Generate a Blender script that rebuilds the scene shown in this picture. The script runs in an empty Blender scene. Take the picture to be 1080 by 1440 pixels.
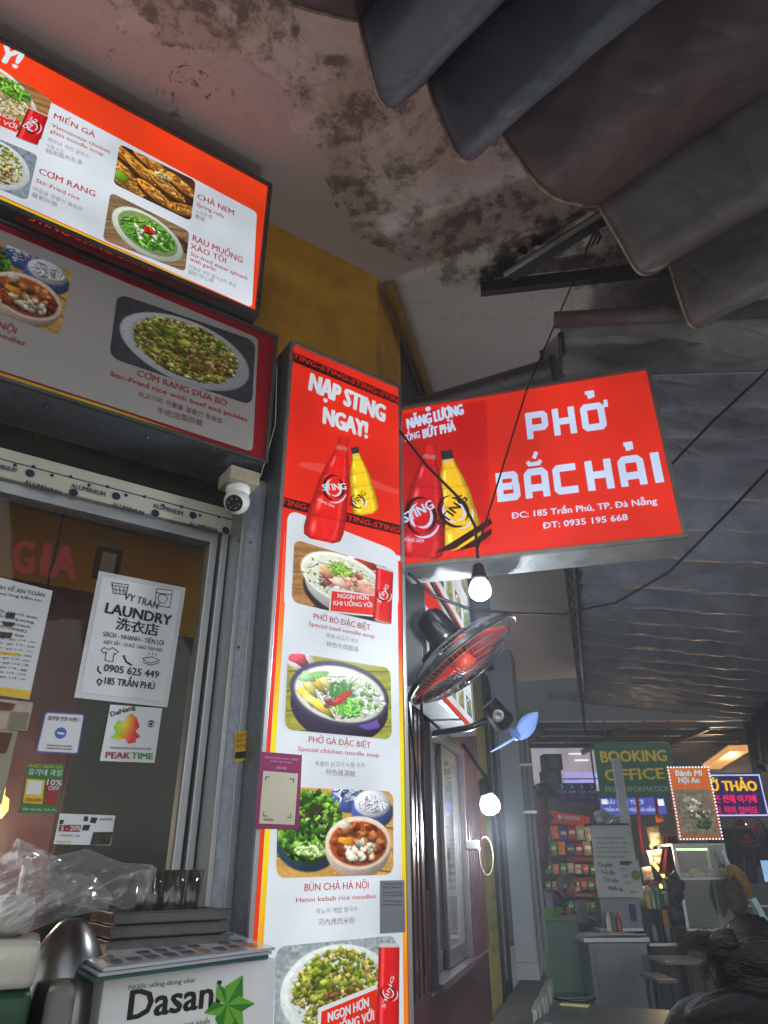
import bpy, bmesh, math, random
import numpy as np
from mathutils import Vector, Matrix
random.seed(7); RNG = np.random.default_rng(7)
SC = bpy.context.scene; COL = SC.collection

# ------------------------------------------------------------------ camera, sky, exposure
CAM = Vector((0, 0, 1.6)); FPX = 972.0
PITCH, ROLL = math.radians(26.92), math.radians(-0.31)
AZA, AZC = math.radians(55.5), math.radians(15.26)
_F = Vector((0, math.cos(PITCH), math.sin(PITCH))); _U0 = Vector((0, -math.sin(PITCH), math.cos(PITCH))); _R0 = Vector((1, 0, 0))
_R = math.cos(ROLL)*_R0 + math.sin(ROLL)*_U0; _U = -math.sin(ROLL)*_R0 + math.cos(ROLL)*_U0
cd = bpy.data.cameras.new('camera'); co = bpy.data.objects.new('camera', cd); COL.objects.link(co)
m3 = Matrix((_R, _U, -_F)).transposed(); co.matrix_world = Matrix.Translation(CAM) @ m3.to_4x4()
cd.sensor_fit = 'HORIZONTAL'; cd.sensor_width = 36; cd.lens = 36*FPX/1080; cd.clip_start = .05; cd.clip_end = 300
SC.camera = co
w = bpy.data.worlds.new('World'); SC.world = w; w.use_nodes = True
nt = w.node_tree; nt.nodes.clear()
out = nt.nodes.new('ShaderNodeOutputWorld'); bg = nt.nodes.new('ShaderNodeBackground'); sky = nt.nodes.new('ShaderNodeTexSky')
sky.sky_type = 'NISHITA'; sky.sun_disc = False; sky.sun_elevation = math.radians(3); sky.sun_rotation = math.radians(20)
hs = nt.nodes.new('ShaderNodeHueSaturation'); hs.inputs['Saturation'].default_value = .22
nt.links.new(sky.outputs[0], hs.inputs['Color']); nt.links.new(hs.outputs[0], bg.inputs[0]); nt.links.new(bg.outputs[0], out.inputs[0])
bg.inputs[1].default_value = .15
SC.view_settings.view_transform = 'Standard'; SC.view_settings.look = 'None'; SC.view_settings.exposure = 3.1; LK = 2**-3.1  # LK scales lamps and backlit films to this exposure; SC.view_settings.gamma = 1
SC.view_settings.use_curve_mapping = False
SC.cycles.max_bounces = 6; SC.cycles.diffuse_bounces = 3; SC.cycles.glossy_bounces = 3; SC.cycles.transparent_max_bounces = 12
SC.cycles.sample_clamp_indirect = 3.0; SC.cycles.caustics_reflective = False; SC.cycles.caustics_refractive = False
SC.cycles.use_denoising = True

# ------------------------------------------------------------------ helpers
def lin(c):
    return tuple((x/12.92 if x <= .04045 else ((x+.055)/1.055)**2.4) for x in c[:3]) + (1,)
def s255(r, g, b): return (r/255, g/255, b/255)
def ray(px, py):
    d = _F + _R*((px-540)/FPX) + _U*((720-py)/FPX); return d.normalized()
def at(px, py, dist):
    d = ray(px, py); return CAM + d*(dist/math.hypot(d.x, d.y))
class Pl:
    """a vertical plane: az = horizontal direction of its u axis (increasing to the right in view), n faces the viewer"""
    def __init__(s, az, p=None, D=None):
        s.u = Vector((math.sin(az), math.cos(az), 0)); s.n = Vector((math.cos(az), -math.sin(az), 0)); s.v = Vector((0, 0, 1))
        s.o = Vector(p) if p is not None else -s.n*D
        s.o = Vector((s.o.x, s.o.y, 0))
    def off(s, d): q = Pl.__new__(Pl); q.u, q.n, q.v, q.o = s.u, s.n, s.v, s.o + s.n*d; return q
    def hit(s, px, py):
        d = ray(px, py); t = (s.o-CAM).dot(s.n)/d.dot(s.n); return CAM + d*t
    def uv(s, px, py): p = s.hit(px, py)-s.o; return (p.dot(s.u), p.z)
    def W(s, u, v, l=0): return s.o + s.u*u + s.v*v + s.n*l

def thing(name, label, cat, loc=(0, 0, 0), group=None, kind=None):
    o = bpy.data.objects.new(name, None); COL.objects.link(o); o.location = loc; o.empty_display_size = .05
    o['label'] = label; o['category'] = cat
    if group: o['group'] = group
    return o
def tag(o, label, cat, group=None):
    o['label'] = label; o['category'] = cat
    if group: o['group'] = group
    return o
def kind(o, k): o['kind'] = k; return o
def wloc(o):
    v = Vector((0, 0, 0))
    while o is not None: v = v + o.location; o = o.parent
    return v
def mesh(name, verts, faces, mat, parent=None, smooth=False, base=False, cols=None):
    """verts in world coordinates; origin at the parent's place, or at the mesh's base when base is set"""
    vs = [Vector(v) for v in verts]
    org = wloc(parent) if parent else Vector((0, 0, 0))
    loc = Vector((0, 0, 0))
    if base or (parent is None):
        xs = [v.x for v in vs]; ys = [v.y for v in vs]; zs = [v.z for v in vs]
        loc = Vector(((min(xs)+max(xs))/2, (min(ys)+max(ys))/2, min(zs))) - org
    me = bpy.data.meshes.new(name); me.from_pydata([v-org-loc for v in vs], [], faces)
    if mat: me.materials.append(mat)
    if smooth: me.polygons.foreach_set('use_smooth', [True]*len(me.polygons))
    if cols is not None:
        a = me.color_attributes.new('Col', 'FLOAT_COLOR', 'POINT'); a.data.foreach_set('color', np.asarray(cols, dtype=np.float32).ravel())
    me.update()
    o = bpy.data.objects.new(name, me); COL.objects.link(o); o.location = loc
    if parent: o.parent = parent
    return o
class MB:
    def __init__(s): s.v = []; s.f = []
    def add(s, v, f): n = len(s.v); s.v += [Vector(x) for x in v]; s.f += [tuple(i+n for i in q) for q in f]; return s
    def box(s, c, ax, ay, az, bev=0):
        """c centre, ax/ay/az half-extent vectors"""
        c = Vector(c); ax, ay, az = Vector(ax), Vector(ay), Vector(az)
        if bev <= 0:
            v = [c+sx*ax+sy*ay+sz*az for sz in (-1, 1) for sy in (-1, 1) for sx in (-1, 1)]
            return s.add(v, [(0, 2, 3, 1), (4, 5, 7, 6), (0, 1, 5, 4), (2, 6, 7, 3), (0, 4, 6, 2), (1, 3, 7, 5)])
        bm = bmesh.new(); bmesh.ops.create_cube(bm, size=2)
        L = [ax.length, ay.length, az.length]; d = [ax.normalized(), ay.normalized(), az.normalized()]
        for q in bm.verts: q.co = Vector((q.co.x*L[0], q.co.y*L[1], q.co.z*L[2]))
        bmesh.ops.bevel(bm, geom=list(bm.edges), offset=min(bev, .45*min(L)*2), segments=2, affect='EDGES', profile=.6)
        bm.verts.index_update()
        v = [c+d[0]*q.co.x+d[1]*q.co.y+d[2]*q.co.z for q in bm.verts]; f = [tuple(x.index for x in q.verts) for q in bm.faces]
        bm.free(); return s.add(v, f)
    def tube(s, pts, r, seg=8, cap=True):
        pts = [Vector(p) for p in pts]; n = len(pts); rr = r if isinstance(r, (list, tuple)) else [r]*n
        up = None; vs = []; fs = []
        for i, p in enumerate(pts):
            t = (pts[min(i+1, n-1)]-pts[max(i-1, 0)]).normalized()
            if up is None: up = t.orthogonal().normalized()
            up = (up - t*up.dot(t)).normalized(); b = t.cross(up)
            for k in range(seg):
                a = 2*math.pi*k/seg; vs.append(p + (up*math.cos(a)+b*math.sin(a))*rr[i])
        for i in range(n-1):
            for k in range(seg):
                k2 = (k+1) % seg; fs.append((i*seg+k, i*seg+k2, (i+1)*seg+k2, (i+1)*seg+k))
        if cap: fs += [tuple(range(seg))[::-1], tuple((n-1)*seg+k for k in range(seg))]
        return s.add(vs, fs)
    def lathe(s, c, axis, prof, seg=24, ref=None):
        """prof: list of (distance along axis, radius)"""
        c = Vector(c); ax = Vector(axis).normalized(); e = (Vector(ref) if ref else ax.orthogonal()); e = (e-ax*e.dot(ax)).normalized(); g = ax.cross(e)
        vs = []; fs = []; n = len(prof)
        for h, r in prof:
            for k in range(seg):
                a = 2*math.pi*k/seg; vs.append(c+ax*h+(e*math.cos(a)+g*math.sin(a))*max(r, 1e-4))
        for i in range(n-1):
            for k in range(seg):
                k2 = (k+1) % seg; fs.append((i*seg+k, i*seg+k2, (i+1)*seg+k2, (i+1)*seg+k))
        fs += [tuple(range(seg))[::-1], tuple((n-1)*seg+k for k in range(seg))]
        return s.add(vs, fs)
    def out(s, name, mat, parent=None, smooth=False, base=False):
        return mesh(name, s.v, s.f, mat, parent, smooth, base)
def smooth_by(o, deg=35):
    o.data.polygons.foreach_set('use_smooth', [True]*len(o.data.polygons))
    try: o.data.set_sharp_from_angle(angle=math.radians(deg))
    except Exception: pass
    return o

# ------------------------------------------------------------------ materials
MC = {}
def newmat(name):
    m = bpy.data.materials.new(name); m.use_nodes = True; nt = m.node_tree; p = nt.nodes['Principled BSDF']; return m, nt, p
def mat(name, c, rough=.6, metal=0, var=.15, scale=6, bump=.1, spec=.4, emis=0, dirt=0, dirtc=(.05, .04, .03), stretch=None, coat=0):
    """painted or bare surface with mottled colour, fine relief and optional dirt"""
    if name in MC: return MC[name]
    m, nt, p = newmat(name); N = nt.nodes.new; L = nt.links.new
    tc = N('ShaderNodeTexCoord'); src = tc.outputs['Object']
    if stretch:
        mp = N('ShaderNodeMapping'); mp.inputs['Scale'].default_value = stretch; L(src, mp.inputs[0]); src = mp.outputs[0]
    n1 = N('ShaderNodeTexNoise'); n1.inputs['Scale'].default_value = scale; n1.inputs['Detail'].default_value = 7; n1.inputs['Roughness'].default_value = .6; L(src, n1.inputs['Vector'])
    cr = N('ShaderNodeValToRGB'); b = Vector(lin(c)[:3])
    cr.color_ramp.elements[0].position = .3; cr.color_ramp.elements[1].position = .7
    cr.color_ramp.elements[0].color = tuple(b*(1-var))+(1,); cr.color_ramp.elements[1].color = tuple(Vector((min(1, x) for x in b*(1+var))))+(1,)
    L(n1.outputs[0], cr.inputs[0]); colo = cr.outputs[0]
    if dirt > 0:
        n2 = N('ShaderNodeTexNoise'); n2.inputs['Scale'].default_value = scale*.45; n2.inputs['Detail'].default_value = 9; n2.inputs['Roughness'].default_value = .72; L(src, n2.inputs['Vector'])
        r2 = N('ShaderNodeValToRGB'); r2.color_ramp.elements[0].position = .62-dirt*.25; r2.color_ramp.elements[1].position = .75-dirt*.1
        r2.color_ramp.elements[1].color = (dirt, dirt, dirt, 1)
        L(n2.outputs[0], r2.inputs[0]); mx = N('ShaderNodeMixRGB'); L(r2.outputs[0], mx.inputs[0]); L(colo, mx.inputs[1]); mx.inputs[2].default_value = tuple(dirtc)+(1,); colo = mx.outputs[0]
    L(colo, p.inputs['Base Color'])
    p.inputs['Metallic'].default_value = metal; p.inputs['Specular IOR Level'].default_value = spec; p.inputs['Coat Weight'].default_value = coat
    mr = N('ShaderNodeMapRange'); mr.inputs[3].default_value = max(.02, rough-.1); mr.inputs[4].default_value = min(1, rough+.1); L(n1.outputs[0], mr.inputs[0]); L(mr.outputs[0], p.inputs['Roughness'])
    if bump > 0:
        n3 = N('ShaderNodeTexNoise'); n3.inputs['Scale'].default_value = scale*5; n3.inputs['Detail'].default_value = 5; L(src, n3.inputs['Vector'])
        bp = N('ShaderNodeBump'); bp.inputs['Strength'].default_value = bump; bp.inputs['Distance'].default_value = .01; L(n3.outputs[0], bp.inputs['Height']); L(bp.outputs[0], p.inputs['Normal'])
    if emis > 0:
        L(colo, p.inputs['Emission Color']); p.inputs['Emission Strength'].default_value = emis
    MC[name] = m; return m
def glow(name, c, s=1.0, base=.12):
    """something that gives off light: lamp, backlit film, LED"""
    if name in MC: return MC[name]
    m, nt, p = newmat(name); N = nt.nodes.new; L = nt.links.new
    tc = N('ShaderNodeTexCoord'); n1 = N('ShaderNodeTexNoise'); n1.inputs['Scale'].default_value = 2.6; n1.inputs['Detail'].default_value = 2; L(tc.outputs['Object'], n1.inputs['Vector'])
    mr = N('ShaderNodeMapRange'); mr.inputs[1].default_value = .3; mr.inputs[2].default_value = .7; mr.inputs[3].default_value = s*.7*LK; mr.inputs[4].default_value = s*1.1*LK; L(n1.outputs[0], mr.inputs[0])
    p.inputs['Base Color'].default_value = tuple(x*base for x in lin(c)[:3])+(1,); p.inputs['Emission Color'].default_value = lin(c); L(mr.outputs[0], p.inputs['Emission Strength'])
    p.inputs['Roughness'].default_value = .3; p.inputs['Specular IOR Level'].default_value = .3
    p.inputs['Roughness'].default_value = .5; p.inputs['Specular IOR Level'].default_value = .15
    MC[name] = m; return m
def printed(name, s=0.0, base=1.0, rough=.4, grain=.06):
    """colour print: the colours sit on the mesh; s > 0 is a backlit film"""
    if name in MC: return MC[name]
    m, nt, p = newmat(name); N = nt.nodes.new; L = nt.links.new
    at_ = N('ShaderNodeAttribute'); at_.attribute_name = 'Col'
    tc = N('ShaderNodeTexCoord'); n1 = N('ShaderNodeTexNoise'); n1.inputs['Scale'].default_value = 90; n1.inputs['Detail'].default_value = 3; L(tc.outputs['Object'], n1.inputs['Vector'])
    mr = N('ShaderNodeMapRange'); mr.inputs[3].default_value = 1-grain*2; mr.inputs[4].default_value = 1+grain*2; L(n1.outputs[0], mr.inputs[0])
    vm = N('ShaderNodeVectorMath'); vm.operation = 'SCALE'; L(at_.outputs['Color'], vm.inputs[0]); L(mr.outputs[0], vm.inputs['Scale'])
    vb = N('ShaderNodeVectorMath'); vb.operation = 'SCALE'; vb.inputs['Scale'].default_value = base; L(vm.outputs[0], vb.inputs[0]); L(vb.outputs[0], p.inputs['Base Color'])
    p.inputs['Roughness'].default_value = rough; p.inputs['Specular IOR Level'].default_value = .35
    if s > 0: p.inputs['Roughness'].default_value = .5; p.inputs['Specular IOR Level'].default_value = .15; L(vm.outputs[0], p.inputs['Emission Color']); p.inputs['Emission Strength'].default_value = s*LK
    MC[name] = m; return m
def glass(name, tint=(.8, .85, .85), refl=.1, rough=.03, haze=.0, ior=1.5):
    if name in MC: return MC[name]
    m = bpy.data.materials.new(name); m.use_nodes = True; nt = m.node_tree; nt.nodes.clear(); N = nt.nodes.new; L = nt.links.new
    o = N('ShaderNodeOutputMaterial'); t = N('ShaderNodeBsdfTransparent'); t.inputs[0].default_value = tuple(tint)+(1,)
    g = N('ShaderNodeBsdfGlossy'); g.inputs['Roughness'].default_value = rough
    fr = N('ShaderNodeFresnel'); fr.inputs[0].default_value = ior
    ad = N('ShaderNodeMath'); ad.operation = 'ADD'; ad.inputs[1].default_value = refl; L(fr.outputs[0], ad.inputs[0])
    mx = N('ShaderNodeMixShader'); L(ad.outputs[0], mx.inputs[0]); L(t.outputs[0], mx.inputs[1]); L(g.outputs[0], mx.inputs[2]); last = mx.outputs[0]
    if haze > 0:
        tc = N('ShaderNodeTexCoord'); nz = N('ShaderNodeTexNoise'); nz.inputs['Scale'].default_value = 5; nz.inputs['Detail'].default_value = 6; L(tc.outputs['Object'], nz.inputs['Vector'])
        mr = N('ShaderNodeMapRange'); mr.inputs[3].default_value = 0; mr.inputs[4].default_value = haze*2; L(nz.outputs[0], mr.inputs[0])
        d = N('ShaderNodeBsdfDiffuse'); d.inputs[0].default_value = (.6, .6, .6, 1); m2 = N('ShaderNodeMixShader'); L(mr.outputs[0], m2.inputs[0]); L(last, m2.inputs[1]); L(d.outputs[0], m2.inputs[2]); last = m2.outputs[0]
    L(last, o.inputs[0]); MC[name] = m; return m

ALU = lambda: mat('brushed_aluminium', (.62, .63, .64), .42, .85, .12, 9, .12, dirt=.3, stretch=(1, 1, .2))
GALV = lambda: mat('galvanised_steel', (.45, .47, .5), .5, .7, .2, 30, .08, dirt=.25)
FRAME = lambda: mat('grey_sign_frame', (.33, .32, .32), .5, .5, .2, 12, .1, dirt=.5)
BLACK = lambda: mat('black_paint', (.07, .07, .08), .5, 0, .3, 10, .1)
WHITEP = lambda: mat('white_print', (.86, .87, .88), .45, 0, .03, 4, 0)
INK = lambda: mat('black_ink', (.1, .1, .11), .5, 0, .05, 4, 0)
REDINK = lambda: mat('red_ink', (.62, .08, .1), .5, 0, .05, 4, 0)
L_WHITE = lambda: glow('backlit_white', (.86, .89, .92), .95)
L_RED = lambda: glow('backlit_red', (.93, .17, .07), .95)
L_REDT = lambda: glow('backlit_red_text', (.72, .1, .1), .9)
L_DARK = lambda: glow('backlit_black', (.2, .04, .04), .9)
L_PRINT = lambda: printed('backlit_print', .9, .12)
PRINT = lambda: printed('paper_print', 0, 1)

def crease(m, sc=5, dist=.05, st=.6, dirv=None):
    """broad soft creases on cloth, chained before the fine relief"""
    nt = m.node_tree; N = nt.nodes.new; L = nt.links.new; p = nt.nodes['Principled BSDF']; geo = N('ShaderNodeNewGeometry'); mp = N('ShaderNodeMapping'); L(geo.outputs['Position'], mp.inputs[0])
    if dirv: mp.inputs['Rotation'].default_value = (0, 0, dirv); 
    mp.inputs['Scale'].default_value = (1, 3.2, 1.6); nz = N('ShaderNodeTexNoise'); nz.inputs['Scale'].default_value = sc; nz.inputs['Detail'].default_value = 1.2; nz.inputs['Distortion'].default_value = .5; nz.inputs['Roughness'].default_value = .45; L(mp.outputs[0], nz.inputs['Vector'])
    ab = N('ShaderNodeMath'); ab.operation = 'SUBTRACT'; ab.inputs[1].default_value = .5; L(nz.outputs[0], ab.inputs[0]); a2 = N('ShaderNodeMath'); a2.operation = 'ABSOLUTE'; L(ab.outputs[0], a2.inputs[0])
    bp = N('ShaderNodeBump'); bp.inputs['Strength'].default_value = st; bp.inputs['Distance'].default_value = dist; L(a2.outputs[0], bp.inputs['Height'])
    for l in list(nt.links):
        if l.to_node == p and l.to_socket.name == 'Normal': b0 = l.from_node; L(bp.outputs[0], b0.inputs['Normal'])
    return m

# ------------------------------------------------------------------ flat work on a plane
def quad2(pl, q): return [Vector(pl.uv(*p)) for p in q]
def flat(name, pl, pts, mt, parent, lift=.001, r=0, px=True, cols=None):
    """polygon lying on the plane, corners given in photo pixels; r rounds the corners (metres)"""
    p = [Vector(pl.uv(*q)) for q in pts] if px else [Vector(q) for q in pts]
    if r > 0:
        res = []; n = len(p)
        for i in range(n):
            a, b, c = p[i-1], p[i], p[(i+1) % n]; d1 = (a-b); d2 = (c-b); rr = min(r, d1.length*.45, d2.length*.45)
            s, e = b+d1.normalized()*rr, b+d2.normalized()*rr
            for k in range(6):
                t = k/5; res.append(s*(1-t)**2+b*2*t*(1-t)+e*t*t)
        p = res
    v = [pl.W(a.x, a.y, lift) for a in p]
    bm = bmesh.new(); bv = [bm.verts.new(x) for x in v]; f = bm.faces.new(bv)
    if f.normal.length == 0: f.normal_update()
    bmesh.ops.triangulate(bm, faces=[f]); bm.verts.index_update()
    fs = [tuple(x.index for x in q.verts) for q in bm.faces]; bm.free()
    return mesh(name, v, fs, mt, parent)
def slab(name, pl, u0, u1, v0, v1, l0, l1, mt, parent=None, bev=.002):
    c = pl.W((u0+u1)/2, (v0+v1)/2, (l0+l1)/2)
    o = MB().box(c, pl.u*((u1-u0)/2), pl.n*((l1-l0)/2), pl.v*((v1-v0)/2), bev).out(name, mt, parent); return o
def rect_of(pl, q):
    """true rectangle of a four-corner photo outline (tl, tr, br, bl)"""
    a = [pl.uv(*p) for p in q]
    return ((a[0][0]+a[3][0])/2, (a[1][0]+a[2][0])/2, (a[2][1]+a[3][1])/2, (a[0][1]+a[1][1])/2)
def art(name, pl, q, img, mt, parent, lift=.002, rad=.07, left=None):
    """print: img is an (h, w, 3) array of display colours, laid on the quad q (tl, tr, br, bl in photo pixels)"""
    h, w_ = img.shape[:2]; a = [Vector(pl.uv(*p)) for p in q]
    U, V = np.meshgrid(np.linspace(0, 1, w_), np.linspace(0, 1, h))
    asp = (a[1]-a[0]).length/max(1e-6, (a[3]-a[0]).length)
    if rad > 0:
        rx = rad; ry = rad*asp
        dv = np.clip((ry-np.minimum(V, 1-V))/ry, 0, 1); ins = rx*(1-np.sqrt(np.clip(1-dv**2, 0, 1)))
        U = np.clip(U, ins, 1-ins)
    if left is not None:
        lo, hi = left(V[:, :1]); U = lo+(hi-lo)*U
    X = (a[0].x*(1-U)*(1-V)+a[1].x*U*(1-V)+a[2].x*U*V+a[3].x*(1-U)*V); Y = (a[0].y*(1-U)*(1-V)+a[1].y*U*(1-V)+a[2].y*U*V+a[3].y*(1-U)*V)
    o = pl.o + pl.n*lift
    P = np.stack([o.x+pl.u.x*X, o.y+pl.u.y*X, o.z+Y], -1).reshape(-1, 3)
    org = wloc(parent) if parent else Vector((0, 0, 0)); P = P-np.array(org)
    idx = np.arange(h*w_).reshape(h, w_)
    F = np.stack([idx[:-1, :-1], idx[1:, :-1], idx[1:, 1:], idx[:-1, 1:]], -1).reshape(-1, 4)
    me = bpy.data.meshes.new(name); me.vertices.add(len(P)); me.vertices.foreach_set('co', P.astype(np.float32).ravel())
    me.loops.add(F.size); me.loops.foreach_set('vertex_index', F.ravel().astype(np.int32))
    me.polygons.add(len(F)); me.polygons.foreach_set('loop_start', np.arange(0, F.size, 4, dtype=np.int32)); me.polygons.foreach_set('loop_total', np.full(len(F), 4, dtype=np.int32))
    me.update(calc_edges=True); me.materials.append(mt)
    c = np.clip(img, 0, 1).reshape(-1, 3); c = np.where(c <= .04045, c/12.92, ((c+.055)/1.055)**2.4)
    ca = np.concatenate([c, np.ones((len(c), 1))], 1).astype(np.float32)
    at_ = me.color_attributes.new('Col', 'FLOAT_COLOR', 'POINT'); at_.data.foreach_set('color', ca.ravel())
    o = bpy.data.objects.new(name, me); COL.objects.link(o)
    if parent: o.parent = parent
    return o
_TX = {}
import unicodedata
def _raw(s, off):
    c = bpy.data.curves.new('t', 'FONT'); c.body = s; c.size = 1; c.resolution_u = 2; c.offset = off
    o = bpy.data.objects.new('t', c); COL.objects.link(o); bpy.context.view_layer.update()
    m = o.to_mesh(); v = np.array([x.co[:] for x in m.vertices]).reshape(-1, 3); f = [tuple(p.vertices) for p in m.polygons]
    o.to_mesh_clear(); bpy.data.objects.remove(o); bpy.data.curves.remove(c); return v, f
_BAR = []
def chargeo(ch):
    """outline of one character and its advance; letters whose outlines overlap (horn, stroke) are filled with a hair of offset"""
    if ch not in _TX:
        if not _BAR: _BAR.append(_raw('||', 0)[0][:, 0].max())
        adv = _raw('|'+ch+'|', 0)[0][:, 0].max()-_BAR[0]
        if ch in 'Đđ':
            v, f = _raw('D' if ch == 'Đ' else 'd', 0); n0 = len(v); adv = _raw('|'+('D' if ch == 'Đ' else 'd')+'|', 0)[0][:, 0].max()-_BAR[0]; x0, x1, y0, y1 = (v[:, 0].min()-.06, v[:, 0].min()+.26, .34, .40) if ch == 'Đ' else (v[:, 0].max()-.25, v[:, 0].max()+.06, .58, .63)
            _TX[ch] = (np.concatenate([v, [(x0, y0, 0), (x1, y0, 0), (x1, y1, 0), (x0, y1, 0)]]), f+[(n0, n0+1, n0+2, n0+3)], adv); return _TX[ch]
        over = '\u031b' in unicodedata.normalize('NFD', ch)
        _TX[ch] = (_raw(ch, .0025 if over else 0) if ch != ' ' else (np.zeros((0, 3)), []))+(adv,)
    return _TX[ch]
def textgeo(s):
    if s in _TX and len(s) > 1: return _TX[s]
    V, F, x = [], [], 0
    for ch in s:
        v, f, adv = chargeo(ch); n = sum(len(q) for q in V); F += [tuple(i+n for i in p) for p in f]
        if len(v): V.append(v+np.array((x, 0, 0)))
        x += adv
    r = (np.concatenate(V), F)
    if len(s) > 1: _TX[s] = r
    return r
def text(name, pl, s, p0, p1, h, mt, parent, lift=.003, bold=.012, shear=0):
    """lettering on the plane from the photo pixel p0 to p1 along the baseline, capitals h pixels high"""
    v, f = textgeo(s)
    if not len(v): return None
    a, b = Vector(pl.uv(*p0)), Vector(pl.uv(*p1)); mid = ((p0[0]+p1[0])/2, (p0[1]+p1[1])/2)
    hm = (Vector(pl.uv(mid[0], mid[1]-h))-Vector(pl.uv(*mid))).length
    ex = b-a; ey = Vector((-ex.y, ex.x)).normalized()*hm/.729; x0, x1 = v[:, 0].min(), v[:, 0].max()
    if any(ord(c) > 0x2E80 for c in s): ey = ey*.8
    vs = []; fs = []; nl = 1 if bold <= 0 else (3 if bold < .03 else 7); xs_ = hm/.729; un = ex.normalized()
    for k in range(nl):
        dx = 0 if nl == 1 else bold*1.25*(2*k/(nl-1)-1); dy = 0 if nl < 7 else bold*.35*(-1)**k; n0 = len(vs)
        for x, y, _ in v:
            q = a+ex*((x-x0)/(x1-x0))+ey*(y+dy)+un*(shear*y*hm+dx*xs_*.62); vs.append(pl.W(q.x, q.y, lift+.00012*k))
        fs += [tuple(i+n0 for i in p) for p in f]
    return mesh(name, vs, fs, mt, parent)
def stroke(path, w_, closed=False):
    p = [Vector(q) for q in path]; n = len(p); L_, R_ = [], []
    for i in range(n):
        if closed: d1 = (p[i]-p[i-1]).normalized(); d2 = (p[(i+1) % n]-p[i]).normalized()
        else: d1 = (p[i]-p[i-1]).normalized() if i else (p[1]-p[0]).normalized(); d2 = (p[i+1]-p[i]).normalized() if i < n-1 else d1
        n1 = Vector((-d1.y, d1.x)); n2 = Vector((-d2.y, d2.x)); m_ = (n1+n2).normalized(); k = w_/max(.4, m_.dot(n1))
        L_.append(p[i]+m_*k); R_.append(p[i]-m_*k)
    out_ = []
    for i in range(n if closed else n-1):
        j = (i+1) % n; out_.append([L_[i], L_[j], R_[j], R_[i]])
    return out_
GL = {'P': ([([(.12, 0), (.12, .88), (.66, .88), (.73, .81), (.73, .47), (.66, .40), (.24, .40)], 0)], .85),
      'H': ([([(.12, 0), (.12, 1)], 0), ([(.73, 0), (.73, 1)], 0), ([(.24, .5), (.61, .5)], 0)], .85),
      'O': ([([(.12, .19), (.12, .81), (.19, .88), (.66, .88), (.73, .81), (.73, .19), (.66, .12), (.19, .12)], 1), ([(.85, .86), (.93, .86), (.93, 1.06)], 2)], .85),
      'ohook': ([([(.26, 1.42), (.52, 1.42), (.52, 1.29), (.40, 1.29), (.40, 1.19)], 2)], .85),
      'B': ([([(.12, .12), (.12, .88), (.64, .88), (.70, .82), (.70, .60), (.73, .46), (.73, .19), (.66, .12)], 1), ([(.24, .5), (.585, .5)], 0)], .85),
      'A': ([([(.12, 0), (.12, .78), (.22, .88), (.63, .88), (.73, .78), (.73, 0)], 0), ([(.24, .33), (.61, .33)], 0)], .85),
      'C': ([([(.80, .88), (.19, .88), (.12, .81), (.12, .19), (.19, .12), (.80, .12)], 0)], .82), 'I': ([([(.12, 0), (.12, 1)], 0)], .24),
      'breve': ([([(.18, 1.26), (.25, 1.15), (.58, 1.15), (.65, 1.26)], 2), ([(.42, 1.34), (.54, 1.56)], 2)], .85),
      'hook': ([([(.30, 1.40), (.54, 1.40), (.54, 1.27), (.42, 1.27), (.42, 1.17)], 2)], .85)}
def block_word(pl, spec, p0, p1, h, mt, parent, lift=.003):
    """squared heavy capitals; spec = list of (glyphs, x, width) in word units 0..1"""
    a, b = Vector(pl.uv(*p0)), Vector(pl.uv(*p1)); mid = ((p0[0]+p1[0])/2, (p0[1]+p1[1])/2)
    hm = (Vector(pl.uv(mid[0], mid[1]-h))-Vector(pl.uv(*mid))).length; ex = b-a; ey = Vector((-ex.y, ex.x)).normalized()*hm
    for gs, x, wd in spec:
        for g in gs:
            mb = MB(); paths, gw = GL[g]
            for pth, cl in paths:
                for qd in stroke(pth, .07 if cl == 2 else .12, cl == 1):
                    v = []
                    for q in qd:
                        r = a+ex*(x+q.x/gw*wd)+ey*q.y; v.append(pl.W(r.x, r.y, lift))
                    mb.add(v, [(0, 1, 2, 3)])
            mb.out('lettering' if len(g) == 1 else 'accent', mt, parent)
def lightbox(t, pl, R, depth, face_mat, frame_mat, fw=.02, side_mat=None):
    """sign box: body behind the face, a face film and four frame bars standing proud of it"""
    u0, u1, v0, v1 = R; sm = side_mat or frame_mat
    slab('housing', pl, u0+.001, u1-.001, v0+.001, v1-.001, -depth, -.004, sm, t)
    a = [(u0+fw, v0+fw), (u1-fw, v0+fw), (u1-fw, v1-fw), (u0+fw, v1-fw)]
    flat('face', pl, a, face_mat, t, 0, px=False)
    for r in ((u0, u1, v0, v0+fw), (u0, u1, v1-fw, v1), (u0, u0+fw, v0+fw, v1-fw), (u1-fw, u1, v0+fw, v1-fw)):
        slab('frame_bar', pl, r[0], r[1], r[2], r[3], -.003, .012, frame_mat, t)

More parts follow.
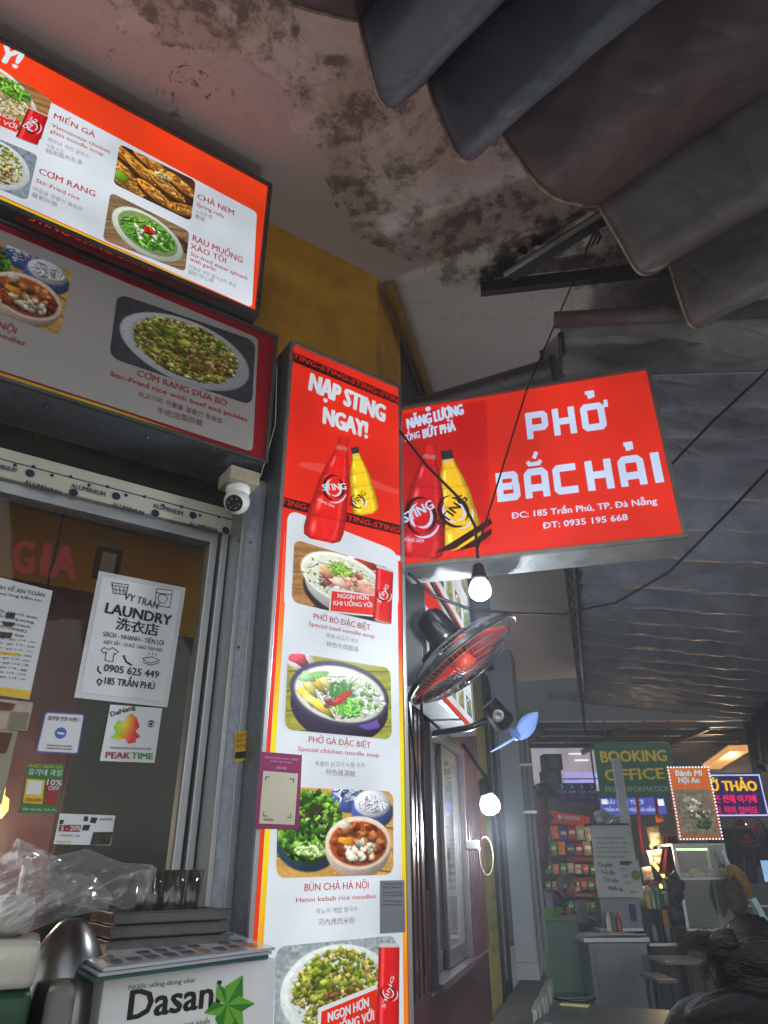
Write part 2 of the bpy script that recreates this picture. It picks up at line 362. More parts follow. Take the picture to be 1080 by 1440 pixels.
# ------------------------------------------------------------------ printed food pictures (colours computed per mesh vertex)
class Cv:
    def __init__(s, w_, h, c=(.5, .4, .3)):
        s.w, s.h = w_, h; s.a = np.ones((h, w_, 3))*np.array(c); s.Y, s.X = np.mgrid[0:h, 0:w_]; s.asp = w_/h
    def noise(s, amt=.05, cell=3):
        gh, gw = s.h//cell+2, s.w//cell+2; g = RNG.normal(0, 1, (gh, gw)); yy = s.Y/cell; xx = s.X/cell
        y0 = yy.astype(int); x0 = xx.astype(int); fy = yy-y0; fx = xx-x0
        n = g[y0, x0]*(1-fy)*(1-fx)+g[y0+1, x0]*fy*(1-fx)+g[y0, x0+1]*(1-fy)*fx+g[y0+1, x0+1]*fy*fx
        s.a *= (1+amt*n)[..., None]; return s
    def ell(s, cx, cy, rx, ry, c, rot=0, sh=.35, soft=.12, clip=None, spec=0):
        R = max(rx, ry)*1.15; x0, x1 = int(max(0, (cx-R)*s.w)), int(min(s.w, (cx+R)*s.w+2)); hh = R*s.asp
        y0, y1 = int(max(0, (cy-hh)*s.h)), int(min(s.h, (cy+hh)*s.h+2))
        if x1 <= x0 or y1 <= y0: return s
        X = (s.X[y0:y1, x0:x1]/s.w-cx); Y = (s.Y[y0:y1, x0:x1]/s.h-cy)/s.asp
        ca, sa = math.cos(rot), math.sin(rot); u = (X*ca+Y*sa)/rx; v = (-X*sa+Y*ca)/ry; d = np.sqrt(u*u+v*v)+.0; soft = min(soft, .012/min(rx, ry)+.02) if min(rx, ry) > .03 else soft
        if max(rx, ry) < .12: an = np.arctan2(v, u); d = d*(1+.13*np.sin(an*3+cx*90)+.09*np.sin(an*5+cy*70))
        m = np.clip((1-d)/soft+.5, 0, 1)
        if clip is not None: m = m*clip[y0:y1, x0:x1]
        L = 1+sh*(-.6*u*abs(ca)-.75*(Y/max(rx, ry)))-sh*.5*d**3
        col = np.array(c)*L[..., None]
        if spec: col = col+spec*.7*np.exp(-(((u+.35)**2+(v+.4)**2)/.03))[..., None]
        s.a[y0:y1, x0:x1] = s.a[y0:y1, x0:x1]*(1-m[..., None])+col*m[..., None]; return s
    def mask(s, cx, cy, rx, ry, rot=0):
        X = s.X/s.w-cx; Y = (s.Y/s.h-cy)/s.asp; ca, sa = math.cos(rot), math.sin(rot)
        return ((((X*ca+Y*sa)/rx)**2+((-X*sa+Y*ca)/ry)**2) < 1).astype(float)
    def scat(s, n, cx, cy, rx, ry, cols, size=(.02, .04), el=1.6, rot=0, spec=.08, clip=None, sh=.5):
        for _ in range(n):
            a = RNG.uniform(0, 6.28); r = math.sqrt(RNG.uniform(0, 1)); u, v = r*math.cos(a)*rx, r*math.sin(a)*ry
            x = cx+u*math.cos(rot)-v*math.sin(rot); y = cy+(u*math.sin(rot)+v*math.cos(rot))*s.asp
            c = np.array(cols[RNG.integers(len(cols))])*RNG.uniform(.72, 1.18); z = RNG.uniform(*size)
            s.ell(x, y, z*RNG.uniform(1, el), z, c, RNG.uniform(0, 3.14), sh, .3, clip, spec)
        return s
    def line(s, pts, w_, c, sh=.2):
        for (xa, ya), (xb, yb) in zip(pts[:-1], pts[1:]):
            n = max(2, int(math.hypot((xb-xa)*s.w, (yb-ya)*s.h)/2))
            for i in range(n+1):
                t = i/n; s.ell(xa+(xb-xa)*t, ya+(yb-ya)*t, w_, w_, c, 0, sh, .5)
        return s
    def strands(s, n, cx, cy, rx, ry, cols, w_=.008, ln=.18, rot=None):
        for _ in range(n):
            a = RNG.uniform(0, 6.28); r = math.sqrt(RNG.uniform(0, 1)); x = cx+r*math.cos(a)*rx; y = cy+r*math.sin(a)*ry*s.asp
            t = RNG.uniform(0, 3.14) if rot is None else rot+RNG.normal(0, .4); k = RNG.normal(0, 1.6); c = np.array(cols[RNG.integers(len(cols))])*RNG.uniform(.75, 1.2); p = []
            for i in range(6):
                p.append((x, y)); x += math.cos(t)*ln/6; y += math.sin(t)*ln/6*s.asp; t += k/6
                if ((x-cx)/rx)**2+((y-cy)/(ry*s.asp))**2 > 1.05: break
            if len(p) > 1: s.line(p, w_, c, .5)
        return s
    def wood(s, c1=(.72, .52, .3), c2=(.5, .33, .18), ang=.3):
        v = (s.X/s.w*math.sin(ang)+s.Y/s.h*math.cos(ang)); k = .5+.5*np.sin(v*38+2.5*np.sin(v*9+s.X/s.w*3)); g = (np.abs((v*4) % 1-.5) > .47)*.5
        s.a = (np.array(c1)*(1-k*.5)[..., None]+np.array(c2)*(k*.5)[..., None])*(1-g[..., None]); return s.noise(.06, 2)
    def fin(s, a=.1):
        s.noise(a*.3, 2); s.noise(a*.15, 6); g = s.a.mean(2, keepdims=True); s.a = np.clip(g+(s.a-g)*.92, 0, 1); return s.a
    def rectf(s, x0, y0, x1, y1, c):
        m = ((s.X/s.w > x0) & (s.X/s.w < x1) & (s.Y/s.h > y0) & (s.Y/s.h < y1)); s.a[m] = np.array(c); return s
GRN = [(.35, .62, .12), (.25, .5, .1), (.5, .75, .2), (.18, .4, .1), (.6, .82, .35)]
RICE = [(.85, .75, .4), (.78, .66, .3), (.9, .84, .55), (.66, .62, .2), (.55, .4, .18), (.5, .62, .15), (.82, .7, .45), (.4, .5, .12)]
def bowl(s, cx, cy, rx, ry, rim, inner, rot=0, drop=.09):
    s.ell(cx+.02, cy+drop*s.asp*1.5, rx*.98, ry*1.1, (.2, .14, .1), rot, .1, .3); s.ell(cx, cy+drop*s.asp, rx*.9, ry, np.array(rim)*.75, rot, .3, .05); s.ell(cx, cy, rx, ry, rim, rot, .12, .05)
    s.ell(cx, cy+.01, rx*.92, ry*.88, inner, rot, .15, .06)
def f_beef():
    s = Cv(170, 126).wood(); s.ell(.72, .06, .2, .1, (.9, .9, .88)); s.ell(.72, .06, .14, .06, (.7, .2, .12))
    bowl(s, .5, .42, .43, .3, (.95, .96, .93), (.86, .87, .78), .1, .12); s.strands(70, .5, .42, .36, .22, [(.92, .92, .86), (.85, .86, .76)], .009, .2)
    s.scat(70, .45, .42, .37, .22, GRN, (.006, .012)); s.scat(60, .52, .46, .26, .14, [(.85, .55, .48), (.78, .42, .38), (.9, .68, .6), (.8, .66, .5)], (.018, .045), 1.7, spec=.1)
    for k in range(6): s.ell(.68+k*.03, .5+.02*k, .05, .09, (.74, .55-.03*(k % 2), .46), .5, .4)
    s.ell(.36, .36, .09, .07, (.83, .62, .45)); s.ell(.46, .5, .1, .05, (.9, .75, .68), .3); s.strands(60, .47, .27, .13, .09, [(.55, .82, .2), (.75, .92, .4), (.4, .7, .15)], .008, .16); return s.fin()
def f_chicken():
    s = Cv(180, 136, (.62, .62, .15)).wood((.66, .66, .2), (.5, .5, .12), .2); s.ell(.12, .1, .13, .1, (.92, .9, .9)); s.ell(.1, .08, .09, .06, (.9, .3, .4), .3, .5)
    s.ell(.5, .62, .46, .36, (.2, .15, .28), 0, .5, .03); s.ell(.78, .8, .1, .07, (.42, .3, .7), -.6, .2, .9); s.ell(.5, .45, .47, .32, (.3, .26, .4), .05, .2, .03); s.ell(.5, .46, .43, .28, (.9, .92, .86), .05, .12)
    s.strands(160, .55, .48, .36, .22, [(.95, .96, .92), (.88, .9, .84), (.8, .86, .78)], .008, .24)
    s.scat(60, .6, .5, .33, .2, [(.7, .85, .5), (.95, .97, .93), (.55, .78, .4)], (.01, .025), 2.5)
    for i, (x, y) in enumerate([(.2, .42), (.27, .36), (.34, .33), (.18, .55), (.25, .62), (.33, .68)]): s.ell(x, y, .115, .04, (.93, .8, .22) if i % 2 else (.96, .9, .5), 1.0-.07*i, .5, .15, None, .3)
    s.ell(.24, .27, .15, .035, (.62, .85, .5), -.4, .3); s.ell(.18, .3, .07, .05, (.7, .9, .65), 0, .3)
    s.strands(90, .5, .42, .13, .1, [(.2, .5, .12), (.3, .62, .15)], .006, .14); s.strands(60, .57, .62, .13, .1, [(.45, .8, .25), (.6, .9, .4)], .012, .14)
    s.ell(.5, .52, .13, .035, (.85, .12, .06), -.75, .5, .12, None, .5); s.scat(12, .38, .6, .05, .04, [(.65, .3, .3)], (.01, .02)); return s.fin()
def f_buncha():
    s = Cv(180, 130).wood((.85, .66, .32), (.7, .5, .22), -.2); s.ell(.58, .1, .15, .13, (.3, .4, .7)); s.ell(.57, .03, .12, .06, (.85, .88, .95)); s.strands(30, .57, .08, .13, .08, [(.85, .9, 1), (.15, .25, .6)], .006, .08)
    s.ell(.8, .26, .19, .15, (.28, .38, .68), 0, .4); s.ell(.8, .16, .165, .12, (.88, .89, .93)); s.strands(60, .8, .15, .14, .08, [(.95, .95, .97), (.8, .82, .88)], .009, .1)
    s.ell(.26, .55, .29, .28, (.2, .3, .42), .1, .3); s.ell(.26, .5, .26, .25, (.25, .42, .12)); s.scat(420, .25, .42, .27, .27, GRN+[(.15,.3,.08)], (.008, .028), 2.6, spec=.1); s.strands(40, .33, .3, .14, .1, [(.2, .2, .1), (.3, .25, .12)], .006, .06)
    s.strands(30, .3, .7, .15, .05, [(.75, .9, .55)], .012, .1)
    s.ell(.68, .68, .29, .25, (.86, .76, .68), 0, .3, .03); s.ell(.68, .62, .29, .22, (.95, .86, .78), 0, .1, .03); s.ell(.68, .63, .255, .185, (.72, .3, .1), 0, .2)
    s.scat(90, .68, .62, .22, .14, [(.62, .25, .1), (.75, .42, .18), (.82, .5, .22), (.5, .15, .06)], (.016, .042), 1.6, spec=.2); s.scat(16, .7, .72, .14, .07, [(.96, .93, .82), (.9, .85, .7)], (.02, .035), 1.3); s.ell(.57, .6, .07, .035, (.96, .62, .08), .1, .3, .2, None, .3); s.ell(.55, .42, .05, .035, (.92, .9, .8)); return s.fin()
def f_rice(green=.3, plate=(.82, .84, .84), back=(.35, .36, .38), n=1700, seed=0, cut=0):
    s = Cv(190, 142, back).noise(.1, 4); s.ell(.5, .52, .46, .36, plate, .1, .15, .03); s.ell(.5, .5, .4, .31, np.array(plate)*.93, .1, .1, .04)
    g = [(.55, .62, .14), (.68, .7, .25), (.42, .5, .12)]*int(1+green*4); s.scat(int(n*1.25), .5, .5, .36, .3, RICE+g, (.008, .019), 2.1, .1, .15)
    s.scat(50, .35, .4, .14, .14, g, (.012, .03), 2.2); s.scat(40, .55, .62, .2, .12, [(.6, .42, .2), (.5, .33, .14)], (.01, .022)); return s.fin()
def f_spinach():
    s = Cv(170, 130).wood((.6, .48, .33), (.4, .3, .2), .5); s.scat(30, .9, .4, .1, .1, [(.45, .25, .2), (.3, .2, .15)], (.03, .05)); s.ell(.5, .52, .45, .34, (.8, .84, .78), .3, .2, .03); s.ell(.5, .5, .38, .28, (.5, .6, .35), .3, .1, .03)
    s.strands(260, .5, .5, .33, .23, GRN+[(.3, .58, .12)], .011, .3); s.scat(14, .5, .5, .2, .14, [(.9, .93, .85)], (.018, .03)); s.strands(18, .5, .42, .07, .06, [(.85, .15, .06), (.7, .1, .05)], .014, .1); return s.fin()
def f_rolls():
    s = Cv(170, 126, (.32, .17, .06)).noise(.25, 8)
    for x, y, a, L_ in [(.12, .25, .5, .25), (.45, .12, .35, .3), (.85, .3, .5, .28), (.08, .6, .6, .28), (.35, .42, .55, .32), (.66, .5, .5, .33), (.2, .88, .3, .26), (.55, .8, .45, .32), (.9, .8, -.3, .25)]:
        s.ell(x+.01, y+.04, L_, .1, (.25, .12, .04), a, .1, .2); s.ell(x, y, L_, .095, (.8, .52, .16), a, .8, .06)
        s.scat(60, x, y-.02, L_*.8, .06, [(.92, .68, .3), (.72, .42, .12), (.85, .6, .22), (.6, .32, .08)], (.008, .02), 2.8, a, .05)
    s.ell(.58, .3, .1, .085, (.93, .82, .55), .4); s.scat(90, .58, .3, .08, .065, [(.9, .85, .7), (.55, .4, .22), (.6, .52, .2), (.8, .7, .5), (.45, .3, .15)], (.007, .015), 1.8); s.ell(.05, .75, .12, .09, (.45, .66, .15)); return s.fin()
def f_noodle():
    s = Cv(120, 84).wood(); bowl(s, .45, .45, .45, .32, (.93, .95, .95), (.8, .7, .4), .3); s.strands(140, .45, .45, .36, .24, [(.88, .82, .6), (.7, .55, .3), (.95, .9, .75)], .011, .25); s.strands(70, .6, .25, .2, .12, GRN, .012, .16); s.scat(16, .35, .35, .14, .1, [(.8, .2, .1), (.6, .35, .2)], (.01, .022)); return s.fin()
def f_generic(k):
    s = Cv(70, 60, [(.55, .42, .3), (.3, .3, .3), (.6, .6, .3)][k % 3]).noise(.1, 4); s.ell(.5, .5, .42, .36, (.9, .92, .9)); s.scat(120, .5, .5, .34, .27, [RICE, GRN, RICE+GRN][k % 3], (.02, .05), 2); return s.fin()
def f_banhmi():
    s = Cv(90, 110, (.45, .42, .36)).noise(.12, 5); s.ell(.5, .45, .42, .2, (.55, .5, .4), 1.0, .4); s.scat(80, .5, .45, .32, .2, [(.7, .66, .55), (.5, .45, .35), (.8, .78, .7), (.35, .4, .25)], (.03, .07), 2.5, 1.0)
    s.scat(30, .65, .75, .2, .1, [(.3, .4, .2), (.2, .22, .18)], (.03, .06)); return s.fin()
def bottle_img(body, capc, w_=46, h=110, swirl=True):
    V, U = np.mgrid[0:h, 0:w_]; u = U/(w_-1)*2-1; v = V/(h-1); sh = .55+.55*np.sqrt(np.clip(1-u*u, 0, 1)); a = np.array(body)*sh[..., None]
    a = a+.35*np.exp(-((u+.55)/.12)**2)[..., None]*(.5+.5*np.sin(v*30))[..., None]; a = a+.12*np.exp(-((u-.6)/.1)**2)[..., None]
    m = v < .1; a[m] = (np.array(capc)*sh[..., None])[m]; m = (v > .1) & (v < .13); a[m] = a[m]*.5+.35
    a *= (1-.25*(np.abs(np.sin(v*16)) < .06))[..., None]; a += RNG.normal(0, .04, a.shape[:2])[..., None]
    return np.clip(a, 0, 1)
def bottle_w(v):
    v = np.asarray(v); k = np.interp(v, [0, .1, .14, .3, .45, .62, .72, .9, .97, 1], [.26, .27, .3, .55, .74, .84, .92, .98, .9, .55]); return .5-k/2, .5+k/2
def bottle(pl, top, bot, hw_px, body, capc, parent, mt, lift, hb=None, cut=None):
    ax = Vector((bot[0]-top[0], bot[1]-top[1])).normalized(); nx = Vector((-ax.y, ax.x))*-1
    if nx.x < 0: nx = -nx
    q = [(top[0]-nx.x*hw_px, top[1]-nx.y*hw_px), (top[0]+nx.x*hw_px, top[1]+nx.y*hw_px), (bot[0]+nx.x*hw_px, bot[1]+nx.y*hw_px), (bot[0]-nx.x*hw_px, bot[1]-nx.y*hw_px)]
    return art('bottle_picture', pl, q, bottle_img(body, capc), mt, parent, lift, 0, bottle_w)
def swirl(pl, cx, cy, r, mt, dark, parent, lift, rot=0):
    """the sweeping emblem round the word on a bottle or can"""
    for k, (a0, a1, rr, w_, m_) in enumerate([(2.0, 5.4, 1.0, .13, dark), (-.9, 1.6, .85, .12, dark), (2.4, 4.6, .72, .1, mt), (-.4, 2.3, .62, .09, mt), (.6, 2.2, 1.15, .07, mt)]):
        mb = MB(); v = []
        for i in range(10):
            t = i/9; a = a0+(a1-a0)*t; ww = w_*math.sin(math.pi*min(1, t*.9+.1))+.01
            for s_ in (-1, 1):
                q = Vector((math.cos(a)*(rr+s_*ww)*r, math.sin(a)*(rr*1.2+s_*ww)*r)); q.rotate(Matrix.Rotation(rot, 2)); p = Vector(pl.uv(cx+q.x, cy+q.y)); v.append(pl.W(p.x, p.y, lift+k*.0004))
        mb.add(v, [(2*i, 2*i+1, 2*i+3, 2*i+2) for i in range(9)]).out('emblem_stroke', m_, parent)
def can(pl, q, parent, lift, rot=-1.2):
    V, U = np.mgrid[0:60, 0:22]; u = U/21*2-1; v = V/59; a = np.array((.82, .08, .1))*(.62+.42*np.sqrt(np.clip(1-u*u, 0, 1)))[..., None]; a += .25*np.exp(-((u+.6)/.15)**2)[..., None]
    a[v < .035] = .75; a[v > .97] = .6
    art('can_picture', pl, q, a, L_PRINT(), parent, lift, .1); cx = sum(p[0] for p in q)/4; cy = sum(p[1] for p in q)/4; wd = abs(q[1][0]-q[0][0]); hh = abs(q[3][1]-q[0][1])
    swirl(pl, cx, cy, wd*.33, L_WHITE(), L_DARK(), parent, lift+.0008, -.9)
    text('lettering', pl, 'STING', (cx-wd*.22, cy+hh*.16), (cx+wd*.26, cy-hh*.16), wd*.24, L_WHITE(), parent, lift+.004, .02)
def proj(p):
    d = Vector(p)-CAM; z = d.dot(_F); return (540+FPX*d.dot(_R)/z, 720-FPX*d.dot(_U)/z)
def on_z(px, py, z):
    d = ray(px, py); return CAM+d*((z-1.6)/d.z)

# ================================================================== THE PLACE
PS, PT, P2, PG, PW = Pl(AZA, D=2.0), Pl(AZA, D=1.98), Pl(AZA, D=2.03), Pl(AZA, D=2.22), Pl(AZA, D=2.25)
A_, NA = PS.u, PS.n
CORNER = PW.hit(530, 390); ZS = CORNER.z
PC = Pl(AZC, p=CORNER); C_, NC = PC.u, PC.n
PB = Pl(AZC+math.pi/2, p=PS.hit(564, 680)-PS.n*.02)

# ---- ground
g = MB(); n = 24
gv = [(x, y, 0) for y in np.linspace(-40, 60, n) for x in np.linspace(-50, 50, n)]
gf = [(j*n+i, j*n+i+1, (j+1)*n+i+1, (j+1)*n+i) for j in range(n-1) for i in range(n-1)]
kind(mesh('ground', gv, gf, mat('street_paving', (.55, .54, .53), .55, 0, .3, 1.3, .25, dirt=.4), None), 'structure')

# ---- concrete soffit over the shop front
def soffit_mat():
    m, nt, p = newmat('stained_plaster'); N = nt.nodes.new; L = nt.links.new
    geo = N('ShaderNodeNewGeometry'); pos = geo.outputs['Position']
    def dot(v):
        a = N('ShaderNodeVectorMath'); a.operation = 'DOT_PRODUCT'; a.inputs[1].default_value = v; L(pos, a.inputs[0]); return a.outputs['Value']
    def M(op, a, b, c=None):
        q = N('ShaderNodeMath'); q.operation = op
        for i, x in enumerate((a, b, c)):
            if x is None: continue
            if isinstance(x, (int, float)): q.inputs[i].default_value = x
            else: L(x, q.inputs[i])
        return q.outputs[0]
    def ss(x, a, b, lo=0, hi=1):
        r = N('ShaderNodeMapRange'); r.interpolation_type = 'SMOOTHSTEP'; r.inputs[1].default_value = a; r.inputs[2].default_value = b; r.inputs[3].default_value = lo; r.inputs[4].default_value = hi; L(x, r.inputs[0]); return r.outputs[0]
    def nz(sc, det=8, ro=.6, dist=0):
        q = N('ShaderNodeTexNoise'); q.inputs['Scale'].default_value = sc; q.inputs['Detail'].default_value = det; q.inputs['Roughness'].default_value = ro; q.inputs['Distortion'].default_value = dist; L(pos, q.inputs['Vector']); return q.outputs[0]
    def mixc(f, a, b):
        q = N('ShaderNodeMixRGB')
        for i, x in enumerate((f, a, b)):
            if isinstance(x, tuple): q.inputs[i].default_value = lin(x)
            elif isinstance(x, (int, float)): q.inputs[i].default_value = x
            else: L(x, q.inputs[i])
        return q.outputs[0]
    q = dot(tuple(-NA)); s = dot(tuple(A_)); sc = M('SUBTRACT', dot(tuple(C_)), float(CORNER.dot(C_))); w1 = nz(2.2, 6, .62); w2 = nz(9, 8, .7)
    lim = M('ADD', ss(s, .55, 1.25, 1.66, 2.05), M('MULTIPLY_ADD', w1, .9, -.45)); a = ss(M('SUBTRACT', lim, q), -.006, .014)
    b = ss(M('ADD', sc, M('MULTIPLY_ADD', w1, .9, -.45)), .2, .3, 1, 0); peel = M('MULTIPLY', a, b)
    pink = mixc(nz(1.7, 5), (.78, .72, .69), (.87, .82, .79)); brown = mixc(ss(w2, .42, .57), (.53, .47, .42), (.8, .74, .68))
    pale = ss(nz(2.6, 8, .72, .5), .47, .56); brown = mixc(M('MULTIPLY', pale, .85), brown, (.9, .85, .82))
    col = mixc(peel, pink, brown)
    vo = N('ShaderNodeTexVoronoi'); vo.feature = 'DISTANCE_TO_EDGE'; vo.inputs['Scale'].default_value = 3.2
    wv = N('ShaderNodeVectorMath'); wv.operation = 'ADD'; nv = N('ShaderNodeTexNoise'); nv.inputs['Scale'].default_value = 5; nv.inputs['Detail'].default_value = 8; nv.inputs['Roughness'].default_value = .75; L(pos, nv.inputs['Vector']); L(pos, wv.inputs[0]); L(nv.outputs['Color'], wv.inputs[1]); L(wv.outputs[0], vo.inputs['Vector'])
    crack = M('MULTIPLY', ss(vo.outputs['Distance'], 0, .022, 1, 0), ss(nz(2.6, 3), .52, .6)); col = mixc(M('MULTIPLY', crack, .55), col, (.2, .13, .1))
    mould = M('MULTIPLY', ss(nz(26, 6, .8), .6, .66), ss(nz(2.1, 4, .6, .3), .5, .62)); col = mixc(M('MULTIPLY', mould, .5), col, (.16, .11, .09))
    # soot and mould spread round the burnt hole by the bracket
    def near(pt, r0, r1):
        d = N('ShaderNodeVectorMath'); d.operation = 'DISTANCE'; d.inputs[1].default_value = pt; L(pos, d.inputs[0]); return ss(M('ADD', d.outputs['Value'], M('MULTIPLY_ADD', w2, .5, -.25)), r0, r1, 1, 0)
    h1 = on_z(715, 375, ZS); h2 = on_z(960, 420, ZS); h3 = on_z(270, 130, ZS); h4 = on_z(780, 330, ZS)
    col = mixc(M('MULTIPLY', near(h1, .02, .16), .8), col, (.12, .07, .05)); col = mixc(M('MULTIPLY', near(h4, .02, .16), .7), col, (.14, .09, .06)); col = mixc(M('MULTIPLY', near(h2, .15, .65), .85), col, (.15, .11, .07))
    sp = M('MULTIPLY', ss(nz(60, 5, .85), .55, .62), near(h2, .3, 1.2)); col = mixc(M('MULTIPLY', sp, .8), col, (.1, .08, .05))
    st = M('MULTIPLY', ss(nz(11, 8, .8, 1.2), .56, .62), near(h3, .02, .3)); col = mixc(M('MULTIPLY', st, .9), col, (.13, .09, .07))
    L(col, p.inputs['Base Color']); p.inputs['Roughness'].default_value = .85; p.inputs['Specular IOR Level'].default_value = .2
    bp = N('ShaderNodeBump'); bp.inputs['Strength'].default_value = .5; bp.inputs['Distance'].default_value = .02; L(M('ADD', M('MULTIPLY', peel, -.4), w2), bp.inputs['Height']); L(bp.outputs[0], p.inputs['Normal'])
    return m
SM = soffit_mat()
def zpoly(name, pts, z0, z1, mt, k=None):
    n = len(pts); v = [(p.x, p.y, z0) for p in pts]+[(p.x, p.y, z1) for p in pts]
    o = mesh(name, v, [tuple(range(n))[::-1], tuple(range(n, 2*n))]+[(i, (i+1) % n, n+(i+1) % n, n+i) for i in range(n)], mt)
    if k: kind(o, k)
    return o
W0 = PW.W(-6, 0); CO = Vector((CORNER.x, CORNER.y, 0)); W1 = CO+C_*9.5
zpoly('ceiling', [W0-NA*.4, W0+NA*3.2, CO+NA*3.2+A_*1.0, CO+NC*3.0-C_*.6, CO+NC*3.0+C_*1.6, CO+NC*1.5+C_*1.6, W1+NC*1.5, W1-NC*.4, CO-NC*.4], ZS, ZS+.2, SM, 'structure')

# ---- yellow wall above the shop front (top part shows between the signs and the soffit)
YEL = mat('ochre_plaster', (.86, .65, .14), .8, 0, .25, 5, .3, dirt=.35, dirtc=(.12, .08, .03))
us, vs_ = PW.uv(400, 600); uc = (CO-PW.o).dot(A_)
t = thing('wall', 'ochre yellow plaster wall between the menu signs and the stained ceiling', 'wall', PW.W(uc-.4, 2.95))
slab('plaster', PW, -3.5, uc, 2.95, ZS, -.25, 0, YEL, t, 0)
slab('pier', PW, PW.uv(372, 1100)[0], uc, 0, 2.95, -.25, 0, mat('grey_render', (.35, .34, .33), .8, dirt=.3), t, 0)

# ---- lit menu sign, top left
R = rect_of(PT, [(378-378, 48), (378, 257), (368, 448), (0, 312)]); R = (R[0]-1.0, R[1], PT.uv(368, 448)[1], PT.uv(378, 259)[1])
t = thing('menu_sign', 'lit red menu lightbox with spring rolls and water spinach, highest on the left', 'sign', PT.W(R[1], R[2], -.1))
lightbox(t, PT, R, .2, glow('backlit_orange_red', (.93, .24, .05), 1.0), FRAME(), .018)
flat('white_panel', PT, [(-150, 26), (361, 299), (354, 433), (-150, 208)], L_WHITE(), t, .002, .02)
flat('yellow_stripe', PT, [(-150, 210), (200, 366), (290, 405), (180, 362), (-150, 216)], glow('backlit_yellow', (.93, .8, .1), .95), t, .003)
flat('black_band', PT, [(20, 302), (250, 395), (330, 432), (200, 388), (20, 312)], L_DARK(), t, .003)
text('lettering', PT, 'STING-STING-STING', (40, 310), (215, 383), 7, L_RED(), t, .005, .01, .3)
W_ = L_WHITE(); RT = L_REDT(); GT = glow('backlit_grey_text', (.5, .42, .45), .85)
text('lettering', PT, 'NGAY!', (-80, 50), (22, 97), 26, W_, t, .004, .05, .25)
for s_, a, b, h, m_, bo in [('MIẾN GÀ', (75, 167), (133, 195), 8, RT, .015), ('Vietnamese chicken', (72, 179), (154, 217), 5.5, RT, .015), ('glass noodle soup', (70, 187), (145, 221), 5.5, RT, .015),
    ('베트남 치킨 글라스', (67, 199), (125, 224), 6, GT, 0), ('누들 수프', (65, 207), (89, 217), 6, GT, 0), ('越南雞肉冬湯', (64, 215), (115, 233), 7, GT, 0),
    ('CƠM RANG', (54, 245), (133, 278), 9, RT, .015), ('Stir-Fried rice', (50, 257), (111, 283), 6, RT, .015), ('바질을 곁들인 볶음밥', (46, 268), (115, 298), 6, GT, 0), ('蘿勒炒飯', (44, 277), (80, 292), 7, GT, 0),
    ('CHẢ NEM', (277, 280), (328, 304), 8, RT, .015), ('Spring rolls', (276, 290), (314, 308), 5.5, RT, .015), ('스프링 롤', (275, 300), (298, 309), 5.5, GT, 0), ('春捲', (274, 307), (287, 313), 6.5, GT, 0),
    ('RAU MUỐNG', (270, 339), (340, 371), 9, RT, .015), ('XÀO TỎI', (267, 350), (317, 371), 8, RT, .015), ('Stir-fried water spinach', (267, 360), (347, 395), 6, RT, .015), ('with garlic', (266, 367), (303, 383), 6, RT, .015),
    ('마늘을 넣은 물시금치 볶음', (265, 377), (331, 405), 5.5, GT, 0), ('蒜炒空心菜', (264, 385), (300, 399), 6.5, GT, 0)]:
    text('lettering', PT, s_, a, b, h, m_, t, .004, bo)
art('food_picture', PT, [(168, 203), (275, 255), (268, 312), (159, 259)], f_rolls(), L_PRINT(), t, .003)
art('food_picture', PT, [(155, 271), (266, 326), (260, 383), (144, 338)], f_spinach(), L_PRINT(), t, .003)
art('food_picture', PT, [(-60, 62), (73, 141), (57, 200), (-75, 135)], f_noodle(), L_PRINT(), t, .003)
art('food_picture', PT, [(-60, 172), (53, 219), (38, 283), (-75, 236)], f_rice(.2, (.86, .9, .9), (.5, .55, .6), 400), L_PRINT(), t, .003)
flat('red_caption', PT, [(-40, 145), (28, 172), (23, 188), (-44, 160)], L_RED(), t, .005); text('lettering', PT, 'UỐNG VỚI', (-38, 162), (22, 184), 7, W_, t, .007, .02, .2); text('lettering', PT, 'NGON HƠN', (-36, 153), (20, 173), 6, W_, t, .007, .02, .2)
can(PT, [(40, 152), (68, 165), (52, 207), (21, 195)], t, .006)
for k in range(2): slab('latch', PT, R[1]-.02, R[1]-.003, PT.uv(362, 420+k*10)[1]-.006, PT.uv(362, 420+k*10)[1]+.006, .01, .02, BLACK(), t)

# ---- unlit menu sign below it
R = (PT.uv(0, 500)[0]-1.3, P2.uv(383, 560)[0], P2.uv(380, 655)[1], P2.uv(386, 472)[1])
t = thing('menu_sign', 'unlit menu board with fried rice and pickles, under the lit red one', 'sign', P2.W(R[1], R[2], -.1))
DR = mat('dark_red_film', (.55, .05, .09), .35, 0, .08, 3, 0); OW = mat('dull_white_film', (.6, .585, .585), .35, 0, .05, 2.5, 0, dirt=.12)
lightbox(t, P2, R, .24, DR, FRAME(), .012, GALV())
flat('white_panel', P2, [(-170, 252), (363, 476), (355, 636), (-170, 466)], OW, t, .002, .025)
YF = mat('dull_yellow_film', (.75, .65, .1), .4); flat('yellow_stripe', P2, [(-170, 470), (160, 576), (260, 610), (160, 580), (-170, 475)], YF, t, .003)
TR = mat('dull_red_text', (.62, .1, .14), .4, 0, .05, 3, 0); TG = mat('dull_grey_text', (.45, .25, .28), .4, 0, .05, 3, 0)
